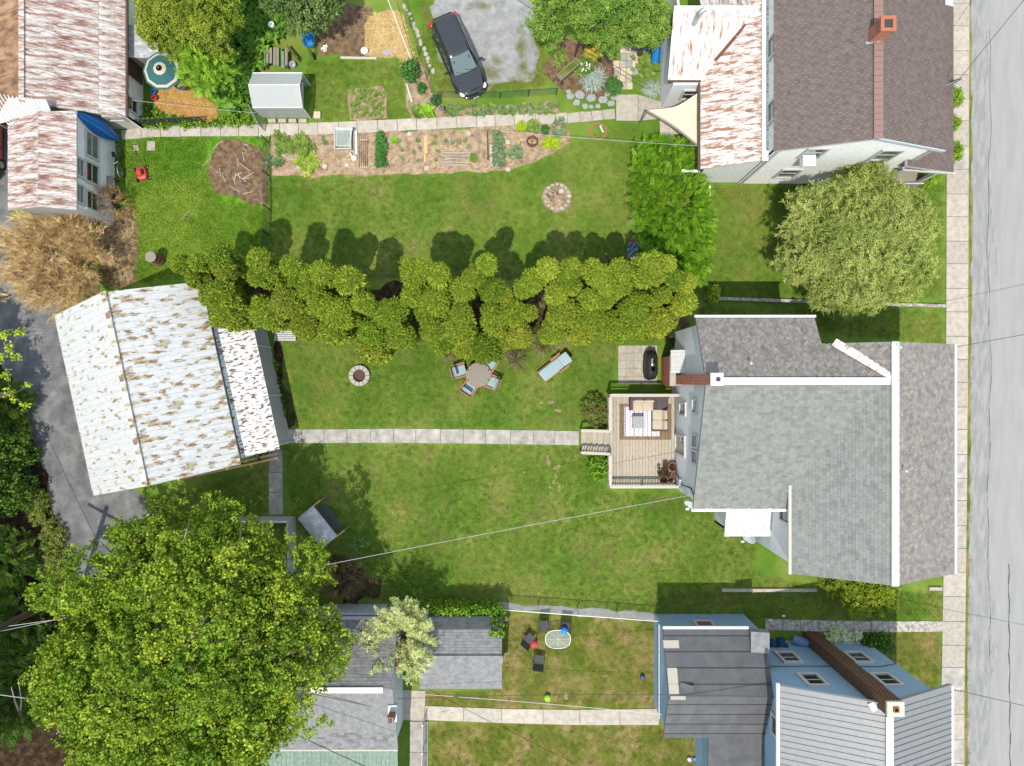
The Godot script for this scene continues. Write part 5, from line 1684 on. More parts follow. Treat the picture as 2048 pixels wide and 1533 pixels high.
	strip(bf, "cap_rail", spot(655, 1210) + V(-0.2, 1.52, 0), spot(655, 1210) + V(3.3, 1.52, 0), 0.12, 0.05, M.dish_grey)
	# white corner fence under the maple
	var cf := thing("white_corner_fence", "white board fence corner beside the porch swing", "fence", spot(555, 1034))
	var c := spot(590, 1034)
	var a := spot(460, 1034)
	var b := spot(592, 1140)
	for i in 9:
		slabpart(cf, "board", a.lerp(c, (i + 0.5) / 9.0) + V(0, 0.7, 0), V((c - a).length() / 9.0 - 0.01, 1.4, 0.04), M.white_paint)
	for i in 8:
		slabpart(cf, "board", c.lerp(b, (i + 0.5) / 8.0) + V(0, 0.7, 0), V(0.04, 1.4, (b - c).length() / 8.0 - 0.01), M.white_paint)
	strip(cf, "cap_rail", a + V(0, 1.42, 0), c + V(0, 1.42, 0), 0.1, 0.04, M.white_paint)

# ---------------------------------------------------------------- trees and plants
const NTH := ["first", "second", "third", "fourth", "fifth", "sixth", "seventh", "eighth", "ninth", "tenth", "eleventh", "twelfth", "thirteenth", "fourteenth", "fifteenth", "sixteenth", "seventeenth", "eighteenth", "nineteenth", "twentieth", "twenty-first", "twenty-second", "twenty-third", "twenty-fourth", "twenty-fifth", "twenty-sixth", "twenty-seventh", "twenty-eighth", "twenty-ninth", "thirtieth"]

func c3(r: float, g: float, b: float) -> Color:
	return Color(r, g, b)

func by_x(l: Array) -> void:
	for i in range(1, l.size()):
		var k: int = i
		while k > 0 and l[k - 1][0] > l[k][0]:
			var q = l[k]
			l[k] = l[k - 1]
			l[k - 1] = q
			k -= 1

func hedge() -> void:
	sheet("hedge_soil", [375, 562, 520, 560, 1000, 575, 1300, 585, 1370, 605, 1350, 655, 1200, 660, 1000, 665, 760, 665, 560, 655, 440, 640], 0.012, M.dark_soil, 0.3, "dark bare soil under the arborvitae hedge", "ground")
	# crowns: place of the top, radius in survey pixels, height in metres
	var a := [[355, 526, 17, 6.2], [391, 524, 15, 6.4], [428, 509, 27, 6.8], [441, 536, 22, 6.4], [383, 560, 15, 5.8], [407, 563, 13, 5.4], [430, 589, 38, 6.2], [446, 617, 42, 5.4], [511, 516, 23, 7.0], [511, 547, 20, 6.4], [534, 540, 19, 6.4], [578, 529, 21, 7.0], [586, 551, 16, 6.2], [612, 547, 15, 6.6], [641, 542, 23, 6.9], [693, 557, 27, 6.9],
		[565, 602, 31, 6.0], [526, 623, 38, 5.2], [617, 578, 25, 6.4], [636, 604, 25, 5.8], [670, 620, 34, 5.6], [722, 602, 20, 6.0], [777, 623, 32, 5.5], [735, 612, 17, 5.6], [740, 662, 27, 4.6], [795, 667, 27, 4.4], [743, 692, 37, 3.6], [600, 645, 34, 3.8], [660, 655, 32, 3.6], [826, 542, 27, 6.8], [847, 534, 17, 6.9], [873, 547, 24, 6.8], [823, 586, 21, 6.2], [865, 594, 36, 6.0], [847, 620, 21, 5.0],
		[972, 526, 20, 7.0], [949, 550, 21, 6.7], [925, 576, 23, 6.3], [985, 578, 25, 6.3], [923, 623, 21, 5.6], [915, 654, 36, 4.8], [865, 657, 25, 4.4], [980, 620, 15, 5.4], [988, 643, 26, 4.8], [970, 697, 30, 3.4], [930, 690, 26, 3.2], [885, 682, 24, 3.0], [1010, 680, 20, 3.0], [1097, 534, 21, 6.9], [1063, 560, 21, 6.6], [1047, 574, 18, 6.2], [1146, 536, 21, 6.8], [1133, 557, 17, 6.5], [1115, 583, 21, 6.2], [1146, 570, 15, 6.2], [1185, 531, 13, 6.6],
		[1198, 547, 21, 6.6], [1243, 539, 21, 6.8], [1305, 534, 38, 7.0], [1336, 526, 15, 6.6], [1243, 573, 19, 6.3], [1214, 576, 15, 6.2], [1214, 598, 17, 5.8], [1185, 596, 23, 6.0], [1355, 557, 19, 6.4], [1378, 563, 17, 6.2], [1373, 604, 23, 5.6], [1326, 589, 17, 5.8], [1274, 607, 27, 5.6], [1276, 637, 36, 4.6], [1183, 623, 31, 5.2], [1125, 625, 29, 5.2], [1060, 623, 13, 5.0], [1023, 623, 27, 5.4], [1008, 589, 15, 5.8],
		[1235, 651, 31, 3.8], [1326, 641, 31, 4.4], [1104, 662, 25, 3.8], [1040, 668, 25, 3.6], [1165, 658, 28, 3.6], [1300, 655, 24, 3.0]]
	var rows := {"northernmost": [], "second": [], "third": [], "southernmost": []}
	for q in a:
		rows["northernmost" if q[1] < 548 else ("second" if q[1] < 590 else ("third" if q[1] < 640 else "southernmost"))].push_back(q)
	var pal := [c3(0.072, 0.113, 0.012), c3(0.104, 0.14, 0.015), c3(0.14, 0.167, 0.02), c3(0.06, 0.097, 0.011)]
	for side in rows:
		by_x(rows[side])
		for i in rows[side].size():
			var q: Array = rows[side][i]
			var r: float = q[2] * 0.86 * (EYE - q[3]) / LENS
			var top := spot(q[0], q[1], q[3])
			var base := V(top.x, 0, top.z)
			var t := thing("arborvitae", "round topped arborvitae, %s along the hedge's %s row from the white barn" % [NTH[i], side], "tree", base, "arborvitae hedge between the two lawns")
			var g := G.new()
			g.tube([base, V(top.x, q[3] * 0.6, top.z)], 0.09, 0.04, 6)
			part(t, "trunk", g, M.bark)
			var cl := Cloud.new()
			var own := [tint(pal), tint(pal), tint(pal), tint(pal)]
			if R.randf() < 0.18:
				own.push_back(c3(0.19, 0.175, 0.025))
			var dn: float = minf(q[3] - 0.6, 3.4)
			var n := int(150 + 900.0 * r * r + 330.0 * r * dn)
			for k in n:
				var an := R.randf() * TAU
				var s := R.randf()
				# rounded top above an almost straight flank
				var y := 0.0
				var rr := r
				if s < 0.42:
					var la := asin(R.randf())
					y = q[3] - r * 0.9 + sin(la) * r * 0.9
					rr = r * cos(la)
				else:
					y = q[3] - r * 0.9 - R.randf() * (dn - r * 0.5)
					rr = r * (1.0 - 0.38 * (q[3] - r - y) / dn)
				var d := V(cos(an), 0, sin(an))
				var bump := 1.0 + 0.5 * fn.get_noise_3d((top.x + d.x * rr) * 110.0, y * 90.0, (top.z + d.z * rr) * 110.0)
				var p := V(top.x, y, top.z) + d * rr * bump * R.randf_range(0.72, 1.02)
				var nd := (d + V(0, (y - (q[3] - r)) / r, 0)).normalized()
				cl.add(p, (nd + V(0, 0.5, 0) + rv() * 0.4).normalized(), R.randf_range(0.75, 1.35), tint(own), rv())
			grow(t, "crown", "spray", cl, M.dull_leaf)
	# twiggy undergrowth showing at the hedge's foot
	var un := [[690, 560], [1075, 600], [905, 700], [1090, 690], [815, 680], [1030, 720], [1360, 650]]
	for i in un.size():
		var p := spot(un[i][0], un[i][1], 0.6)
		p.y = 0.0
		shrub("twig_bush", "bare twiggy bush at the hedge's foot, %s from the white barn" % NTH[[0, 3, 2, 5, 1, 4, 6][i]], "bush", p, V(0.5, 0.7, 0.4), 60, 0.7, "straw", "dry_stalk", [c3(0.2, 0.16, 0.1), c3(0.12, 0.12, 0.04)], "bare bushes in the hedge")

func vegetation() -> void:
	hedge()
	var maple := [c3(0.08, 0.13, 0.01), c3(0.115, 0.16, 0.013), c3(0.16, 0.195, 0.02), c3(0.055, 0.1, 0.008)]
	tree("maple_tree", "huge spreading maple with bright green leaves over the garage", "tree", V(-14.6, 0, 11.9), V(-14.4, 6.4, 11.7), V(6.4, 3.6, 6.3), 240, 0.92, 44, 0.92, "broad", "leaf", maple, 0.42, "pale_bark", "", 16)
	var ol := [c3(0.12, 0.15, 0.035), c3(0.165, 0.19, 0.05), c3(0.1, 0.13, 0.03), c3(0.19, 0.21, 0.065)]
	tree("curly_willow", "round pale olive willow in the north front lawn", "tree", V(16.9, 0, -7.1), V(16.8, 3.4, -7.0), V(3.3, 2.3, 3.3), 150, 0.75, 95, 1.15, "curl", "dull_leaf", ol, 0.18, "bark", "", 9)
	var gr := [c3(0.065, 0.125, 0.02), c3(0.1, 0.165, 0.03), c3(0.14, 0.2, 0.035), c3(0.05, 0.1, 0.015)]
	tree("dense_tree", "dense green tree with rounded clumps beside the patchwork path", "tree", V(4.0, 0, -17.9), V(4.1, 4.4, -18.5), V(3.1, 2.6, 2.1), 70, 0.72, 95, 1.0, "fine", "leaf", gr, 0.25)
	tree("dense_tree", "low dense green tree touching the white rusty wing", "tree", V(6.8, 0, -17.6), V(6.75, 2.8, -17.7), V(0.8, 1.4, 0.8), 24, 0.5, 80, 0.95, "fine", "leaf", gr, 0.15)
	var ye := [c3(0.1, 0.135, 0.015), c3(0.15, 0.175, 0.022), c3(0.075, 0.11, 0.012)]
	tree("golden_tree", "yellow green leafy tree beside the long rusty barn", "tree", V(-16.3, 0, -18.4), V(-15.6, 3.6, -17.9), V(2.3, 1.9, 2.0), 60, 0.6, 80, 1.0, "fine", "leaf", ye, 0.15)
	var lo := [c3(0.075, 0.16, 0.012), c3(0.11, 0.21, 0.018), c3(0.15, 0.24, 0.02)]
	tree("locust_tree", "feathery bright green sapling leaning over the striped parasol", "tree", V(-15.6, 0, -15.6), V(-15.35, 2.6, -15.9), V(1.05, 1.2, 1.25), 30, 0.5, 32, 0.62, "frond", "leaf", lo, 0.07)
	var dk := [c3(0.045, 0.075, 0.022), c3(0.06, 0.1, 0.03), c3(0.085, 0.125, 0.04)]
	tree("dark_pine", "dark grey green conifer behind the blue wheelbarrow", "tree", V(-10.9, 0, -19.4), V(-10.3, 3.0, -19.3), V(1.8, 1.9, 1.4), 54, 0.55, 80, 1.0, "spray", "dull_leaf", dk, 0.14)
	# woodland west of the alley
	var wd := [c3(0.035, 0.075, 0.014), c3(0.05, 0.1, 0.016), c3(0.08, 0.14, 0.02), c3(0.1, 0.17, 0.03)]
	var wt := [[-30.6, 2.8, 9.0, 4.2, "tall woodland tree west of the alley, opposite the white barn"], [-31.6, 9.5, 9.5, 4.4, "tall woodland tree west of the alley, opposite the maple"], [-30.0, 17.5, 9.0, 4.6, "tall woodland tree in the south west corner"], [-32.0, -4.0, 8.5, 3.0, "tall woodland tree west of the dry bamboo"]]
	for q in wt:
		tree("woodland_tree", q[4], "tree", V(q[0], 0, q[1]), V(q[0], q[2], q[1]), V(q[3], 3.2, q[3]), 60, 1.3, 40, 1.5, "broad", "leaf", wd, 0.3, "bark", "woodland trees west of the alley")
	var ws := [[2, 812, 1.1, "dark bush at the alley edge, northernmost of the woodland bushes"], [12, 905, 1.3, "dark bush at the alley edge, second from the north"], [22, 985, 1.2, "dark bush at the alley edge, third from the north"], [10, 1120, 1.4, "dark bush beside the creek gap, just above the power pole"], [22, 1230, 1.5, "dark bush under the power pole wires"], [55, 1330, 1.5, "dark feathery bush below the power pole"], [18, 1420, 1.4, "dark bush in the lower corner of the wood"]]
	for q in ws:
		var p := spot(q[0], q[1], 1.0)
		shrub("woodland_bush", q[3], "bush", V(p.x, 0, p.z), V(q[2], 1.3, q[2]), 420, 1.0, "broad" if int(q[1]) % 2 else "frond", "leaf", [c3(0.03, 0.075, 0.012), c3(0.06, 0.12, 0.018), c3(0.09, 0.15, 0.02)], "bushes along the alley")
	for q in [[112, 1075, 0.8, 1.1, "bright weedy bush at the alley edge north of the maple"], [130, 1130, 0.7, 1.0, "bright weedy bush tucked against the maple's edge"], [85, 1010, 0.6, 1.2, "low green weeds along the alley edge"], [52, 870, 0.5, 1.3, "strip of low green weeds opposite the barn's south end"]]:
		var p := spot(q[0], q[1])
		shrub("alley_weed", q[4], "bush", p, V(q[2], 0.5, q[3]), 220, 0.85, "fine", "leaf", [c3(0.1, 0.16, 0.02), c3(0.15, 0.2, 0.035), c3(0.2, 0.2, 0.06)], "weeds along the alley")
	# overhanging twigs at the western frame
	for q in [[10, 715, "leafy twig hanging into view beside the alley"], [22, 790, "second leafy twig reaching over the alley"]]:
		var p := spot(q[0], q[1], 4.0)
		var t := thing("overhanging_twig", q[2], "branch", p, "twigs over the alley")
		var g := G.new()
		var cl := Cloud.new()
		for i in 5:
			var e := p + V(R.randf_range(-0.2, 0.8), R.randf_range(-0.2, 0.3), R.randf_range(-1.2, 1.2))
			g.tube([p + V(-2.5, 0.2, 0.3 * i - 0.5), p, e], 0.012, 0.005, 5)
			for k in 3:
				cl.add(e + rv() * 0.15, (Vector3.UP + rv() * 0.5).normalized(), R.randf_range(0.7, 1.1), tint([c3(0.22, 0.3, 0.02), c3(0.3, 0.36, 0.03)]), rv())
		part(t, "stem", g, M.pale_bark)
		grow(t, "foliage", "broad", cl, M.leaf)
	var sn := thing("bare_snag", "pale forked bare branch at the wood's lower edge", "branch", spot(45, 1440))
	var sg := G.new()
	sg.tube([spot(48, 1450, 0.0), spot(40, 1430, 1.6), spot(30, 1405, 2.6), spot(22, 1375, 3.4)], 0.09, 0.02, 6)
	sg.tube([spot(40, 1430, 1.6), spot(42, 1400, 2.6), spot(36, 1360, 3.5)], 0.06, 0.015, 6)
	part(sn, "stem", sg, M.pale_bark)
	# dry golden bamboo
	var dry := thing("dry_bamboo", "large clump of dry golden bamboo beside the alley", "bamboo", spot(130, 520))
	var ds := G.new()
	var dc := Cloud.new()
	var dp := [c3(0.46, 0.33, 0.16), c3(0.55, 0.42, 0.23), c3(0.36, 0.25, 0.12), c3(0.28, 0.19, 0.09)]
	for i in 90:
		var an := R.randf() * TAU
		var b := spot(165 + cos(an) * 25, 520 + sin(an) * 50)
		var q := sqrt(R.randf())
		var e := spot(100 + cos(an) * 112 * q, 520 + sin(an) * 112 * q, R.randf_range(1.2, 2.8))
		ds.tube([b, b.lerp(e, 0.5) + V(0, 0.4, 0), e], 0.012, 0.004, 4)
		for k in 48:
			var t := R.randf_range(0.3, 1.05)
			var p := b.lerp(e, t) + V(0, 0.4 * sin(t * PI), 0) + rv() * 0.35
			p.y = maxf(p.y, 0.05)
			dc.add(p, ((e - b).normalized() + rv() * 0.7).normalized(), R.randf_range(0.45, 0.95), tint(dp), rv())
	part(dry, "stem", ds, M.dark_wood)
	grow(dry, "leaves", "straw", dc, M.dry_stalk)
	# bright ferny thicket by the brown house
	var fern := thing("sumac_thicket", "bright green thicket of feathery fronds beside the brown house patio", "thicket", spot(1340, 420))
	var fs := G.new()
	var fc := Cloud.new()
	var area := [1266, 330, 1282, 290, 1330, 278, 1392, 296, 1402, 350, 1416, 400, 1418, 520, 1396, 566, 1350, 560, 1300, 520, 1276, 470, 1262, 400]
	var fp := [c3(0.09, 0.2, 0.012), c3(0.125, 0.25, 0.014), c3(0.17, 0.3, 0.02), c3(0.065, 0.15, 0.01)]
	for i in 4600:
		var q := Vector2(R.randf_range(1258, 1422), R.randf_range(275, 570))
		if not inside(q, area):
			continue
		var h := R.randf_range(0.7, 2.0)
		var p := spot(q.x, q.y, h)
		var out := V(p.x - 9.0, 0, (p.z + 9.0)).normalized()
		fc.add(p, (V(0, 0.75, 0) + out * 0.55 + V(0.25, 0, 0.25) + rv() * 0.45).normalized(), R.randf_range(0.55, 0.95), tint(fp), rv())
		if i % 24 == 0:
			fs.tube([V(p.x, -0.05, p.z), p], 0.018, 0.01, 5)
	part(fern, "stem", fs, M.bark)
	grow(fern, "foliage", "frond", fc, M.leaf)
	# round bush south of the grey house
	var rb := [c3(0.085, 0.12, 0.01), c3(0.125, 0.16, 0.013), c3(0.165, 0.19, 0.018), c3(0.065, 0.095, 0.008)]
	var bt := thing("round_bush", "large clipped yellow green bush under the grey house's south gable", "bush", V(18.0, 0, 10.4))
	var bc := Cloud.new()
	for k in 26:
		var an := TAU * k / 26.0
		var o := V(18.0 + cos(an) * R.randf_range(0.3, 2.2), R.randf_range(0.8, 1.3), 10.55 + sin(an) * R.randf_range(0.2, 1.2))
		fill(bc, o, V(0.75, 0.65, 0.65), 95, 1.0, [tint(rb), tint(rb), tint(rb)], 0.4)
	var bs := G.new()
	for i in 6:
		bs.tube([V(18.0, -0.05, 10.4), V(17.0 + i * 0.4, 1.0, 10.2 + 0.1 * (i % 3))], 0.05, 0.02, 5)
	part(bt, "stem", bs, M.bark)
	grow(bt, "foliage", "fine", bc, M.leaf)
	# variegated willow by the shed
	var vw := thing("dappled_willow", "cream variegated shrub with star shaped branches beside the garden shed", "shrub", V(-5.3, 0, 12.5))
	var vg := G.new()
	var vc := Cloud.new()
	var vp := [c3(0.42, 0.44, 0.2), c3(0.48, 0.49, 0.26), c3(0.36, 0.4, 0.15), c3(0.28, 0.34, 0.11)]
	var brn := [c3(0.26, 0.12, 0.055), c3(0.34, 0.19, 0.1)]
	for i in 64:
		var an := i * 2.39996
		var l := R.randf_range(1.3, 2.4)
		var e := V(-5.5 + cos(an) * l * 0.85, R.randf_range(3.0, 4.3), 12.5 + sin(an) * l * 0.95)
		var b := V(-5.3, 2.4, 12.5)
		vg.tube([V(-5.3, 0, 12.5), b, e], 0.025, 0.006, 5)
		var brown: bool = cos(an - 2.2) > 0.86 and e.y < 3.5
		for k in 36:
			var t := R.randf_range(0.3, 1.0)
			vc.add(b.lerp(e, t) + rv() * 0.12, ((e - b).normalized() + rv() * 0.5).normalized(), R.randf_range(0.65, 1.0), tint(brn if brown else vp), rv())
	part(vw, "stem", vg, M.bark)
	grow(vw, "foliage", "curl", vc, M.dull_leaf)
	# creeper over the shed eave
	var cr := thing("creeper", "bright green creeper hanging over the garden shed's north eave", "creeper", V(-2.4, 0, 11.8))
	var cc := Cloud.new()
	for i in 330:
		var x := R.randf_range(-4.4, -0.4)
		var y := R.randf_range(0.4, 1.9)
		var p := V(x, y, 11.78 - R.randf() * 0.25)
		if x > -1.0 and R.randf() < 0.6:
			p = V(x, R.randf_range(1.6, 2.4), R.randf_range(11.8, 12.5))
			p.y = 1.85 + maxf(0.0, (p.z - 11.92)) * 1.9
		cc.add(p, (V(0, 0.6, -0.6) + rv() * 0.5).normalized(), R.randf_range(0.7, 1.1), tint(lo), rv())
	grow(cr, "foliage", "broad", cc, M.leaf)
	shrub("dry_shrub", "brown leafless shrub below the porch swing", "shrub", spot(690, 1155), V(1.2, 0.9, 0.9), 190, 0.8, "straw", "dry_stalk", [c3(0.15, 0.09, 0.05), c3(0.1, 0.065, 0.04), c3(0.2, 0.14, 0.08)])
	shrub("dead_bush", "brown dead bush against the tool barn wall", "bush", V(-21.0, 0, -9.4), V(0.7, 1.3, 0.75), 210, 0.55, "straw", "dry_stalk", [c3(0.26, 0.16, 0.07), c3(0.16, 0.1, 0.05), c3(0.33, 0.22, 0.1)])
	# big leaved weeds under the golden tree
	var wb := thing("leafy_undergrowth", "broad leaved green undergrowth between golden tree and greenhouse", "undergrowth", spot(490, 110))
	wb.set_meta("kind", "stuff")
	var wc := Cloud.new()
	for i in 900:
		var q := Vector2(R.randf_range(400, 610), R.randf_range(-30, 240))
		if not inside(q, [420, -30, 600, -30, 570, 60, 540, 90, 535, 130, 505, 150, 500, 215, 470, 232, 430, 200, 445, 110]):
			continue
		wc.add(spot(q.x, q.y, R.randf_range(0.05, 0.5)), (Vector3.UP + rv() * 0.3).normalized(), R.randf_range(0.9, 1.5), tint([c3(0.05, 0.13, 0.015), c3(0.085, 0.18, 0.02), c3(0.12, 0.22, 0.03)]), rv())
	grow(wb, "leaves", "hosta", wc, M.leaf)
	var gp := thing("fence_weeds", "green weeds along the foot of the rusty barn and the black mesh", "weeds", spot(290, 215))
	gp.set_meta("kind", "stuff")
	var gc := Cloud.new()
	for i in 420:
		var q := Vector2(R.randf_range(255, 500), R.randf_range(195, 262))
		if inside(q, [258, 205, 300, 205, 330, 228, 410, 248, 470, 230, 500, 235, 500, 250, 300, 258, 270, 245]):
			gc.add(spot(q.x, q.y, R.randf_range(0.02, 0.35)), (Vector3.UP + rv() * 0.3).normalized(), R.randf_range(0.6, 1.1), tint(lo), rv())
	grow(gp, "leaves", "broad", gc, M.leaf)
	# house shrubs
	for q in [[1914, 197, 0.55, "topmost round green shrub by the street wall of the brown house"], [1913, 246, 0.45, "yellow green middle shrub by the street wall of the brown house"], [1913, 303, 0.6, "lowest round green shrub by the street wall of the brown house"], [1870, 352, 0.5, "dark green shrub below the brown house porch corner"]]:
		var p := spot(q[0], q[1], 0.8)
		shrub("street_shrub", q[3], "shrub", V(p.x - 0.25, 0, p.z), V(q[2], 0.8, q[2]), 230, 0.85, "fine", "leaf", [c3(0.12, 0.2, 0.015), c3(0.17, 0.26, 0.02)], "shrubs along the street wall")
	shrub("deck_bush", "green bush with reddish twigs north of the deck steps", "bush", spot(1190, 822), V(0.75, 0.6, 0.9), 330, 0.9, "fine", "leaf", [c3(0.07, 0.13, 0.015), c3(0.12, 0.17, 0.03), c3(0.15, 0.11, 0.05)], "bushes beside the deck")
	shrub("deck_bush", "bright green leafy bush south of the deck steps", "bush", spot(1196, 934), V(0.55, 0.55, 0.75), 240, 0.9, "broad", "leaf", [c3(0.08, 0.18, 0.012), c3(0.12, 0.23, 0.018)], "bushes beside the deck")
	shrub("wall_bush", "dark bush beside the side door awning", "bush", spot(1345, 682), V(0.4, 0.55, 0.45), 130, 0.9, "fine", "leaf", [c3(0.04, 0.07, 0.015), c3(0.07, 0.09, 0.03)])
	shrub("sapling", "small yellow green sapling at the hedge's east end", "sapling", spot(1422, 590), V(0.3, 0.6, 0.4), 45, 0.9, "broad", "leaf", [c3(0.2, 0.3, 0.02), c3(0.26, 0.34, 0.03)])
	rosette("spiky_plant", "dark spiky leaved plant in the maple's shade", "plant", spot(712, 1092), 3, 0.15, 0.65, "blades", [c3(0.06, 0.12, 0.03), c3(0.09, 0.16, 0.04)])
	var vv := [c3(0.42, 0.46, 0.3), c3(0.3, 0.38, 0.18), c3(0.5, 0.52, 0.38)]
	rosette("variegated_hosta", "white edged plants at the blue house wall left of the chimney bed", "plant", spot(1672, 1278), 30, 0.55, 1.0, "hosta", vv)
	rosette("variegated_hosta", "smaller patch of white edged plants at the blue house wall", "plant", spot(1704, 1280), 18, 0.35, 1.0, "hosta", vv)
	shrub("wall_fern", "dark green leafy shrub at the blue house's corner", "shrub", spot(1748, 1282), V(0.75, 0.5, 0.5), 190, 0.9, "broad", "leaf", [c3(0.04, 0.1, 0.015), c3(0.07, 0.14, 0.02)])
	for q in [[548, 735, "northernmost"], [552, 770, "second from the hedge"], [558, 800, "third from the hedge"], [563, 825, "nearest the grey path"]]:
		rosette("barn_fern", "green plant in the soil strip along the barn lattice, " + q[2], "plant", spot(q[0] + 2, q[1]), 4, 0.2, 0.9, "hosta", [c3(0.06, 0.14, 0.02), c3(0.1, 0.19, 0.03)], "plants along the barn lattice")

# ---------------------------------------------------------------- kitchen gardens
func rock(par: Node3D, called: String, at: Vector3, r: float, h: float, matr: Material, flat := 0.8) -> MeshInstance3D:
	var l := []
	var k := 7
	for i in k:
		var a := TAU * i / k + R.randf_range(-0.2, 0.2)
		l.push_back(at + V(cos(a) * r * R.randf_range(0.8, 1.15), 0, sin(a) * r * flat * R.randf_range(0.8, 1.15)))
	var g := G.new()
	g.prism(l, at.y - 0.03, at.y + h)
	return part(par, called, g, matr)

func plank(called: String, label: String, cat: String, a: Vector3, b: Vector3, w: float, h: float, matr: String, group := "") -> void:
	var g := G.new()
	bar(g, a, b, w, h)
	solo(called, label, cat, g, M[matr], (a + b) / 2 - V(0, h / 2, 0), group)

func gardens() -> void:
	var green := [c3(0.08, 0.15, 0.025), c3(0.11, 0.18, 0.03), c3(0.15, 0.2, 0.045)]
	var blue := [c3(0.1, 0.15, 0.075), c3(0.14, 0.19, 0.11), c3(0.1, 0.15, 0.06)]
	var dark := [c3(0.04, 0.11, 0.03), c3(0.06, 0.15, 0.03)]
	var lime := [c3(0.25, 0.34, 0.02), c3(0.32, 0.4, 0.03)]
	# long bed, from the wire fence to the east
	rosette("weed_clump", "leafy green weeds at the bed's west end beside the white stone", "plant", spot(570, 286), 34, 0.6, 0.8, "hosta", green, "weeds in the vegetable bed")
	rosette("weed_clump", "leafy green weeds north of the pale stone in the bed's west part", "plant", spot(612, 290), 30, 0.55, 0.8, "hosta", green, "weeds in the vegetable bed")
	rosette("weed_clump", "yellowish weeds at the bed's south edge left of the cold frame", "plant", spot(616, 328), 26, 0.6, 0.8, "hosta", [c3(0.16, 0.24, 0.03), c3(0.24, 0.28, 0.05)], "weeds in the vegetable bed")
	rosette("kale_clump", "blue green kale in the bed's south west corner", "plant", spot(548, 325), 12, 0.35, 0.9, "hosta", blue)
	rosette("bean_row", "dark green upright row of beans between rod rack and orange paddle", "plant", spot(762, 298), 1, 0.0, 0.5, "hosta", dark)
	var br := thing("pea_row", "dense dark green row of peas across the middle of the bed", "plant", spot(762, 298))
	var bc := Cloud.new()
	for i in 120:
		bc.add(spot(762 + R.randf_range(-6, 6), R.randf_range(268, 331), R.randf_range(0.02, 0.35)), (Vector3.UP + rv() * 0.4).normalized(), R.randf_range(0.5, 0.85), tint(dark), rv())
	grow(br, "leaves", "hosta", bc, M.leaf)
	var cab := [[836, 283, "north of the orange paddle's blade"], [838, 296, "beside the middle of the orange paddle"], [830, 305, "lower left of the orange paddle"], [838, 322, "above the white square stone"], [890, 283, "first of the row above the stick bundle"], [905, 285, "second of the row above the stick bundle"], [919, 286, "third of the row above the stick bundle"], [930, 280, "fourth of the row above the stick bundle"], [936, 294, "at the stick bundle's upper right corner"], [803, 300, "in the sparse row right of the peas"], [804, 318, "lower in the sparse row right of the peas"], [800, 285, "topmost in the sparse row right of the peas"], [648, 276, "left of the cold frame"], [650, 288, "pale one left of the cold frame"]]
	for q in cab:
		rosette("cabbage_plant", "small blue green cabbage plant " + q[2], "plant", spot(q[0], q[1]), 2, 0.08, 0.5, "hosta", blue, "cabbage plants in the vegetable bed")
	rosette("lettuce", "bright green lettuce tuft right of the pea row", "plant", spot(789, 278), 6, 0.15, 0.7, "hosta", [c3(0.15, 0.32, 0.02), c3(0.2, 0.36, 0.03)])
	for i in 9:
		rosette("onion_plant", "green onion tuft, %s from the path in the row beside the orange paddle" % NTH[i], "plant", spot(870 + (i % 3) * 3, 264 + i * 8), 2, 0.1, 0.4, "hosta" if i % 2 else "tuft", green, "onion row in the vegetable bed")
	rosette("squash_plant", "sprawling green plant at the stick bundle's east end", "plant", spot(946, 318), 8, 0.3, 0.6, "hosta", green)
	var kr := thing("kale_row", "tall blue green kale row across the bed's east part", "plant", spot(995, 295))
	var kc := Cloud.new()
	for i in 110:
		kc.add(spot(996 + R.randf_range(-10, 12), R.randf_range(264, 333), R.randf_range(0.02, 0.2)), (Vector3.UP + rv() * 0.4).normalized(), R.randf_range(0.35, 0.65), tint(blue), rv())
	grow(kr, "leaves", "hosta", kc, M.leaf)
	rosette("sage_plant", "grey green plant left of the rusty ring", "plant", spot(1030, 308), 16, 0.35, 0.8, "hosta", blue)
	shrub("lime_bush", "lime yellow bush at the bed's east tip", "bush", spot(1103, 290), V(0.5, 0.35, 0.32), 130, 0.8, "fine", "leaf", lime)
	shrub("lime_bush", "small lime yellow bush beside the path above the rusty ring", "bush", spot(1042, 258), V(0.28, 0.3, 0.28), 80, 0.8, "fine", "leaf", lime)
	shrub("herb_bush", "dark green round herb right of the rusty ring", "bush", spot(1089, 262), V(0.22, 0.25, 0.22), 70, 0.7, "fine", "leaf", dark)
	rosette("herb_patch", "mixed grey green herbs along the path at the bed's tip", "plant", spot(1118, 258), 18, 0.45, 0.7, "hosta", blue)
	rosette("herb_patch", "green herbs between lime bush and path", "plant", spot(1066, 254), 12, 0.3, 0.7, "hosta", green)
	# small bed in the shed lawn
	var sb := thing("radish_patch", "green leafy patch filling the small bed", "plant", spot(737, 208))
	var sc := Cloud.new()
	for i in 110:
		sc.add(spot(R.randf_range(703, 769), R.randf_range(180, 236)), (Vector3.UP + rv() * 0.3).normalized(), R.randf_range(0.3, 0.55), tint(green), rv())
	grow(sb, "leaves", "hosta", sc, M.leaf)
	# fence bed
	shrub("peony_bush", "dark green peony bush at the end of the white rope", "bush", spot(823, 150), V(0.42, 0.5, 0.48), 120, 1.0, "broad", "leaf", dark, "shrubs in the fence bed")
	shrub("peony_bush", "small dark green shrub in the middle of the fence bed", "bush", spot(844, 180), V(0.22, 0.3, 0.24), 60, 0.9, "fine", "leaf", dark, "shrubs in the fence bed")
	shrub("peony_bush", "small dark green shrub at the fence corner", "bush", spot(872, 205), V(0.22, 0.35, 0.26), 60, 0.9, "fine", "leaf", dark, "shrubs in the fence bed")
	rosette("hosta", "green hosta beside the path at the fence bed's corner", "plant", spot(833, 224), 7, 0.22, 1.1, "hosta", green)
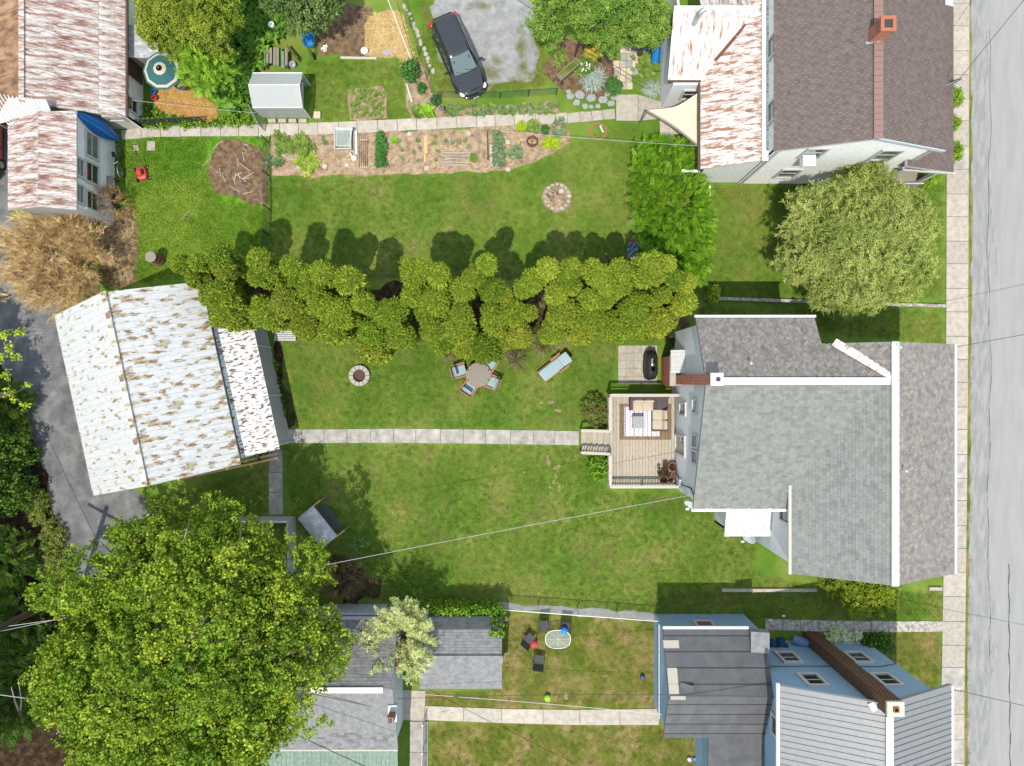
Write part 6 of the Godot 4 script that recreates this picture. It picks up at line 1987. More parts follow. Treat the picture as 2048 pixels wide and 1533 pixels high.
	rosette("hosta", "bright green hosta with long leaves right of the other hosta", "plant", spot(855, 226), 5, 0.15, 1.3, "hosta", [c3(0.14, 0.28, 0.02), c3(0.2, 0.33, 0.03)])
	var fb := thing("border_flowers", "low mixed green plants along the wire fence border", "plant", spot(1000, 222))
	fb.set_meta("kind", "stuff")
	var fc := Cloud.new()
	for i in 150:
		var x := R.randf_range(885, 1115)
		fc.add(spot(x, R.randf_range(212, 232) - (x - 885) * 0.02), (Vector3.UP + rv() * 0.3).normalized(), R.randf_range(0.35, 0.8), tint(green + blue), rv())
	grow(fb, "leaves", "hosta", fc, M.leaf, "stuff")
	# flower corner by the patio
	var sil := [c3(0.19, 0.24, 0.21), c3(0.13, 0.18, 0.15), c3(0.25, 0.3, 0.26)]
	rosette("silver_plant", "large silver blue spiky clump beside the flagstones", "plant", spot(1186, 163), 22, 0.45, 0.7, "blades", sil, "silver spiky plants")
	rosette("silver_plant", "smaller silver blue spiky clump left of the kettle grill", "plant", spot(1303, 181), 12, 0.26, 0.6, "blades", sil, "silver spiky plants")
	shrub("boxwood", "round dark green boxwood between silver clump and patio slab", "bush", spot(1227, 178), V(0.42, 0.4, 0.42), 190, 0.8, "fine", "leaf", dark)
	shrub("golden_shrub", "round orange yellow shrub under the dense tree", "bush", spot(1184, 110), V(0.42, 0.45, 0.42), 170, 0.8, "fine", "leaf", [c3(0.36, 0.29, 0.04), c3(0.28, 0.27, 0.05)])
	shrub("patio_bush", "dark green plants between golden shrub and silver clump", "bush", spot(1165, 138), V(0.55, 0.35, 0.45), 150, 0.8, "broad", "leaf", green)
	var wf := thing("white_flowers", "white blossoms left of the silver clump", "flowers", spot(1170, 134))
	var wg := G.new()
	for i in 22:
		var p := spot(1170 + R.randf_range(-10, 10), 134 + R.randf_range(-9, 9), R.randf_range(0.55, 0.75))
		wg.ball(p, V(0.045, 0.025, 0.045), 6)
	part(wf, "blossom", wg, M.pure_white, "stuff")
	rosette("patio_grass", "green ground plants beside the blue slide", "plant", spot(1292, 130), 40, 0.8, 0.6, "hosta", green)
	rosette("corner_herbs", "mixed herbs below the wooden trough", "plant", spot(1120, 120), 24, 0.6, 0.6, "hosta", green)
	# straw
	for q in [["straw_mulch", "loose straw covering the top garden bed", [740, 30, 800, 30, 832, 128, 806, 128, 796, 110, 734, 110], 260, 1.0, [c3(0.42, 0.3, 0.14), c3(0.32, 0.22, 0.1)]], ["wood_chips", "orange wood chips beside the parasol", [310, 178, 380, 165, 438, 225, 412, 240, 316, 218], 220, 0.7, [c3(0.42, 0.25, 0.09), c3(0.3, 0.17, 0.055)]], ["bed_litter", "dry stalks lying on the vegetable bed", [545, 275, 1000, 262, 1120, 260, 1100, 305, 980, 338, 545, 345], 190, 0.9, [c3(0.42, 0.32, 0.2), c3(0.28, 0.2, 0.12)]], ["dead_stalks", "dead stalks on the bare earth beside the dry bamboo", [200, 440, 270, 420, 275, 550, 210, 570], 120, 1.2, [c3(0.36, 0.26, 0.14), c3(0.2, 0.14, 0.08)]]]:
		var cl := Cloud.new()
		var lo := Vector2(1e9, 1e9)
		var hi := -lo
		for i in range(0, q[2].size(), 2):
			lo = lo.min(Vector2(q[2][i], q[2][i + 1]))
			hi = hi.max(Vector2(q[2][i], q[2][i + 1]))
		while cl.n < q[3]:
			var p := Vector2(R.randf_range(lo.x, hi.x), R.randf_range(lo.y, hi.y))
			if inside(p, q[2]):
				cl.add(spot(p.x, p.y) + V(0, 0.012, 0), Vector3.UP, q[4] * R.randf_range(0.8, 1.3), tint(q[5]), rv())
		tag(grow(self, q[0], "litter", cl, M.dry_stalk, "stuff"), q[1], "litter")
	var ds := thing("straw_stalks", "loose pale stalks lying on the dug earth", "stalks", spot(475, 345))
	for i in 46:
		var a := spot(474 + R.randfn() * 26, 345 + R.randfn() * 28) + V(0, 0.04, 0)
		strip(ds, "stalk", a, a + V(R.randf_range(-0.6, 0.6), 0, R.randf_range(-0.5, 0.5)), 0.025, 0.02, M.cream_board if i % 2 else M.grey_wood)
	# cold frame
	var cf := thing("cold_frame", "white cold frame with open glass lid and seedlings", "cold frame", spot(688, 282))
	for q in [[spot(672, 262), spot(672, 301), 0.05], [spot(704, 262), spot(704, 301), 0.05], [spot(671, 262), spot(705, 262), 0.05], [spot(671, 301), spot(705, 301), 0.05]]:
		var g := G.new()
		bar(g, q[0] + V(0, 0.17, 0), q[1] + V(0, 0.17, 0), q[2], 0.34)
		part(cf, "side_board", g, M.white_paint)
	var sd := Cloud.new()
	for i in 14:
		sd.add(spot(688 + R.randf_range(-12, 12), 281 + R.randf_range(-14, 12)) + V(0, 0.03, 0), Vector3.UP, 0.7, tint(dark), rv())
	grow(cf, "seedlings", "hosta", sd, M.leaf)
	var ld := G.new()
	bar(ld, spot(671, 258, 0.5), spot(705, 258, 0.5), 0.16, 0.04)
	for x in [672, 703]:
		bar(ld, spot(x, 258, 0.5), spot(x - 3 if x > 690 else x, 292, 0.36), 0.04, 0.03)
	bar(ld, spot(671, 292, 0.36), spot(701, 292, 0.36), 0.04, 0.03)
	var lid := part(cf, "lid_frame", ld, M.white_paint)
	var gl := G.new()
	gl.slab([spot(673, 291, 0.36), spot(699, 291, 0.36), spot(702, 261, 0.49), spot(673, 261, 0.49)], 0.006)
	part(lid, "pane", gl, M.clear_glass)
	plank("white_board", "white board standing on edge right of the cold frame", "board", spot(712, 263, 0.1), spot(713, 309, 0.1), 0.12, 0.2, "pure_white")
	plank("grey_board", "grey weathered board between cold frame and white board", "board", spot(708, 257, 0.1), spot(709, 300, 0.1), 0.12, 0.2, "grey_wood")
	var jug := thing("watering_jug", "white plastic jug lying below the cold frame", "jug", spot(709, 319))
	var jg := G.new()
	jg.ball(spot(709, 318) + V(0, 0.12, 0), V(0.16, 0.12, 0.16), 12)
	part(jug, "body", jg, M.pure_white)
	var js := G.new()
	js.tube([spot(705, 314) + V(0, 0.16, 0), spot(701, 308) + V(0, 0.2, 0)], 0.045, 0.03, 8)
	part(jug, "spout", js, M.pure_white)
	var rk := thing("rod_rack", "five thin rods lying side by side between two wooden bars", "rack", spot(728, 308))
	for i in 5:
		var g := G.new()
		g.tube([spot(720 + i * 3.9, 277) + V(0, 0.07, 0), spot(719.5 + i * 3.9, 337) + V(0, 0.07, 0)], 0.014, 0.014, 6)
		part(rk, "rod", g, M.rusty_iron)
	for y in [280, 335]:
		slabpart(rk, "crossbar", spot(728, y) + V(0, 0.03, 0), V(0.46, 0.05, 0.09), M.rail_wood)
	var pd := thing("orange_paddle", "orange wooden board with narrow handle lying in the bed", "paddle", spot(851, 300))
	slabpart(pd, "blade", spot(851.5, 290) + V(0, 0.05, 0), V(0.2, 0.03, 0.95), M.fresh_wood)
	slabpart(pd, "handle", spot(850, 317) + V(0, 0.05, 0), V(0.11, 0.03, 0.45), M.fresh_wood)
	var sk := thing("stick_bundle", "layer of pale garden sticks lying in the bed", "sticks", spot(914, 318))
	for i in 15:
		var y := 304.0 + i * 2.0
		var g := G.new()
		var a := spot(887 + R.randf_range(-3, 6), y + R.randf_range(-1, 1)) + V(0, 0.05 + 0.04 * (i % 2), 0)
		var b := spot(939 + R.randf_range(-6, 3), y + R.randf_range(-2, 2)) + V(0, 0.05 + 0.04 * (i % 2), 0)
		g.tube([a, a.lerp(b, 0.5) + V(0, 0.01, R.randf_range(-0.03, 0.03)), b], 0.024, 0.017, 5)
		part(sk, "stick", g, M.rail_wood if i % 3 else M.pale_bark)
	for q in [[853, 337, "white square stepping stone under the orange paddle"], [694, 331, "pale stepping stone below the cold frame"], [650, 334, "white stepping stone at the bed's edge left of the cold frame"], [599, 336, "white stepping stone among the yellowish weeds"], [586, 296, "white stepping stone among the western weeds"], [819, 269, "white stone beside the path above the cabbages"], [937, 268, "small white stone right of the cabbage row"], [557, 277, "narrow white stone at the bed's western corner"], [1015, 285, "pale stone in the kale row"], [1016, 340, "flat pale stone at the bed's south edge"]]:
		var st := thing("stepping_stone", q[2], "stone", spot(q[0], q[1]), "stepping stones in the vegetable bed")
		rock(st, "stone", spot(q[0], q[1]), 0.15, 0.07, M.concrete2, 0.9)
	plank("bed_timber", "long grey timber across the bed beside the kale", "board", spot(975, 262, 0.04), spot(976, 320, 0.04), 0.07, 0.08, "dark_wood")
	plank("bed_timber", "second grey timber left of the kale row", "board", spot(957, 268, 0.04), spot(957, 325, 0.04), 0.06, 0.06, "grey_wood")
	plank("bed_timber", "pale board right of the long timber", "board", spot(983, 290, 0.03), spot(984, 332, 0.03), 0.16, 0.03, "rail_wood")
	plank("seed_bed_timber", "white timber edging the seed bed", "board", spot(681, 116, 0.05), spot(753, 117, 0.05), 0.12, 0.1, "rail_wood")
	plank("fence_bed_timber", "white timber edging the fence bed", "board", spot(813, 168, 0.05), spot(824, 205, 0.05), 0.12, 0.1, "rail_wood")
	plank("slate_piece", "grey slate piece on the straw mulch", "slate", spot(765, 106, 0.03), spot(784, 105, 0.03), 0.24, 0.05, "slate_stone")
	var hl := thing("iron_ring", "rusty iron ring ornament in the bed's east end", "ornament", spot(1064, 287))
	var hg := G.new()
	for w in 2:
		var c := []
		for i in 21:
			var a := TAU * i / 20.0
			c.push_back(spot(1064, 287) + V(cos(a) * 0.28, 0.3 + (sin(a) * 0.25 if w else 0.0), sin(a) * 0.28))
		hg.tube(c, 0.035, 0.035, 6)
	part(hl, "ring", hg, M.rusty_iron)
	var hb := G.new()
	hb.tube([spot(1064, 287), spot(1064, 287) + V(0, 0.5, 0)], 0.02, 0.02, 5)
	part(hl, "stake", hb, M.rusty_iron)
	var rc := thing("brick_ring", "ring of buried bricks in the grass with a white board", "edging", spot(1196, 263))
	for i in 18:
		var a := TAU * i / 18.0
		slabpart(rc, "brick", spot(1196 + cos(a) * 16, 263 + sin(a) * 16) + V(0, 0.01, 0), V(0.1, 0.06, 0.12), M.red_wood, Basis(Vector3.UP, -a))
	slabpart(rc, "white_board", spot(1203, 259) + V(0, 0.06, 0), V(0.1, 0.06, 0.42), M.white_paint, Basis(Vector3.UP, 0.4))
	# fire pits
	var fp := thing("stone_fire_pit", "round fire pit of pale wedge stones on the south lawn", "fire pit", spot(720, 752))
	for i in 12:
		var a0 := TAU * i / 12.0 + 0.03
		var a1 := TAU * (i + 1) / 12.0 - 0.03
		var o := spot(720, 752)
		var g := G.new()
		g.prism([o + V(cos(a0) * 0.34, 0, sin(a0) * 0.34), o + V(cos(a0) * 0.56, 0, sin(a0) * 0.56), o + V(cos(a1) * 0.56, 0, sin(a1) * 0.56), o + V(cos(a1) * 0.34, 0, sin(a1) * 0.34)], -0.02, 0.26 + R.randf_range(-0.01, 0.01))
		part(fp, "stone", g, M.field_stone)
	var ag := G.new()
	ag.lathe(spot(720, 752), [Vector2(0.34, 0.03), Vector2(0.0, 0.05)], 14)
	part(fp, "ash_bed", ag, M.ash)
	var f2 := thing("rubble_fire_pit", "fire pit with loose stones and kindling on the north lawn", "fire pit", spot(1114, 395))
	var sg := G.new()
	sg.lathe(spot(1114, 395), [Vector2(0.82, 0.0), Vector2(0.7, 0.04), Vector2(0.0, 0.05)], 18)
	part(f2, "ash_bed", sg, M.dirt)
	for i in 16:
		var a := TAU * i / 16.0
		rock(f2, "stone", spot(1114 + cos(a) * 24, 395 + sin(a) * 25) + V(0, 0.02, 0), R.randf_range(0.07, 0.13), R.randf_range(0.08, 0.16), M.field_stone)
	for i in 22:
		var p := spot(1112 + R.randf_range(-17, 17), 395 + R.randf_range(-17, 17)) + V(0, R.randf_range(0.07, 0.16), 0)
		var d := V(R.randf_range(-1, 1), 0, R.randf_range(-1, 1)).normalized() * R.randf_range(0.12, 0.3)
		var g := G.new()
		g.tube([p - d, p + d], 0.018, 0.012, 5)
		part(f2, "stick", g, M["pale_bark" if i % 3 else "dark_wood"])
	rock(f2, "stone", spot(1122, 384) + V(0, 0.05, 0), 0.17, 0.12, M.concrete2)
	rock(f2, "stone", spot(1138, 394) + V(0, 0.02, 0), 0.14, 0.14, M.concrete2)

# ---------------------------------------------------------------- things in the yards
func yard_things() -> void:
	greenhouse()
	seats()
	# parasol
	var pa := thing("parasol", "teal parasol with cream bands beside the long rusty barn", "parasol", V(-17.7, 0, -15.8))
	var pg := G.new()
	pg.tube([V(-17.7, 0, -15.8), V(-17.7, 2.5, -15.8)], 0.025, 0.025, 8)
	part(pa, "pole", pg, M.steel)
	var band := [[0.0, 0.16, "canvas_green"], [0.16, 0.33, "canvas_cream"], [0.33, 0.78, "canvas_green"], [0.78, 0.9, "canvas_cream"], [0.9, 1.0, "canvas_green"]]
	for i in 10:
		var a0 := TAU * i / 10.0
		var a1 := TAU * (i + 1) / 10.0
		var first: MeshInstance3D = null
		for b in band:
			var g := G.new()
			var q := []
			for e in [[b[0], a0], [b[1], a0], [b[1], a1], [b[0], a1]]:
				q.push_back(V(-17.7 + cos(e[1]) * e[0], 2.5 - 0.42 * e[0] - 0.02 * e[0] * sin((e[1] - a0) / (a1 - a0) * PI), -15.8 + sin(e[1]) * e[0]))
			g.quad(q[3], q[2], q[1], q[0])
			if first == null:
				first = part(pa, "canopy_panel", g, M[b[2]])
			else:
				part(first, "band", g, M[b[2]])
	var ps := G.new()
	ps.lathe(V(-17.7, 0, -15.8), [Vector2(0.22, 0), Vector2(0.22, 0.06), Vector2(0.05, 0.1)], 14)
	part(pa, "base", ps, M.concrete0)
	for q in [[311, 187, "blue_plastic", "light blue bucket beneath the parasol's edge"], [313, 199, "mower_red", "red bucket below the blue one beside the parasol"]]:
		var t := thing("bucket", q[3], "bucket", spot(q[0], q[1]), "buckets beside the parasol")
		var g := G.new()
		g.lathe(spot(q[0], q[1]), [Vector2(0.1, 0), Vector2(0.14, 0.3), Vector2(0.125, 0.3), Vector2(0.09, 0.03), Vector2(0, 0.03)], 14)
		part(t, "body", g, M[q[2]])
		var h := G.new()
		var c := []
		for i in 9:
			c.push_back(spot(q[0], q[1]) + V(cos(PI * i / 8.0) * 0.13, 0.3 + 0.02, sin(PI * i / 8.0) * 0.13))
		h.tube(c, 0.006, 0.006, 4)
		part(t, "handle", h, M.steel)
	# plank box by the barn
	var sb := thing("plank_store", "grey plank lean-to box against the long rusty barn", "shed", V(-18.9, 0, -17.5))
	for i in 6:
		slabpart(sb, "roof_board", V(-18.92, 1.62 - 0.0, -18.2 + i * 0.28), V(1.5, 0.03, 0.27), M.grey_canvas, Basis(Vector3.BACK, -0.12))
	for q in [[-18.92, -16.72, 1.4, 0.05], [-18.92, -18.3, 1.4, 0.05], [-18.22, -17.5, 0.05, 1.6]]:
		slabpart(sb, "side_wall", V(q[0], 0.75, q[1]), V(q[2], 1.5, q[3]), M.grey_wood)
	# kayak on end
	var ka := thing("kayak", "blue kayak standing on end against the tool barn", "kayak", V(-20.95, 0, -12.95))
	var kg := G.new()
	var rings := []
	for i in 21:
		var t := i / 20.0
		var w := sin(PI * pow(t, 0.9)) * 0.4
		var row := []
		for j in 13:
			var a := TAU * j / 12.0
			row.push_back(V(-20.95 - 0.25 * t, 0.02 + t * 3.62, -12.95 - 0.2 * t) + V(cos(a) * w * 0.55, 0, 0).rotated(Vector3.UP, -0.55) + V(0, 0, sin(a) * w).rotated(Vector3.UP, -0.55))
		rings.push_back(row)
	loft(kg, rings)
	part(ka, "hull", kg, M.blue_plastic)
	var kk := G.new()
	kk.tube([V(-20.95, 0.05, -12.95) + V(0.13, 0.4, 0.13), V(-21.0, 1.9, -13.0) + V(0.17, 0, 0.14), V(-21.15, 3.4, -13.1) + V(0.08, 0, 0.08)], 0.03, 0.02, 6)
	part(ka, "keel", kk, M.bright_blue)
	bicycle()
	mower()
	# rusty burn barrel
	var bb := thing("burn_barrel", "tall rusty burn barrel in the weedy lawn", "barrel", spot(321, 521))
	var bg := G.new()
	var o := spot(321, 521)
	bg.lathe(o, [Vector2(0.27, 0), Vector2(0.28, 0.02), Vector2(0.27, 0.05), Vector2(0.27, 0.34), Vector2(0.29, 0.36), Vector2(0.27, 0.38), Vector2(0.27, 0.7), Vector2(0.29, 0.72), Vector2(0.27, 0.74), Vector2(0.27, 1.05), Vector2(0.285, 1.08)], 20)
	part(bb, "drum", bg, M.rusty_iron)
	var bl := G.new()
	bl.lathe(o, [Vector2(0.285, 1.08), Vector2(0.26, 1.09), Vector2(0.0, 1.1)], 20)
	part(bb, "lid", bl, M.grey_wood)
	var bv := G.new()
	bv.box(o + V(0.26, 0.2, 0.1), V(0.06, 0.12, 0.14))
	part(bb, "vent", bv, M.dark_trim)
	# table and pots by the dead bush
	var pt := thing("work_table", "grey slatted work table beside the dead bush", "table", spot(222, 375))
	for i in 5:
		slabpart(pt, "top_board", spot(215 + i * 6, 378) + V(0, 0.75, 0), V(0.14, 0.03, 0.95), M.grey_wood)
	for x in [-0.3, 0.3]:
		for z in [-0.4, 0.4]:
			slabpart(pt, "leg", spot(226, 378) + V(x, 0.37, z), V(0.06, 0.74, 0.06), M.dark_wood)
	var lt := thing("lumber_pile", "heap of dark boards beside the work table", "lumber", spot(232, 400))
	for i in 7:
		slabpart(lt, "board", spot(230 + R.randf_range(-6, 8), 398 + R.randf_range(-12, 12)) + V(0, 0.04 + 0.05 * i, 0), V(0.14, 0.04, 0.9), M.dark_wood if i % 2 else M.grey_wood, Basis(Vector3.UP, R.randf_range(-1.2, 1.2)))
	plank("cinder_block", "single grey concrete block at the tool barn's south corner", "block", spot(213, 446, 0.1), spot(226, 449, 0.1), 0.2, 0.2, "concrete1")
	plank("paving_piece", "square stepping slab in the weeds above the mower", "stone", spot(294, 292, 0.03), spot(310, 292, 0.03), 0.5, 0.05, "concrete1")
	plank("paving_piece", "small broken slab left of the stepping slab", "stone", spot(266, 297, 0.03), spot(277, 296, 0.03), 0.3, 0.05, "concrete0")
	plank("fallen_stick", "pale bent stick lying on the weedy lawn", "stick", spot(362, 440, 0.03), spot(380, 420, 0.04), 0.035, 0.03, "pale_bark")
	# wheelbarrow
	var wb := local_thing("wheelbarrow", "blue wheelbarrow tipped beside the seed bed", "wheelbarrow", spot(622, 88), 0.25)
	var wr := []
	for i in 5:
		var y := 0.28 + 0.3 * i / 4.0
		var s := 0.6 + 0.4 * i / 4.0
		var row := []
		for j in 17:
			var a := TAU * j / 16.0
			row.push_back(V(cos(a) * 0.34 * s, y, sin(a) * 0.48 * s))
		wr.push_back(row)
	var wg := G.new()
	loft(wg, wr)
	wg.lathe(V(0, 0.285, 0), [Vector2(0.25, 0), Vector2(0, 0.0)], 14)
	part(wb, "tray", wg, M.bright_blue)
	var wh := G.new()
	for s in [-1.0, 1.0]:
		wh.tube([V(0.12 * s, 0.2, 0.75), V(0.2 * s, 0.32, 0.2), V(0.27 * s, 0.6, -0.85)], 0.025, 0.025, 6)
		wh.tube([V(0.22 * s, 0.4, -0.2), V(0.24 * s, 0.0, -0.35)], 0.02, 0.02, 6)
	part(wb, "handle", wh, M.dark_steel)
	var wl := G.new()
	wl.lathe(V(-0.05, 0.19, 0.75), [Vector2(0.1, 0), Vector2(0.19, 0.01), Vector2(0.19, 0.09), Vector2(0.1, 0.1)], 16, Basis(Vector3.BACK, -PI / 2))
	part(wb, "wheel", wl, M.tyre)
	# white bucket by the bench
	var be := thing("plank_bench", "grey plank bench with a white bucket in the undergrowth", "bench", spot(535, 60))
	slabpart(be, "seat", spot(535, 60) + V(0, 0.42, 0), V(0.85, 0.05, 0.3), M.grey_wood)
	for x in [-0.35, 0.35]:
		slabpart(be, "leg", spot(535, 60) + V(x, 0.2, 0), V(0.06, 0.4, 0.26), M.grey_wood)
	var bk := thing("white_bucket", "white bucket standing on the plank bench", "bucket", spot(546, 55, 0.45))
	var bkg := G.new()
	bkg.lathe(spot(546, 55, 0.45), [Vector2(0.13, 0), Vector2(0.16, 0.34), Vector2(0.0, 0.35)], 16)
	part(bk, "body", bkg, M.pure_white)
	# white ring on the seed bed
	var rg := thing("sunk_bucket", "white open bucket sunk in the seed bed", "bucket", spot(730, 105))
	var rgg := G.new()
	rgg.lathe(spot(730, 105), [Vector2(0.15, 0), Vector2(0.19, 0.22), Vector2(0.16, 0.22), Vector2(0.13, 0.04), Vector2(0, 0.04)], 18)
	part(rg, "body", rgg, M.pure_white)
	var sc := thing("paper_scraps", "scattered white paper scraps beside the wheelbarrow", "litter", spot(648, 98))
	for i in 7:
		slabpart(sc, "scrap", spot(648 + R.randf_range(-9, 9), 98 + R.randf_range(-6, 6)) + V(0, 0.03, 0), V(0.16, 0.006, 0.08), M.pure_white, Basis(Vector3.UP, R.randf() * 3.0))
	# compost pallets
	var co := thing("compost_bin", "grey pallet compost bin north of the greenhouse", "compost bin", spot(555, 125))
	for i in 6:
		slabpart(co, "pallet_board", spot(541 + i * 7.5, 124) + V(0, 0.55 + R.randf_range(-0.1, 0.15), R.randf_range(-0.1, 0.1)), V(0.13, 0.05, R.randf_range(0.7, 1.0)), M["grey_wood" if i != 4 else "green_corrugated"])
	for x in [536, 578]:
		slabpart(co, "side_wall", spot(x, 124) + V(0, 0.27, 0), V(0.05, 0.54, 0.9), M.grey_wood)
	slabpart(co, "leaning_board", spot(590, 112) + V(0, 0.3, 0), V(0.06, 0.5, 0.9), M.brown_dirt, Basis(Vector3.UP, 0.7))
	var pc := thing("grey_pail", "grey plastic pail at the greenhouse's north side", "pail", spot(588, 134))
	var pcg := G.new()
	pcg.lathe(spot(588, 134), [Vector2(0.13, 0), Vector2(0.17, 0.35), Vector2(0.15, 0.35), Vector2(0.11, 0.05), Vector2(0, 0.05)], 16)
	part(pc, "body", pcg, M.dish_grey)
	# trough planter
	var tr := local_thing("wooden_trough", "long grey wooden trough with moss on a stand", "planter", spot(1135, 152), -0.75)
	tr.rotation.y = 0.72
	for s in [-1.0, 1.0]:
		slabpart(tr, "side_board", V(0, 0.75, 0.16 * s), V(1.35, 0.26, 0.04), M.grey_wood)
		slabpart(tr, "end_board", V(0.66 * s, 0.75, 0), V(0.04, 0.26, 0.28), M.grey_wood)
		for e in [-1.0, 1.0]:
			slabpart(tr, "leg", V(0.55 * s, 0.31, 0.12 * e), V(0.06, 0.62, 0.06), M.dark_wood)
	slabpart(tr, "soil", V(0, 0.8, 0), V(1.28, 0.08, 0.27), M.dry_grass)
	plank("leaning_pole", "dark wooden pole leaning beside the trough", "pole", spot(1150, 112, 0.1), spot(1156, 88, 1.2), 0.09, 0.09, "dark_wood")
	# patio things
	sail()
	kettle()
	plank("cellar_grate", "dark metal grate on the patio below the sail", "grate", spot(1349, 280, 0.12), spot(1376, 281, 0.12), 0.62, 0.06, "dark_steel")
	var sl := thing("blue_slide", "bright blue plastic slide under the dense tree", "slide", spot(1310, 105))
	var slg := G.new()
	slg.slab([spot(1303, 126, 0.12), spot(1318, 124, 0.12), spot(1322, 84, 1.3), spot(1309, 82, 1.3)], 0.05)
	part(sl, "chute", slg, M.bright_blue)
	var sr := G.new()
	bar(sr, spot(1303, 126, 0.16), spot(1309, 82, 1.36), 0.06, 0.14)
	bar(sr, spot(1318, 124, 0.16), spot(1322, 84, 1.36), 0.06, 0.14)
	part(sl, "side_rail", sr, M.blue_plastic)
	var st := G.new()
	bar(st, spot(1310, 88), spot(1310, 86, 1.2), 0.3, 0.05)
	part(sl, "ladder", st, M.blue_plastic)
	var s2 := thing("blue_sled", "narrow blue plastic sled standing on edge beside the slide", "sled", spot(1283, 92))
	var s2g := G.new()
	s2g.slab([spot(1303, 106, 0.1), spot(1263, 84, 0.15), spot(1262, 78, 0.8), spot(1303, 104, 0.25)], 0.06)
	part(s2, "hull", s2g, M.blue_plastic)
	var fx := thing("flower_box", "narrow box of dark red flowers at the white wing wall", "planter", spot(1325, 142))
	slabpart(fx, "box", spot(1325, 142) + V(0, 0.12, 0), V(0.22, 0.24, 0.9), M.grey_wood)
	var fc := Cloud.new()
	for i in 22:
		fc.add(spot(1325 + R.randf_range(-3, 3), 142 + R.randf_range(-14, 14)) + V(0, 0.26, 0), Vector3.UP, 0.6, tint([c3(0.25, 0.03, 0.03), c3(0.08, 0.03, 0.02), c3(0.06, 0.12, 0.02)]), rv())
	grow(fx, "flowers", "fine", fc, M.leaf)
	# rail beside the ferns
	var hr := thing("white_handrail", "white handrail beside the feathery thicket", "railing", spot(1418, 400))
	for q in [[1420, 372, 1419, 402], [1419, 402, 1409, 413]]:
		var g := G.new()
		bar(g, spot(q[0], q[1], 1.0), spot(q[2], q[3], 1.0 if q[1] < 380 else 0.15), 0.09, 0.07)
		part(hr, "rail", g, M.pure_white)
	for y in [374, 400]:
		slabpart(hr, "post", spot(1419, y, 1.0) - V(0, 0.5, 0), V(0.08, 1.0, 0.08), M.pure_white)
	plank("white_beam", "short white beam sticking out of the thicket", "beam", spot(1364, 342, 1.9), spot(1400, 343, 2.2), 0.12, 0.1, "pure_white")
	# rocks and tarp along the thicket
	for q in [[1267, 425, 0.13, "small dark rock highest beside the thicket"], [1266, 445, 0.16, "pale rock beside the thicket above the pink slab"], [1269, 460, 0.16, "white rock between pale rock and pink slab"], [1267, 482, 0.24, "pinkish flat slab above the crumpled tarp"]]:
		var t := thing("border_rock", q[3], "rock", spot(q[0], q[1]), "rocks along the thicket")
		rock(t, "stone", spot(q[0], q[1]), q[2], 0.16, M.field_stone if q[1] < 480 else M.terracotta, 1.2)
	var tp := thing("crumpled_tarp", "crumpled blue grey tarp at the thicket's foot", "tarp", spot(1265, 502))
	var tg := G.new()
	for i in 6:
		for j in 7:
			var q := []
			for e in [[0, 1], [1, 1], [1, 0], [0, 0]]:
				var x: float = 1254 + (i + e[0]) * 3.8
				var y: float = 487 + (j + e[1]) * 4.6
				q.push_back(spot(x, y) + V(0, 0.12 + 0.28 * fn.get_noise_2d(x * 12.0, y * 12.0) + 0.1, 0))
			tg.tri(q[0], q[1], q[2])
			tg.tri(q[0], q[2], q[3])
	part(tp, "sheet", tg, M.tarp)
	var wbx := thing("white_pallet", "white painted pallet at the hedge's south west foot", "pallet", spot(572, 672))
	for i in 5:
		slabpart(wbx, "slat", spot(572, 664 + i * 4.2) + V(0, 0.2, 0), V(1.15, 0.03, 0.085), M.white_paint)
	for x in [-0.5, 0.5]:
		slabpart(wbx, "bearer", spot(572, 672) + V(x, 0.09, 0), V(0.06, 0.18, 0.5), M.grey_wood)
	var wp := thing("old_fence_post", "leaning grey fence post north of the hedge", "post", spot(1217, 518))
	var wpg := G.new()
	wpg.tube([spot(1219, 522), spot(1212, 508, 1.1)], 0.06, 0.05, 7)
	part(wp, "post", wpg, M.grey_wood)
	# patio of square pavers and the covered grill
	var pv := thing("paver_patio", "small square patio of grey pavers under the covered grill", "patio", spot(1275, 727))
	pv.set_meta("kind", "structure")
	for i in 5:
		for j in 5:
			slabpart(pv, "paver", spot(1244 + i * 15.6, 699 + j * 15.4) + V(0, 0.01 + R.randf_range(0, 0.008), 0), V(0.405, 0.05, 0.4), M["concrete%d" % (R.randi() % 2)])
	covered_grill()
	# swing, dishes, barrels, balls
	swing()
	dish("satellite_dish", "grey satellite dish on the lawn beside the porch roof", V(12.35, 0, 7.95), 1.1, 0.42, V(-0.72, 0.45, 0.55))
	dish("satellite_dish", "smaller satellite dish at the deck's south east corner", V(8.55, 3.2, 5.75), 0.9, 0.3, V(-0.5, 0.5, 0.7))
	for q in [[1597, 1272, "bin_blue", "light blue barrel lying beside the brown chimney", 1.2], [1561, 1282, "dark_blue_plastic", "dark blue open barrel holding rubbish", 0.3], [1541, 1285, "dark_blue_plastic", "dark blue barrel half under the membrane roof", 0.2]]:
		var p := spot(q[0], q[1])
		var t := local_thing("blue_barrel", q[3], "barrel", p + V(0, 0.28, 0), 0.0, "blue barrels beside the blue house")
		var g := G.new()
		var b := Basis(V(0.35, 0.1, -1).normalized(), q[4]) if q[4] > 1.0 else Basis(V(1, 0, 0.4).normalized(), q[4])
		g.lathe(V(0, -0.28, 0) if q[4] < 1.0 else V(-0.4, 0, 0.1), [Vector2(0.0, 0.0), Vector2(0.24, 0), Vector2(0.27, 0.1), Vector2(0.28, 0.4), Vector2(0.27, 0.75), Vector2(0.25, 0.78), Vector2(0.24, 0.7), Vector2(0.24, 0.3), Vector2(0, 0.3)], 18, b)
		part(t, "drum", g, M[q[2]])
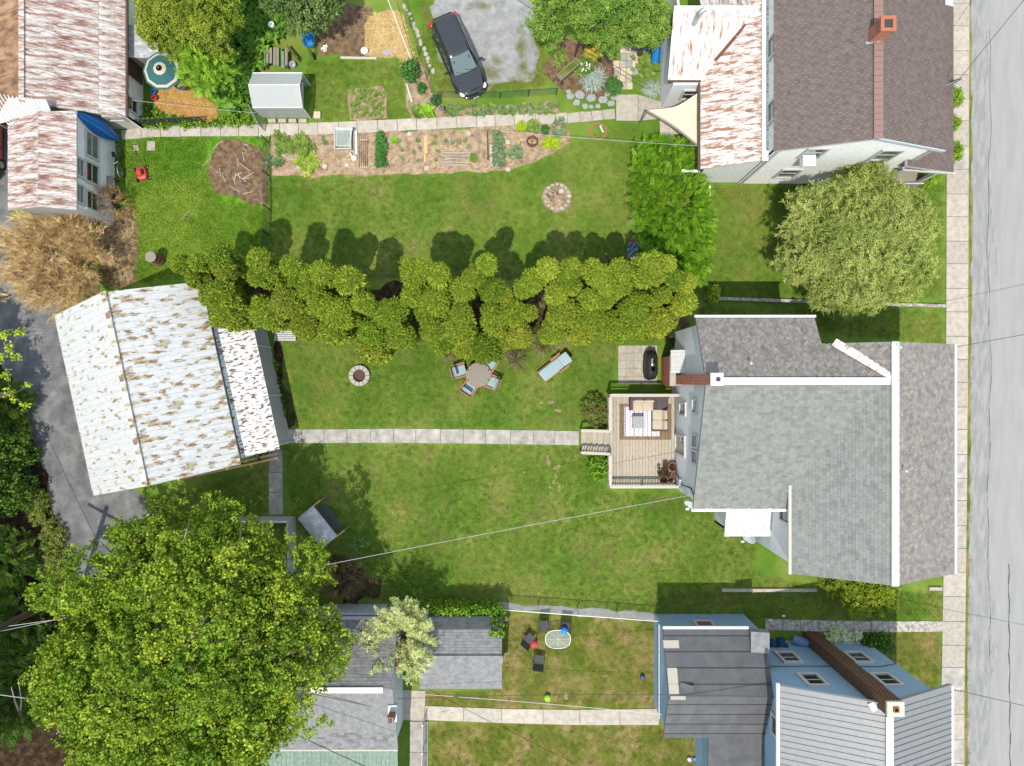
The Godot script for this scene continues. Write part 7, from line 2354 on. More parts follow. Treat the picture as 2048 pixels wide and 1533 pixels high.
		if q[0] == 1561:
			for i in 5:
				slabpart(t, "rubbish", V(R.randf_range(-0.12, 0.12), 0.12, R.randf_range(-0.1, 0.1)), V(0.1, 0.06, 0.08), M.pure_white, Basis(rv(), 1.0))
	for q in [[1540, 1241, "white scrap on the shaded side lawn nearest the blue barrels"], [1567, 1232, "white scrap on the shaded side lawn above the light blue barrel"]]:
		var t := thing("paper_scrap", q[2], "litter", spot(q[0], q[1]), "white scraps on the side lawn")
		var g := G.new()
		g.ball(spot(q[0], q[1]) + V(0, 0.06, 0), V(0.1, 0.06, 0.07), 8)
		part(t, "scrap", g, M.pure_white)
	for q in [[1067, 1288, 0.21, "ball_red", "red rubber ball between two black chairs", 0.0], [1128, 1262, 0.2, "ball_blue", "bright blue ball on the black chair behind the glass table", 0.42], [1095, 1397, 0.185, "ball_green", "lime green ball beside the cream path", 0.0], [1285, 1355, 0.13, "ball_navy", "small dark blue ball near the blue house wall", 0.0]]:
		var p := spot(q[0], q[1], q[5] + q[2])
		var g := G.new()
		g.ball(p, V(q[2], q[2], q[2]), 18)
		solo("play_ball", q[4], "ball", g, M[q[3]], p - V(0, q[2], 0), "play balls on the dry lawn")
	plank("pink_stone", "pinkish stone beside the garden shed's creeper", "stone", spot(1010, 1239, 0.06), spot(1017, 1239, 0.06), 0.16, 0.12, "cream_stone")
	var ty := thing("toy_figure", "small red white and blue toy by the rear wing's wall", "toy", spot(1381, 1518))
	var tyg := G.new()
	tyg.ball(spot(1378, 1517) + V(0, 0.12, 0), V(0.12, 0.12, 0.12), 10)
	part(ty, "body", tyg, M.pure_white)
	slabpart(ty, "tail", spot(1389, 1517) + V(0, 0.1, 0), V(0.22, 0.1, 0.14), M.bright_blue)
	slabpart(ty, "base", spot(1380, 1522) + V(0, 0.05, 0), V(0.18, 0.08, 0.1), M.ball_red)
	var ck := thing("chalk_marks", "pink and white chalk scribbles on the cream path", "drawing", spot(890, 1425))
	ck.set_meta("kind", "structure")
	for i in 9:
		var p := spot(870 + R.randf_range(0, 40), 1425 + R.randf_range(-8, 8)) + V(0, 0.058, 0)
		slabpart(ck, "scribble", p, V(R.randf_range(0.1, 0.25), 0.002, 0.02), M["cream_board" if i % 3 else "terracotta"], Basis(Vector3.UP, R.randf() * 3.0))
	# flag
	var fg := thing("flag", "small folded dark flag on the brown house's street side", "flag", spot(1906, 163, 3.4))
	var fgg := G.new()
	fgg.tube([spot(1890, 172, 3.2), spot(1926, 156, 4.0)], 0.02, 0.02, 6)
	part(fg, "staff", fgg, M.rail_wood)
	var fgc := G.new()
	fgc.slab([spot(1904, 169, 3.3), spot(1926, 158, 3.9), spot(1922, 156, 3.95), spot(1904, 162, 3.5)], 0.01)
	part(fg, "cloth", fgc, M.flag_blue)
	ladder()

func loft(g: G, rings: Array) -> void:
	# rings of points; smooth normals from neighbours; rings run so that (next in ring) x (next ring) points outward or inward, both drawn
	var nr := rings.size()
	var nc: int = rings[0].size()
	var nn := []
	for i in nr:
		var row := []
		for j in nc:
			var jl := j - 1
			var jr := j + 1
			if rings[i][0].distance_to(rings[i][nc - 1]) < 1e-4:
				if jl < 0:
					jl = nc - 2
				if jr > nc - 1:
					jr = 1
			else:
				jl = maxi(jl, 0)
				jr = mini(jr, nc - 1)
			var du: Vector3 = rings[i][jr] - rings[i][jl]
			var dv: Vector3 = rings[mini(i + 1, nr - 1)][j] - rings[maxi(i - 1, 0)][j]
			var n := dv.cross(du)
			row.push_back(n.normalized() if n.length() > 1e-9 else Vector3.UP)
		nn.push_back(row)
	for i in nr - 1:
		for j in nc - 1:
			for w in [[0, 0], [0, 1], [1, 1], [0, 0], [1, 1], [1, 0]]:
				g.put(rings[i + w[0]][j + w[1]], nn[i + w[0]][j + w[1]], Vector2(float(j + w[1]) / nc, float(i + w[0]) / nr))

func greenhouse() -> void:
	var t := thing("greenhouse", "small plastic film greenhouse with open end beside the path", "greenhouse", V(-12.0, 0, -15.0))
	var x0 := -13.3
	var x1 := -10.75
	var zn := -15.9
	var zs := -14.12
	var zr := -15.04
	for q in [[[V(x0, 1.6, zs), V(x1, 1.6, zs), V(x1, 2.2, zr), V(x0, 2.2, zr)], "roof_film"], [[V(x1, 1.6, zn), V(x0, 1.6, zn), V(x0, 2.2, zr), V(x1, 2.2, zr)], "roof_film"], [[V(x0, 0.25, zs), V(x1, 0.25, zs), V(x1, 1.6, zs), V(x0, 1.6, zs)], "side_film"], [[V(x1, 0.05, zn), V(x0, 0.05, zn), V(x0, 1.6, zn), V(x1, 1.6, zn)], "side_film"], [[V(x0, 0.05, zn), V(x0, 0.05, zs), V(x0, 1.6, zs), V(x0, 2.2, zr), V(x0, 1.6, zn)], "end_film"]]:
		var g := G.new()
		g.slab(q[0], 0.006)
		part(t, q[1], g, M.film)
	for i in 5:
		var x := lerpf(x0, x1, i / 4.0)
		var g := G.new()
		g.tube([V(x, 0, zs - 0.02), V(x, 1.58, zs - 0.02), V(x, 2.18, zr), V(x, 1.58, zn + 0.02), V(x, 0, zn + 0.02)], 0.02, 0.02, 6)
		part(t, "hoop", g, M.pure_white)
	for q in [[1.6, zs], [2.2, zr], [1.6, zn]]:
		strip(t, "purlin", V(x0, q[0] + 0.015, q[1]), V(x1, q[0] + 0.015, q[1]), 0.04, 0.03, M.pure_white)
	for i in 4:
		var bl := slabpart(t, "concrete_block", V(x0 + 0.5 + i * 0.55, 0.1, zs + 0.14), V(0.4, 0.2, 0.19), M.concrete1)
	for k in 2:
		for i in 3:
			slabpart(t, "shelf_slat", V(x1 - 0.25 - i * 0.14, 0.75 + k * 0.5, -15.0), V(0.1, 0.03, 1.5), M.rail_wood)
	var pot := G.new()
	pot.lathe(V(x1 - 0.25, 1.28, -14.75), [Vector2(0.12, 0), Vector2(0.17, 0.3), Vector2(0, 0.31)], 14)
	part(t, "yellow_tub", pot, M.yellow_plastic)
	var cl := Cloud.new()
	for i in 10:
		cl.add(V(R.randf_range(x0 + 0.3, x1 - 0.6), 0.4, R.randf_range(-15.6, -14.4)), Vector3.UP, 1.0, tint([c3(0.06, 0.14, 0.02), c3(0.1, 0.2, 0.03)]), rv())
	grow(t, "seedlings", "hosta", cl, M.leaf)
	plank("brick_stack", "stack of pale bricks at the greenhouse's south east corner", "bricks", spot(628, 231, 0.1), spot(641, 231, 0.1), 0.36, 0.2, "cream_stone")

func sling_chair(label: String, at: Vector3, turn: float) -> void:
	# the sitter faces local +z
	var t := local_thing("patio_chair", label, "chair", at, turn, "black patio chairs round the glass table")
	var g := G.new()
	g.slab([V(-0.24, 0.4, -0.22), V(-0.24, 0.43, 0.26), V(0.24, 0.43, 0.26), V(0.24, 0.4, -0.22)], 0.02)
	part(t, "seat", g, M.sling)
	var b := G.new()
	b.slab([V(-0.24, 0.42, -0.22), V(0.24, 0.42, -0.22), V(0.24, 0.92, -0.4), V(-0.24, 0.92, -0.4)], 0.02)
	part(t, "backrest", b, M.sling)
	for s in [-1.0, 1.0]:
		var a := G.new()
		a.tube([V(0.28 * s, 0.0, 0.3), V(0.28 * s, 0.62, 0.26), V(0.28 * s, 0.64, -0.28)], 0.018, 0.018, 6)
		part(t, "armrest", a, M.dark_steel)
		var l := G.new()
		l.tube([V(0.26 * s, 0.0, -0.3), V(0.26 * s, 0.4, -0.22), V(0.26 * s, 0.94, -0.41)], 0.018, 0.018, 6)
		part(t, "leg", l, M.dark_steel)

func seats() -> void:
	sling_chair("black sling chair at the fence, left of the one with the blue ball", spot(1088, 1247), 0.12)
	sling_chair("black sling chair holding the bright blue ball", spot(1130, 1250), -0.12)
	sling_chair("black sling chair turned away, touching the red ball", spot(1058, 1273), 2.4)
	sling_chair("black sling chair furthest from the fence, below the red ball", spot(1077, 1315), 3.0)
	# oval glass table
	var t := thing("glass_table", "oval glass garden table with white rim", "table", spot(1116, 1280))
	var o := spot(1116, 1279.5, 0.72)
	var c := []
	var disc := []
	for i in 33:
		var a := TAU * i / 32.0
		var p := o + V(signf(cos(a)) * pow(absf(cos(a)), 0.8) * 0.66, 0, signf(sin(a)) * pow(absf(sin(a)), 0.8) * 0.48)
		c.push_back(p)
		if i < 32:
			disc.push_back(p)
	var g := G.new()
	g.prism(disc, 0.712, 0.72)
	part(t, "glass_top", g, M.clear_glass)
	var r := G.new()
	r.tube(c, 0.018, 0.018, 6)
	part(t, "rim", r, M.pure_white)
	for i in 4:
		var a := PI / 4 + PI / 2 * i
		var l := G.new()
		l.tube([o + V(cos(a) * 0.45, -0.72, sin(a) * 0.35), o + V(cos(a) * 0.4, -0.02, sin(a) * 0.32)], 0.018, 0.018, 6)
		part(t, "leg", l, M.pure_white)
	var s := G.new()
	for i in 4:
		var a := PI * i / 4
		s.tube([o + V(cos(a) * 0.6, -0.025, sin(a) * 0.45), o - V(cos(a) * 0.6, 0.025, sin(a) * 0.45)], 0.01, 0.01, 5)
	part(t, "spoke", s, M.steel)
	# round wooden table with cushioned chairs
	var w := thing("round_table", "round weathered wooden table below the hedge", "table", spot(957, 752))
	var wo := spot(957, 750, 0.7)
	var wg := G.new()
	for i in 9:
		var x := -0.58 + 0.145 * i
		var hl := sqrt(maxf(0.0, 0.62 * 0.62 - x * x))
		if hl > 0.1:
			slabpart(w, "top_board", wo + V(x, -0.02, 0), V(0.14, 0.035, hl * 2), M.grey_wood)
	var rim := []
	for i in 25:
		rim.push_back(wo + V(cos(TAU * i / 24.0) * 0.63, -0.03, sin(TAU * i / 24.0) * 0.63))
	wg.tube(rim, 0.03, 0.03, 6)
	part(w, "rim", wg, M.red_wood)
	for i in 4:
		var a := PI / 4 + PI / 2 * i
		var l := G.new()
		l.tube([wo + V(cos(a) * 0.42, -0.7, sin(a) * 0.42), wo + V(cos(a) * 0.36, -0.04, sin(a) * 0.36)], 0.035, 0.035, 6)
		part(w, "leg", l, M.red_wood)
	for q in [[941, 774, 2.55, "cushioned wooden chair at the table's lower side"], [984, 764, -1.95, "cushioned wooden chair at the table's right side"], [921, 742, 1.85, "cushioned wooden chair half under the hedge at the table's west"], [980, 729, -0.6, "cushioned wooden chair under the hedge at the table's north"]]:
		cushion_chair(q[3], spot(q[0], q[1]), q[2])
	# lounger
	var l := local_thing("sun_lounger", "wooden sun lounger with pale blue striped cushion", "sun lounger", spot(1108, 735), 0.0)
	l.rotation.y = 0.66
	for s2 in [-1.0, 1.0]:
		slabpart(l, "side_rail", V(0, 0.3, 0.33 * s2), V(1.9, 0.1, 0.05), M.red_wood)
		slabpart(l, "armrest", V(0.35, 0.52, 0.4 * s2), V(0.62, 0.04, 0.1), M.red_wood)
		for x in [-0.85, 0.8]:
			slabpart(l, "leg", V(x, 0.15, 0.3 * s2), V(0.06, 0.3, 0.06), M.red_wood)
		slabpart(l, "arm_post", V(0.35, 0.4, 0.38 * s2), V(0.05, 0.22, 0.05), M.red_wood)
	for i in 8:
		slabpart(l, "slat", V(-0.8 + i * 0.2, 0.36, 0), V(0.09, 0.025, 0.64), M.red_wood)
	var cu := part_box(l, "cushion", V(-0.2, 0.43, 0), V(1.35, 0.1, 0.62), stripes("lounger_print", 12), Basis())
	part_box(l, "back_cushion", V(0.68, 0.6, 0), V(0.62, 0.1, 0.62), stripes("lounger_print", 12), Basis(Vector3.BACK, 0.55))

func part_box(par: Node3D, called: String, at: Vector3, s: Vector3, matr: Material, b: Basis) -> MeshInstance3D:
	# a padded box: rounded over its edges
	var g := G.new()
	var rings := []
	for i in 7:
		var la := PI * i / 6.0 - PI / 2
		var row := []
		for j in 29:
			var a := TAU * j / 28.0
			var k := pow(maxf(cos(la), 0.0), 0.35)
			row.push_back(at + b * V(signf(cos(a)) * pow(absf(cos(a)), 0.22) * s.x / 2 * k, sin(la) * s.y / 2, signf(sin(a)) * pow(absf(sin(a)), 0.22) * s.z / 2 * k))
		rings.push_back(row)
	loft(g, rings)
	# flat print coordinates from above
	for i in g.v.size():
		var p := b.inverse() * (g.v[i] - at)
		g.t[i] = Vector2(p.x / s.x + 0.5, p.z / s.z + 0.5)
	return part(par, called, g, matr)

func stripes(called: String, k: int) -> Material:
	if M.has(called):
		return M[called]
	var im := Image.create(256, 128, false, Image.FORMAT_RGB8)
	var a := L(0.34, 0.42, 0.44)
	var b := L(0.1, 0.21, 0.25)
	for x in 256:
		for y in 128:
			var s := sin(x * TAU * k / 256.0 + sin(y * 0.4) * 0.6) * 0.5 + 0.5
			var n := fn.get_noise_2d(x * 14.0, y * 14.0) * 0.5 + 0.5
			im.set_pixel(x, y, a.lerp(b, clampf(s * 0.6 + n * 0.6 - 0.35, 0, 1)))
	return mat(called, Color.WHITE, 0.85, {"tex": ImageTexture.create_from_image(im)})

func cushion_chair(label: String, at: Vector3, turn: float) -> void:
	# the sitter faces local +z
	var t := local_thing("cushion_chair", label, "chair", at, turn, "cushioned chairs round the wooden table")
	for s in [-1.0, 1.0]:
		for z in [-0.25, 0.3]:
			slabpart(t, "leg", V(0.3 * s, 0.2, z), V(0.06, 0.4, 0.06), M.red_wood)
		slabpart(t, "armrest", V(0.34 * s, 0.6, 0.02), V(0.09, 0.03, 0.68), M.red_wood)
		slabpart(t, "arm_post", V(0.34 * s, 0.5, 0.28), V(0.05, 0.2, 0.05), M.red_wood)
	slabpart(t, "seat_frame", V(0, 0.38, 0.02), V(0.62, 0.06, 0.6), M.red_wood)
	slabpart(t, "back_frame", V(0, 0.7, -0.36), V(0.6, 0.62, 0.04), M.red_wood, Basis(Vector3.RIGHT, -0.3))
	part_box(t, "seat_cushion", V(0, 0.45, 0.04), V(0.56, 0.1, 0.56), stripes("lounger_print", 12), Basis())
	part_box(t, "back_cushion", V(0, 0.74, -0.31), V(0.56, 0.1, 0.6), stripes("lounger_print", 12), Basis(Vector3.RIGHT, -PI / 2 + 0.45) * Basis(Vector3.RIGHT, PI))

func bicycle() -> void:
	var t := local_thing("bicycle", "black bicycle leaning on the tool barn wall", "bicycle", V(-20.75, 0, -11.75), 0.1)
	for z in [-0.52, 0.52]:
		var g := G.new()
		var c := []
		for i in 25:
			var a := TAU * i / 24.0
			c.push_back(V(-0.08 * (0.34 + sin(a) * 0.32), 0.34 + sin(a) * 0.32, z + cos(a) * 0.32))
		g.tube(c, 0.022, 0.022, 6)
		var w := part(t, "wheel", g, M.tyre)
		var s := G.new()
		for i in 8:
			var a := PI * i / 8.0
			s.tube([V(-0.03, 0.34 + sin(a) * 0.31, z + cos(a) * 0.31), V(-0.03, 0.34 - sin(a) * 0.31, z - cos(a) * 0.31)], 0.003, 0.003, 3)
		part(w, "spokes", s, M.steel, "stuff")
	var f := G.new()
	for q in [[V(-0.03, 0.34, -0.52), V(-0.03, 0.32, -0.05)], [V(-0.03, 0.32, -0.05), V(-0.07, 0.78, 0.32)], [V(-0.03, 0.32, -0.05), V(-0.07, 0.85, -0.2)], [V(-0.07, 0.78, -0.17), V(-0.07, 0.78, 0.32)], [V(-0.03, 0.34, 0.52), V(-0.08, 0.95, 0.33)], [V(-0.03, 0.34, -0.52), V(-0.07, 0.78, -0.17)]]:
		f.tube(q, 0.018, 0.018, 6)
	part(t, "frame", f, M.black_plastic)
	slabpart(t, "saddle", V(-0.08, 0.9, -0.22), V(0.14, 0.06, 0.26), M.black_plastic)
	var h := G.new()
	h.tube([V(-0.34, 0.98, 0.22), V(-0.1, 1.0, 0.34), V(0.18, 0.98, 0.22)], 0.014, 0.014, 6)
	part(t, "handlebar", h, M.steel)
	for z in [-0.52, 0.52]:
		var m := G.new()
		var c := []
		for i in 9:
			var a := 0.3 + PI * 0.8 * i / 8.0
			c.push_back(V(-0.05, 0.34 + sin(a) * 0.37, z + cos(a) * 0.37))
		m.tube(c, 0.02, 0.02, 5)
		part(t, "mudguard", m, M.steel)

func mower() -> void:
	var t := local_thing("lawn_mower", "red push lawn mower on the weedy lawn", "lawn mower", spot(286, 349), 0.22)
	var rings := []
	for q in [[0.1, 1.0], [0.2, 1.0], [0.26, 0.9], [0.28, 0.5]]:
		var row := []
		for j in 25:
			var a := TAU * j / 24.0
			row.push_back(V(signf(cos(a)) * pow(absf(cos(a)), 0.5) * 0.26 * q[1], q[0], signf(sin(a)) * pow(absf(sin(a)), 0.5) * 0.34 * q[1]))
		rings.push_back(row)
	var g := G.new()
	loft(g, rings)
	g.lathe(V(0, 0.28, 0), [Vector2(0.2, 0), Vector2(0, 0.005)], 16)
	part(t, "deck", g, M.mower_red)
	var e := G.new()
	e.lathe(V(-0.02, 0.28, 0.02), [Vector2(0.15, 0), Vector2(0.16, 0.1), Vector2(0.12, 0.16), Vector2(0, 0.17)], 16)
	var en := part(t, "engine", e, M.mower_red)
	slabpart(en, "engine_cover", V(0.12, 0.38, -0.02), V(0.1, 0.14, 0.26), M.black_plastic)
	for x in [-0.31, 0.31]:
		for z in [-0.26, 0.3]:
			var w := G.new()
			w.lathe(V(x - 0.03, 0.11, z), [Vector2(0.0, 0), Vector2(0.11, 0), Vector2(0.11, 0.06), Vector2(0.0, 0.06)], 14, Basis(Vector3.BACK, -PI / 2))
			var wl := part(t, "wheel", w, M.tyre)
			slabpart(wl, "hub", V(x + (0.04 if x > 0.0 else -0.04), 0.11, z), V(0.02, 0.08, 0.08), M.pure_white)
	var h := G.new()
	h.tube([V(-0.2, 0.2, -0.3), V(-0.24, 0.95, -1.15), V(0.0, 0.97, -1.2), V(0.2, 0.95, -1.15), V(0.2, 0.2, -0.3)], 0.014, 0.014, 6)
	part(t, "handle", h, M.dark_steel)

func sail() -> void:
	var t := thing("sail_shade", "cream triangular sail shade over the patio", "awning", V(9.0, 0, -13.4))
	var a := spot(1296, 220, 2.1)
	var b := spot(1400, 183, 2.85)
	var c := spot(1400, 292, 2.85)
	var n := 14
	var g := G.new()
	var pt := []
	var mid := (a + b + c) / 3.0
	for i in n + 1:
		var row := []
		for j in i + 1:
			var u := 1.0 - float(i) / n
			var w := float(j) / n
			var v := 1.0 - u - w
			var p := a * u + b * v + c * w
			# edges drawn in between the corners
			var pull := 4.0 * (u * v * (1.0 - w) * 0.32 + u * w * (1.0 - v) * 0.2) + 4.0 * v * w * (1.0 - u) * 0.05
			p = p.lerp(mid, pull)
			p.y -= 0.35 * (u * v + v * w + u * w)
			row.push_back(p)
		pt.push_back(row)
	for i in n:
		for j in i + 1:
			g.tri(pt[i][j], pt[i + 1][j + 1], pt[i + 1][j])
			if j < i:
				g.tri(pt[i][j], pt[i][j + 1], pt[i + 1][j + 1])
	part(t, "cloth", g, M.sail_cloth)
	var hem := G.new()
	for i in n:
		bar(hem, pt[i][i] - V(0.02, 0.02, -0.03), pt[i + 1][i + 1] - V(0.02, 0.02, -0.03), 0.12, 0.015)
	part(t, "hem", hem, M.grey_wood)
	var po := G.new()
	po.tube([V(a.x - 0.1, 0, a.z), a], 0.04, 0.04, 8)
	part(t, "post", po, M.grey_wood)

func kettle() -> void:
	var o := spot(1338, 191)
	var t := thing("kettle_grill", "black kettle grill on the patio", "grill", o)
	var g := G.new()
	var pr := []
	for i in 9:
		var a := -PI / 2 + PI * i / 8.0 * 0.5
		pr.push_back(Vector2(0.29 * cos(a), 0.72 + 0.24 * sin(a)))
	g.lathe(o, pr, 20)
	part(t, "bowl", g, M.black_paint)
	var l := G.new()
	pr = []
	for i in 9:
		var a := PI / 2 * i / 8.0
		pr.push_back(Vector2(0.3 * cos(a), 0.735 + 0.2 * sin(a)))
	l.lathe(o, pr, 20)
	var ld := part(t, "lid", l, M.black_paint)
	var h := G.new()
	h.tube([o + V(-0.1, 0.95, 0), o + V(0, 0.99, 0.02), o + V(0.1, 0.95, 0)], 0.015, 0.015, 6)
	part(ld, "handle", h, M.rail_wood)
	for i in 3:
		var a := TAU * i / 3.0 + 0.4
		var q := G.new()
		q.tube([o + V(cos(a) * 0.15, 0.52, sin(a) * 0.15), o + V(cos(a) * 0.3, 0.0, sin(a) * 0.3)], 0.012, 0.012, 6)
		part(t, "leg", q, M.steel)

func covered_grill() -> void:
	var o := spot(1298, 731)
	var t := thing("covered_grill", "large grill under a black fitted cover on the pavers", "grill", o)
	var rings := []
	for q in [[0.03, 0.34, 0.78], [0.5, 0.33, 0.76], [0.8, 0.31, 0.73], [0.98, 0.28, 0.6], [1.1, 0.22, 0.46], [1.15, 0.1, 0.36]]:
		var row := []
		for j in 33:
			var a := TAU * j / 32.0
			var w: float = 1.0 + 0.03 * sin(a * 9.0 + q[0] * 5.0)
			row.push_back(o + V(signf(cos(a)) * pow(absf(cos(a)), 0.55) * q[1] * w, q[0], signf(sin(a)) * pow(absf(sin(a)), 0.55) * q[2] * w))
		rings.push_back(row)
	var g := G.new()
	loft(g, rings)
	g.lathe(o, [Vector2(0.1, 1.15), Vector2(0.0, 1.155)], 16)
	part(t, "cover", g, M.black_cover)
	var e := G.new()
	e.ball(o + V(-0.05, 1.16, 0.0), V(0.05, 0.012, 0.075), 12)
	part(t, "badge", e, M.pure_white)

func swing() -> void:
	var t := local_thing("porch_swing", "garden swing seat with grey canopy in the maple's shade", "swing", spot(652, 1042), 0.0)
	t.rotation.y = -0.9
	# long side along local x
	var rings := []
	for i in 9:
		var z := -0.55 + 1.1 * i / 8.0
		var row := []
		for j in 3:
			var x := -0.98 + 0.98 * j
			row.push_back(V(x, 1.95 - 0.28 * pow((z + 0.1) / 0.6, 2.0), z))
		rings.push_back(row)
	var g := G.new()
	loft(g, rings)
	part(t, "canopy", g, M.grey_canvas)
	for s in [-1.0, 1.0]:
		var a := G.new()
		a.tube([V(1.0 * s, 0, 0.7), V(0.98 * s, 1.85, 0.05)], 0.035, 0.03, 7)
		a.tube([V(1.0 * s, 0, -0.85), V(0.98 * s, 1.85, -0.05)], 0.035, 0.03, 7)
		part(t, "side_frame", a, M.red_wood)
		var b := G.new()
		bar(b, V(0.99 * s, 1.6, -0.2), V(0.99 * s, 1.6, -0.95), 0.05, 0.06)
		part(t, "arm_beam", b, M.fresh_wood)
	var c := G.new()
	c.tube([V(-0.98, 1.86, 0), V(0.98, 1.86, 0)], 0.03, 0.03, 7)
	part(t, "top_beam", c, M.steel)
	part_box(t, "seat", V(0, 0.5, -0.45), V(1.6, 0.1, 0.5), M.sling, Basis())
	var bk := G.new()
	bk.slab([V(-0.8, 0.55, -0.2), V(0.8, 0.55, -0.2), V(0.8, 1.1, -0.05), V(-0.8, 1.1, -0.05)], 0.05)
	part(t, "backrest", bk, M.sling)

func dish(called: String, label: String, at: Vector3, h: float, r: float, aim: Vector3) -> void:
	var t := thing(called, label, "satellite dish", at)
	var o := at + V(0, h, 0)
	var d := aim.normalized()
	var x := d.cross(Vector3.UP).normalized()
	var b := Basis(x, d, x.cross(d))
	var g := G.new()
	g.lathe(o, [Vector2(0.0, 0.0), Vector2(r * 0.5, r * 0.08), Vector2(r * 0.8, r * 0.18), Vector2(r, r * 0.28), Vector2(r * 0.98, r * 0.3), Vector2(0, 0.02)], 20, b)
	part(t, "reflector", g, M.dish_grey)
	var f := G.new()
	var e := o + d * r * 1.25 + V(0, -r * 0.45, 0)
	f.tube([o - V(0, r * 0.6, 0), e], 0.018, 0.018, 6)
	part(t, "feed_arm", f, M.pure_white)
	slabpart(t, "receiver", e, V(0.16, 0.08, 0.08), M.pure_white)
	var m := G.new()
	m.tube([at - V(0, 0.02, 0) if at.y < 1.0 else at + V(0.05, 0.2, -0.25), o - d * 0.05], 0.025, 0.025, 7)
	part(t, "mast", m, M.steel)

func ladder() -> void:
	var t := thing("wooden_ladder", "orange wooden ladder hung along the white barn's south wall", "ladder", bu(-15.2, 1.15, 1.4))
	for q in [[1.22, 1.56], [1.0, 1.36]]:
		strip(t, "rail", bu(-17.85, q[0], q[1]), bu(-12.6, q[0], q[1]), 0.09, 0.05, M.fresh_wood)
	for i in 18:
		var g := G.new()
		var u := -17.7 + i * 0.3
		g.tube([bu(u, 1.22, 1.56), bu(u, 1.0, 1.36)], 0.018, 0.018, 6)
		part(t, "rung", g, M.red_wood)
	for u in [-17.0, -13.6]:
		slabpart(t, "bracket", bu(u, 1.05, 1.3), V(0.06, 0.5, 0.5), M.dark_steel)

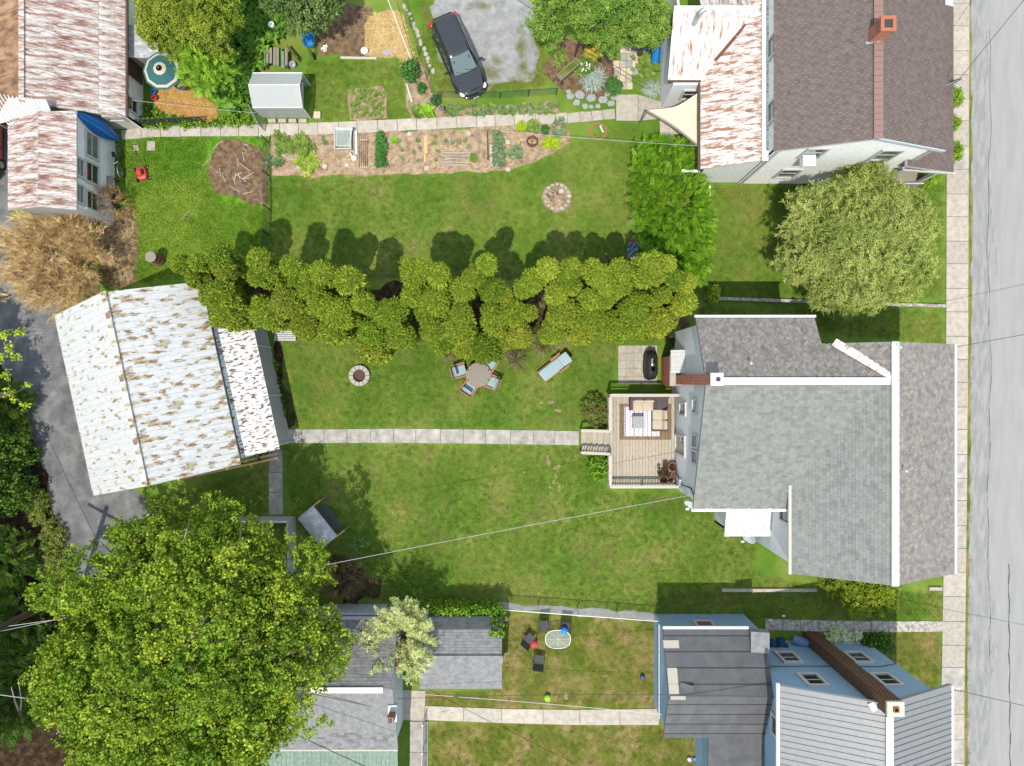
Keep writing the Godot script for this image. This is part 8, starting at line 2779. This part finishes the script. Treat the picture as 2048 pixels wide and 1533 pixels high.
# ---------------------------------------------------------------- cars
func car(called: String, label: String, at: Vector3, turn: float, paint: String) -> void:
	# front towards local +z
	var t := local_thing(called, label, "car", at, turn)
	var rings := []
	for q in [[0.2, 0.94], [0.32, 0.99], [0.5, 1.0], [0.7, 1.0], [0.84, 0.975], [0.91, 0.93], [0.94, 0.84]]:
		var row := []
		for j in 49:
			var a := TAU * j / 48.0
			var z := signf(sin(a)) * pow(absf(sin(a)), 0.55) * 2.2
			var x := signf(cos(a)) * pow(absf(cos(a)), 0.42) * 0.87
			if z > 1.2:
				x *= 1.0 - 0.13 * pow((z - 1.2) / 1.0, 2.0)
			if z < -1.5:
				x *= 1.0 - 0.06 * pow((-z - 1.5) / 0.7, 2.0)
			var k: float = q[1]
			var y: float = q[0]
			if z > 0.7 and y > 0.7:
				y -= 0.13 * pow((z - 0.7) / 1.5, 1.6)
			row.push_back(V(x * (1.0 if k > 0.96 else lerpf(1.0, k, 0.8)), y, z * lerpf(1.0, k, 0.5)))
		rings.push_back(row)
	var g := G.new()
	loft(g, rings)
	var lid := []
	for j in 48:
		lid.push_back(rings[6][j])
	for j in 48:
		g.tri(V(0, 0.95 if lid[j].z < 0.7 else lid[j].y + 0.02, clampf(lid[j].z, -1.5, 1.6)), lid[(j + 1) % 48], lid[j])
	part(t, "body", g, M[paint])
	var hd := G.new()
	var hr := []
	for i in 7:
		var z := 1.0 + 1.0 * i / 6.0
		var row := []
		for j in 9:
			var x := -0.66 + 1.32 * j / 8.0
			x *= 1.0 - 0.12 * i / 6.0
			row.push_back(V(x, 0.99 - 0.13 * pow(maxf(0.0, (z - 0.75)) / 1.4, 1.5) - 0.05 * pow(x / 0.7, 2.0), z))
		hr.push_back(row)
	loft(hd, hr)
	part(t, "bonnet", hd, M[paint])
	# cabin
	var cr := []
	for q in [[0.92, 0.76, 1.08, -2.1], [1.12, 0.72, 0.8, -2.06], [1.32, 0.65, 0.48, -1.98], [1.44, 0.59, 0.22, -1.88], [1.475, 0.53, 0.08, -1.79], [1.495, 0.36, -0.15, -1.55], [1.5, 0.12, -0.5, -1.2], [1.5, 0.0, -0.85, -0.85]]:
		var row := []
		for j in 33:
			var a := TAU * j / 32.0
			var zc: float = (q[2] + q[3]) / 2
			var zh: float = (q[2] - q[3]) / 2
			row.push_back(V(signf(cos(a)) * pow(absf(cos(a)), 0.3) * q[1], q[0], zc + signf(sin(a)) * pow(absf(sin(a)), 0.3) * zh))
		cr.push_back(row)
	var cg := G.new()
	loft(cg, cr)
	part(t, "cabin", cg, M[paint])
	var ws := G.new()
	var wr := []
	for i in 4:
		var s := i / 3.0
		var row := []
		for j in 7:
			var x := -0.6 + 1.2 * j / 6.0
			row.push_back(V(x * lerpf(1.04, 0.86, s), lerpf(0.965, 1.425, s) + 0.015, lerpf(1.07, 0.3, s) - 0.06 * pow(x / 0.6, 2.0)))
		wr.push_back(row)
	loft(ws, wr)
	part(t, "windscreen", ws, M.windscreen)
	var rw := G.new()
	rw.slab([V(0.56, 1.02, -2.11), V(-0.56, 1.02, -2.11), V(-0.48, 1.4, -1.95), V(0.48, 1.4, -1.95)], 0.01)
	part(t, "rear_window", rw, M.side_glass)
	for s in [-1.0, 1.0]:
		for q in [[0.55, -0.35], [-0.43, -1.15], [-1.22, -1.75]]:
			var sw := G.new()
			var l := [V(0.755 * s, 0.99, q[0] + (0.2 if q[0] > 0.0 else 0.0)), V(0.755 * s, 0.99, q[1]), V(0.635 * s, 1.38, q[1]), V(0.635 * s, 1.38, q[0] - (0.25 if q[0] > 0.0 else 0.0))]
			if s > 0.0:
				l.reverse()
			sw.slab(l, 0.01)
			part(t, "side_window", sw, M.side_glass)
		var mi := G.new()
		mi.ball(V(0.98 * s, 1.0, 0.72), V(0.12, 0.07, 0.07), 10)
		mi.tube([V(0.8 * s, 0.96, 0.72), V(0.92 * s, 0.99, 0.72)], 0.025, 0.025, 5)
		part(t, "wing_mirror", mi, M.black_plastic)
		var hl := G.new()
		hl.ball(V(0.58 * s, 0.7, 1.9), V(0.18, 0.09, 0.2), 12, Basis(Vector3.UP, 0.5 * s))
		part(t, "headlight", hl, M.head_lens)
		var tl := G.new()
		tl.ball(V(0.68 * s, 0.84, -1.97), V(0.15, 0.16, 0.2), 12)
		part(t, "tail_light", tl, M.red_lens)
		var rl := G.new()
		rl.tube([V(0.56 * s, 1.47, 0.0), V(0.58 * s, 1.53, -0.2), V(0.58 * s, 1.53, -1.6), V(0.56 * s, 1.47, -1.75)], 0.018, 0.018, 6)
		part(t, "roof_rail", rl, M.black_plastic)
		for z in [-1.35, 1.3]:
			var w := G.new()
			w.lathe(V(0.86 * s - (0.2 if s > 0.0 else 0.0) + 0.0, 0.31, z), [Vector2(0.0, 0.0), Vector2(0.3, 0.0), Vector2(0.31, 0.03), Vector2(0.31, 0.17), Vector2(0.3, 0.2), Vector2(0.2, 0.2)], 20, Basis(Vector3.BACK, -PI / 2))
			var wh := part(t, "wheel", w, M.tyre)
			var rim := G.new()
			rim.lathe(V(0.86 * s + (0.0 if s > 0.0 else 0.0) - (0.01 if s > 0.0 else -0.01), 0.31, z), [Vector2(0.2, 0.0), Vector2(0.18, 0.012), Vector2(0.0, 0.012)], 16, Basis(Vector3.BACK, -PI / 2 * s))
			part(wh, "rim", rim, M.rim_metal)
	var bp := G.new()
	bp.tube([V(-0.72, 0.5, 1.86), V(-0.45, 0.5, 2.14), V(0, 0.5, 2.22), V(0.45, 0.5, 2.14), V(0.72, 0.5, 1.86)], 0.08, 0.08, 8)
	part(t, "front_bumper", bp, M[paint])
	var rp := G.new()
	rp.tube([V(-0.75, 0.5, -2.0), V(0, 0.5, -2.22), V(0.75, 0.5, -2.0)], 0.08, 0.08, 8)
	part(t, "rear_bumper", rp, M[paint])
	slabpart(t, "number_plate", V(0, 0.5, 2.31), V(0.32, 0.12, 0.01), M.pure_white)
	var wi := G.new()
	wi.tube([V(0.5, 0.99, 1.12), V(-0.02, 1.08, 0.94)], 0.012, 0.012, 4)
	wi.tube([V(0.0, 0.99, 1.14), V(-0.52, 1.08, 0.92)], 0.012, 0.012, 4)
	part(t, "wiper", wi, M.black_plastic)

func vehicles() -> void:
	car("parked_car", "black station wagon parked on the grey gravel", spot(919, 124), atan2(0.4, 0.916), "black_paint")
	car("red_car", "red car half hidden behind the tool barn", spot(-21, 285), 0.0, "red_paint")

# ---------------------------------------------------------------- deck
func rug_print() -> Material:
	var im := Image.create(128, 128, false, Image.FORMAT_RGB8)
	var a := L(0.66, 0.63, 0.66)
	var b := L(0.1, 0.06, 0.1)
	var c := L(0.3, 0.2, 0.3)
	for x in 128:
		for y in 128:
			var k := a
			var band := x % 32
			if band < 7:
				k = b if absi((y % 8) - 4) + absi(band - 3) < 4 else a
			elif band == 10 or band == 13:
				k = c
			elif band > 17 and band < 23:
				k = b if (y + (band - 17) * 2) % 10 < 4 else a
			elif band == 27:
				k = c if y % 4 < 2 else a
			im.set_pixel(x, y, k)
	return mat("rug_print", Color.WHITE, 0.95, {"tex": ImageTexture.create_from_image(im)})

func deck() -> void:
	var t := thing("deck", "weathered wooden deck with railings and steps behind the grey house", "deck", V(6.9, 0, 3.0))
	var x0 := 5.12
	var x1 := 8.5
	var z0 := 0.68
	var z1 := 5.27
	var n := 20
	var w := (x1 - x0) / n
	var sx0 := spot(1239, 808, 0.9)
	var sx1 := spot(1343, 880, 0.9)
	for i in n:
		var x := x0 + (i + 0.5) * w
		var k := R.randi() % 3
		var y := 0.875 + R.randf_range(-0.003, 0.003)
		if x > sx0.x and x < sx1.x:
			slabpart(t, "board", V(x, y, (z0 + sx0.z) / 2), V(w - 0.012, 0.04, sx0.z - z0), M["deck_board%d" % k])
			slabpart(t, "stained_board", V(x, y, (sx0.z + sx1.z) / 2), V(w - 0.012, 0.04, sx1.z - sx0.z - 0.002), M["stained_board%d" % k])
			slabpart(t, "board", V(x, y, (sx1.z + z1) / 2), V(w - 0.012, 0.04, z1 - sx1.z), M["deck_board%d" % k])
		else:
			slabpart(t, "board", V(x, y, (z0 + z1) / 2), V(w - 0.012, 0.04, z1 - z0), M["deck_board%d" % k])
	for z in [z0 + 0.05, 3.0, z1 - 0.05]:
		slabpart(t, "joist", V((x0 + x1) / 2, 0.74, z), V(x1 - x0, 0.2, 0.06), M.dark_wood)
	for x in [x0 + 0.05, x1 - 0.1]:
		for z in [z0 + 0.08, z1 - 0.08]:
			slabpart(t, "support_post", V(x, 0.32, z), V(0.1, 0.64, 0.1), M.grey_wood)
	strip(t, "skirt_board", V(x0 - 0.03, 0.7, z0), V(x0 - 0.03, 0.7, z1), 0.04, 0.28, M.rail_wood)
	# rails: north, south, west with a gap for the steps
	var runs := [[V(x0 - 0.08, 0, z0 - 0.05), V(x1, 0, z0 - 0.05)], [V(x0 - 0.08, 0, z1 + 0.03), V(x1, 0, z1 + 0.03)], [V(x0 - 0.1, 0, z0 + 0.06), V(x0 - 0.1, 0, 2.42)], [V(x0 - 0.1, 0, 3.72), V(x0 - 0.1, 0, z1 - 0.06)]]
	for r in runs:
		var a: Vector3 = r[0]
		var b: Vector3 = r[1]
		strip(t, "rail_cap", a + V(0, 1.8, 0), b + V(0, 1.8, 0), 0.15, 0.04, M.rail_wood)
		strip(t, "bottom_rail", a + V(0, 1.02, 0), b + V(0, 1.02, 0), 0.05, 0.08, M.rail_wood)
		var ln := (b - a).length()
		for i in maxi(2, int(ln / 1.5)) + 1:
			slabpart(t, "post", a.lerp(b, float(i) / maxi(2, int(ln / 1.5))) + V(0, 1.24, 0), V(0.09, 1.1, 0.09), M.rail_wood)
		var bal := G.new()
		for i in int(ln / 0.13):
			bar(bal, a + (b - a) * ((i + 0.5) * 0.13 / ln) + V(0, 1.05, 0), a + (b - a) * ((i + 0.5) * 0.13 / ln) + V(0, 1.78, 0), 0.035, 0.035)
		part(t, "balusters", bal, M.rail_wood, "stuff")
	# steps down to the west
	for i in 5:
		slabpart(t, "step", V(x0 - 0.16 - i * 0.28, 0.74 - i * 0.15, 3.05), V(0.29, 0.04, 1.05), M["deck_board%d" % (i % 3)])
	for z in [2.48, 3.64]:
		var g := G.new()
		bar(g, V(x0 - 0.05, 0.7, z), V(x0 - 1.45, 0.06, z), 0.05, 0.2)
		part(t, "stringer", g, M.rail_wood)
		var h := G.new()
		bar(h, V(x0 - 0.08, 1.75, z), V(x0 - 1.5, 1.05, z), 0.13, 0.04)
		part(t, "hand_rail", h, M.rail_wood)
		slabpart(t, "post", V(x0 - 1.48, 0.5, z), V(0.09, 1.05, 0.09), M.rail_wood)
	var sb := G.new()
	for i in 9:
		bar(sb, V(x0 - 0.2 - i * 0.14, 0.65 - i * 0.066, 3.64), V(x0 - 0.2 - i * 0.14, 1.66 - i * 0.07, 3.64), 0.035, 0.035)
	part(t, "stair_balusters", sb, M.rail_wood, "stuff")
	# rug
	var ra := spot(1249, 814, 0.9)
	var rb := spot(1319, 873, 0.9)
	var rug := G.new()
	rug.box(V((ra.x + rb.x) / 2, 0.903, (ra.z + rb.z) / 2), V(rb.x - ra.x, 0.014, rb.z - ra.z))
	for i in rug.v.size():
		rug.t[i] = Vector2((rug.v[i].x - ra.x) / (rb.x - ra.x), (rug.v[i].z - ra.z) / (rb.z - ra.z))
	solo("patterned_rug", "white outdoor rug with dark woven bands on the deck", "rug", rug, rug_print(), V((ra.x + rb.x) / 2, 0.896, (ra.z + rb.z) / 2))
	# sofas
	var s1 := thing("wicker_sofa", "dark wicker corner sofa with cream cushions at the deck's north rail", "sofa", spot(1297, 808, 1.0) - V(0, 0.1, 0))
	var fa := spot(1260, 795, 1.3)
	var fb := spot(1335, 818, 1.2)
	slabpart(s1, "frame", V((fa.x + fb.x) / 2, 1.05, 1.06), V(1.95, 0.3, 0.72), M.wicker)
	slabpart(s1, "back_frame", V((fa.x + fb.x) / 2, 1.4, 0.76), V(1.95, 0.5, 0.1), M.wicker)
	slabpart(s1, "arm_frame", V(fa.x + 0.06, 1.3, 1.06), V(0.12, 0.3, 0.7), M.wicker)
	slabpart(s1, "corner_table", V(fb.x - 0.28, 1.24, 1.02), V(0.62, 0.1, 0.66), M.wicker)
	for i in 2:
		part_box(s1, "back_cushion", V(fa.x + 0.42 + i * 0.52, 1.5, 0.88), V(0.52, 0.16, 0.42), M.cushion, Basis(Vector3.RIGHT, -1.2))
		part_box(s1, "seat_cushion", V(fa.x + 0.42 + i * 0.52, 1.28, 1.14), V(0.55, 0.16, 0.58), M.cushion, Basis())
	var s2 := thing("wicker_loveseat", "dark wicker loveseat with cream cushions on the deck's east side", "sofa", spot(1319, 840, 0.9))
	var sc := spot(1319, 840, 1.2)
	slabpart(s2, "frame", V(sc.x, 1.05, sc.z), V(0.74, 0.3, 1.15), M.wicker)
	slabpart(s2, "back_frame", V(sc.x + 0.33, 1.35, sc.z), V(0.09, 0.45, 1.15), M.wicker)
	slabpart(s2, "arm_frame", V(sc.x, 1.25, sc.z + 0.55), V(0.74, 0.24, 0.08), M.wicker)
	for i in 2:
		part_box(s2, "seat_cushion", V(sc.x - 0.1, 1.28, sc.z - 0.27 + i * 0.52), V(0.56, 0.16, 0.54), M.cushion, Basis())
		part_box(s2, "back_cushion", V(sc.x + 0.22, 1.46, sc.z - 0.27 + i * 0.52), V(0.16, 0.42, 0.5), M.cushion, Basis(Vector3.BACK, -0.35))
	var ct := thing("coffee_table", "square grey coffee table on the patterned rug", "table", spot(1277, 845, 0.91))
	var co := spot(1277, 845, 1.35)
	slabpart(ct, "top", V(co.x, 1.33, co.z), V(0.6, 0.04, 0.6), M.slate_stone)
	for x in [-0.26, 0.26]:
		for z in [-0.26, 0.26]:
			slabpart(ct, "leg", V(co.x + x, 1.11, co.z + z), V(0.05, 0.4, 0.05), M.dark_steel)
	# pots
	for q in [[1332, 931, 0.19, "dark_wood", 4, "square dark planter at the back of the pot group"], [1346, 935, 0.24, "terracotta", 18, "terracotta pot nearest the house wall"], [1332, 946, 0.2, "dark_wood", 18, "round dark pot in the middle of the pot group"], [1322, 948, 0.17, "dark_wood", 16, "small dark pot at the pot group's left"], [1328, 960, 0.23, "terracotta", 18, "terracotta pot at the deck's south rail"], [1319, 937, 0.12, "cream_stone", 4, "small beige block beside the pots"]]:
		var p := spot(q[0], q[1], 1.25)
		p.y = 0.896
		var pt := thing("flower_pot", q[5], "pot", p, "pots on the deck")
		var g := G.new()
		g.lathe(p, [Vector2(q[2] * 0.7, 0), Vector2(q[2], 0.34), Vector2(q[2] * 0.86, 0.34), Vector2(q[2] * 0.82, 0.28)], q[4], Basis(Vector3.UP, 0.8))
		part(pt, "pot", g, M[q[3]])
		var s := G.new()
		s.lathe(p, [Vector2(q[2] * 0.83, 0.28), Vector2(0, 0.29)], q[4], Basis(Vector3.UP, 0.8))
		part(pt, "soil", s, M.dark_soil)
	var wp := spot(1345, 955, 1.2)
	wp.y = 0.896
	var wt := local_thing("window_box", "long terracotta planter box leaning among the pots", "planter", wp, 1.1, "pots on the deck")
	for s in [-1.0, 1.0]:
		slabpart(wt, "side_board", V(0, 0.13, 0.12 * s), V(0.62, 0.26, 0.03), M.terracotta)
		slabpart(wt, "end_board", V(0.3 * s, 0.13, 0), V(0.03, 0.26, 0.21), M.terracotta)
	slabpart(wt, "soil", V(0, 0.11, 0), V(0.56, 0.2, 0.2), M.ash)

# ---------------------------------------------------------------- fences, pole and cables
func fences_and_cables() -> void:
	chain_fence("chain_link_fence", "chain link fence with white top rail north of the dry lawn", [spot(998, 1206), spot(1310, 1229)], 1.16, 2.0, "steel", "pure_white")
	chain_fence("garden_fence", "green wire fence along the gravel patch", [spot(872, 212), spot(880, 196), spot(1000, 197), spot(1112, 190)], 0.9, 1.9, "green_wire", "green_wire", true, 0.14, 0.012)
	chain_fence("yard_fence", "old wire fence dividing weedy lawn and mown lawn", [spot(537, 285), spot(540, 420), spot(536, 520)], 1.1, 1.6, "dark_steel", "dark_steel", false, 0.1)
	chain_fence("garden_gate", "green mesh gate standing open at the path", [spot(513, 228), spot(530, 262)], 1.2, 1.1, "green_wire", "steel", true, 0.07)
	chain_fence("garden_side_fence", "dark wire fence up the side of the straw bed", [spot(806, 0), spot(838, 110), spot(870, 205)], 1.1, 1.3, "dark_steel", "grey_wood", false)
	chain_fence("black_mesh", "low black mesh fence before the orange wood chips", [spot(286, 252), spot(410, 246)], 0.9, 1.4, "dark_steel", "dark_steel", true, 0.05)
	chain_fence("garage_fence", "steel pipe fence along the garage walk", [spot(850, 1432), spot(847, 1600)], 1.1, 1.5, "steel", "steel", true)
	chain_fence("hedge_wire", "low wire fence between mown lawn and hedge", [spot(690, 545), spot(960, 560), spot(1215, 522)], 0.9, 3.2, "steel", "grey_wood", false, 0.6)
	var tb := thing("log_edging", "row of grey stones edging the garden by the gravel", "edging", spot(838, 40))
	for i in 16:
		rock(tb, "stone", spot(811 + i * 3.6 + R.randf_range(-2, 2), 14 + i * 8.5 + R.randf_range(-2, 2)), R.randf_range(0.07, 0.13), R.randf_range(0.04, 0.12), M.field_stone, R.randf_range(0.8, 1.5))
	plank("gate_stand", "dark cone shaped stand at the fence corner", "stand", spot(884, 216, 0.1), spot(884, 217, 0.6), 0.2, 0.2, "dark_steel")
	# power pole
	var b := V(-22.95, 0, 10.95)
	var t := thing("power_pole", "tall brown wooden power pole west of the maple", "power pole", b)
	var g := G.new()
	g.tube([b - V(0, 0.2, 0), b + V(0.0, 11.0, 0)], 0.17, 0.12, 12)
	part(t, "pole", g, M.dark_wood)
	strip(t, "crossarm", b + V(-0.9, 10.2, -0.5), b + V(0.9, 10.2, 0.5), 0.12, 0.12, M.dark_wood)
	var tf := G.new()
	tf.lathe(b + V(0.38, 7.2, 0), [Vector2(0.0, 0), Vector2(0.26, 0), Vector2(0.27, 0.8), Vector2(0.2, 0.88), Vector2(0, 0.9)], 16)
	part(t, "transformer", tf, M.dish_grey)
	var p0 := b + V(0.1, 7.0, 0)
	cable("service_cable", "grey twisted cable from the power pole to the grey house", p0, V(8.3, 5.1, 5.2), 0.5, 0.011, "cable_grey")
	cable("pole_cable", "white cable from the power pole over the barn alley", b + V(0, 6.5, 0), V(-26.5, 7.5, 4.0), 0.2, 0.018, "cable_grey")
	cable("pole_cable", "white cable crossing the wood below the power pole", V(-27.0, 8.0, 12.6), V(-16.0, 6.0, 15.2), 0.3, 0.018, "cable_grey")
	cable("pole_cable", "upper thin cable from the power pole into the maple", b + V(0, 5.8, 0.1), V(-14.0, 6.5, 9.8), 0.2, 0.015, "cable_grey")
	cable("garage_cable", "dark cable crossing the garage roof to the south east", V(-14.0, 6.0, 14.0), V(4.0, 5.2, 23.0), 0.3, 0.02, "cable_dark")
	cable("garage_cable", "dark cable ending at the garage's brick chimney", V(-14.0, 5.6, 13.3), V(-5.9, 3.6, 15.9), 0.15, 0.015, "cable_dark")
	cable("wing_cable", "thin cable running from the shed over the membrane roof", V(-5.6, 3.4, 15.4), V(12.3, 5.0, 14.6), 0.35, 0.012, "cable_dark")
	cable("clothes_line", "white line strung along the cream path", spot(850, 1390, 2.0), spot(1325, 1430, 2.6), 0.1, 0.01, "pure_white")
	cable("washing_line", "thin white line from the vegetable bed to the lean-to", spot(1000, 262, 1.5), spot(1402, 292, 2.9), 0.15, 0.01, "cable_grey")
	cable("house_cable", "thin dark cable from the gravel patch to the brown house patio", spot(1010, -20, 5.0), spot(1300, 175, 3.0), 0.2, 0.014, "cable_dark")
	cable("white_rope", "white rope stretched from the straw bed to the peony", spot(772, -10, 2.0), spot(831, 142, 0.4), 0.05, 0.018, "pure_white")
	cable("barn_line", "thin line from the long rusty barn to the garden gate", spot(252, 199, 1.9), spot(512, 226, 1.2), 0.1, 0.009, "cable_grey")
	cable("street_cable", "thin cable from the grey house across the street", V(19.9, 5.9, -1.6), V(33.0, 7.2, -4.0), 0.3, 0.014, "cable_dark")
	cable("street_cable", "thin cable from the brown house across the street", V(20.5, 4.6, -13.6), V(27.5, 7.5, -23.0), 0.3, 0.014, "cable_dark")
	cable("street_cable", "thin cable from the blue house across the street", V(19.8, 6.0, 13.8), V(33.0, 7.0, 16.8), 0.3, 0.014, "cable_dark")
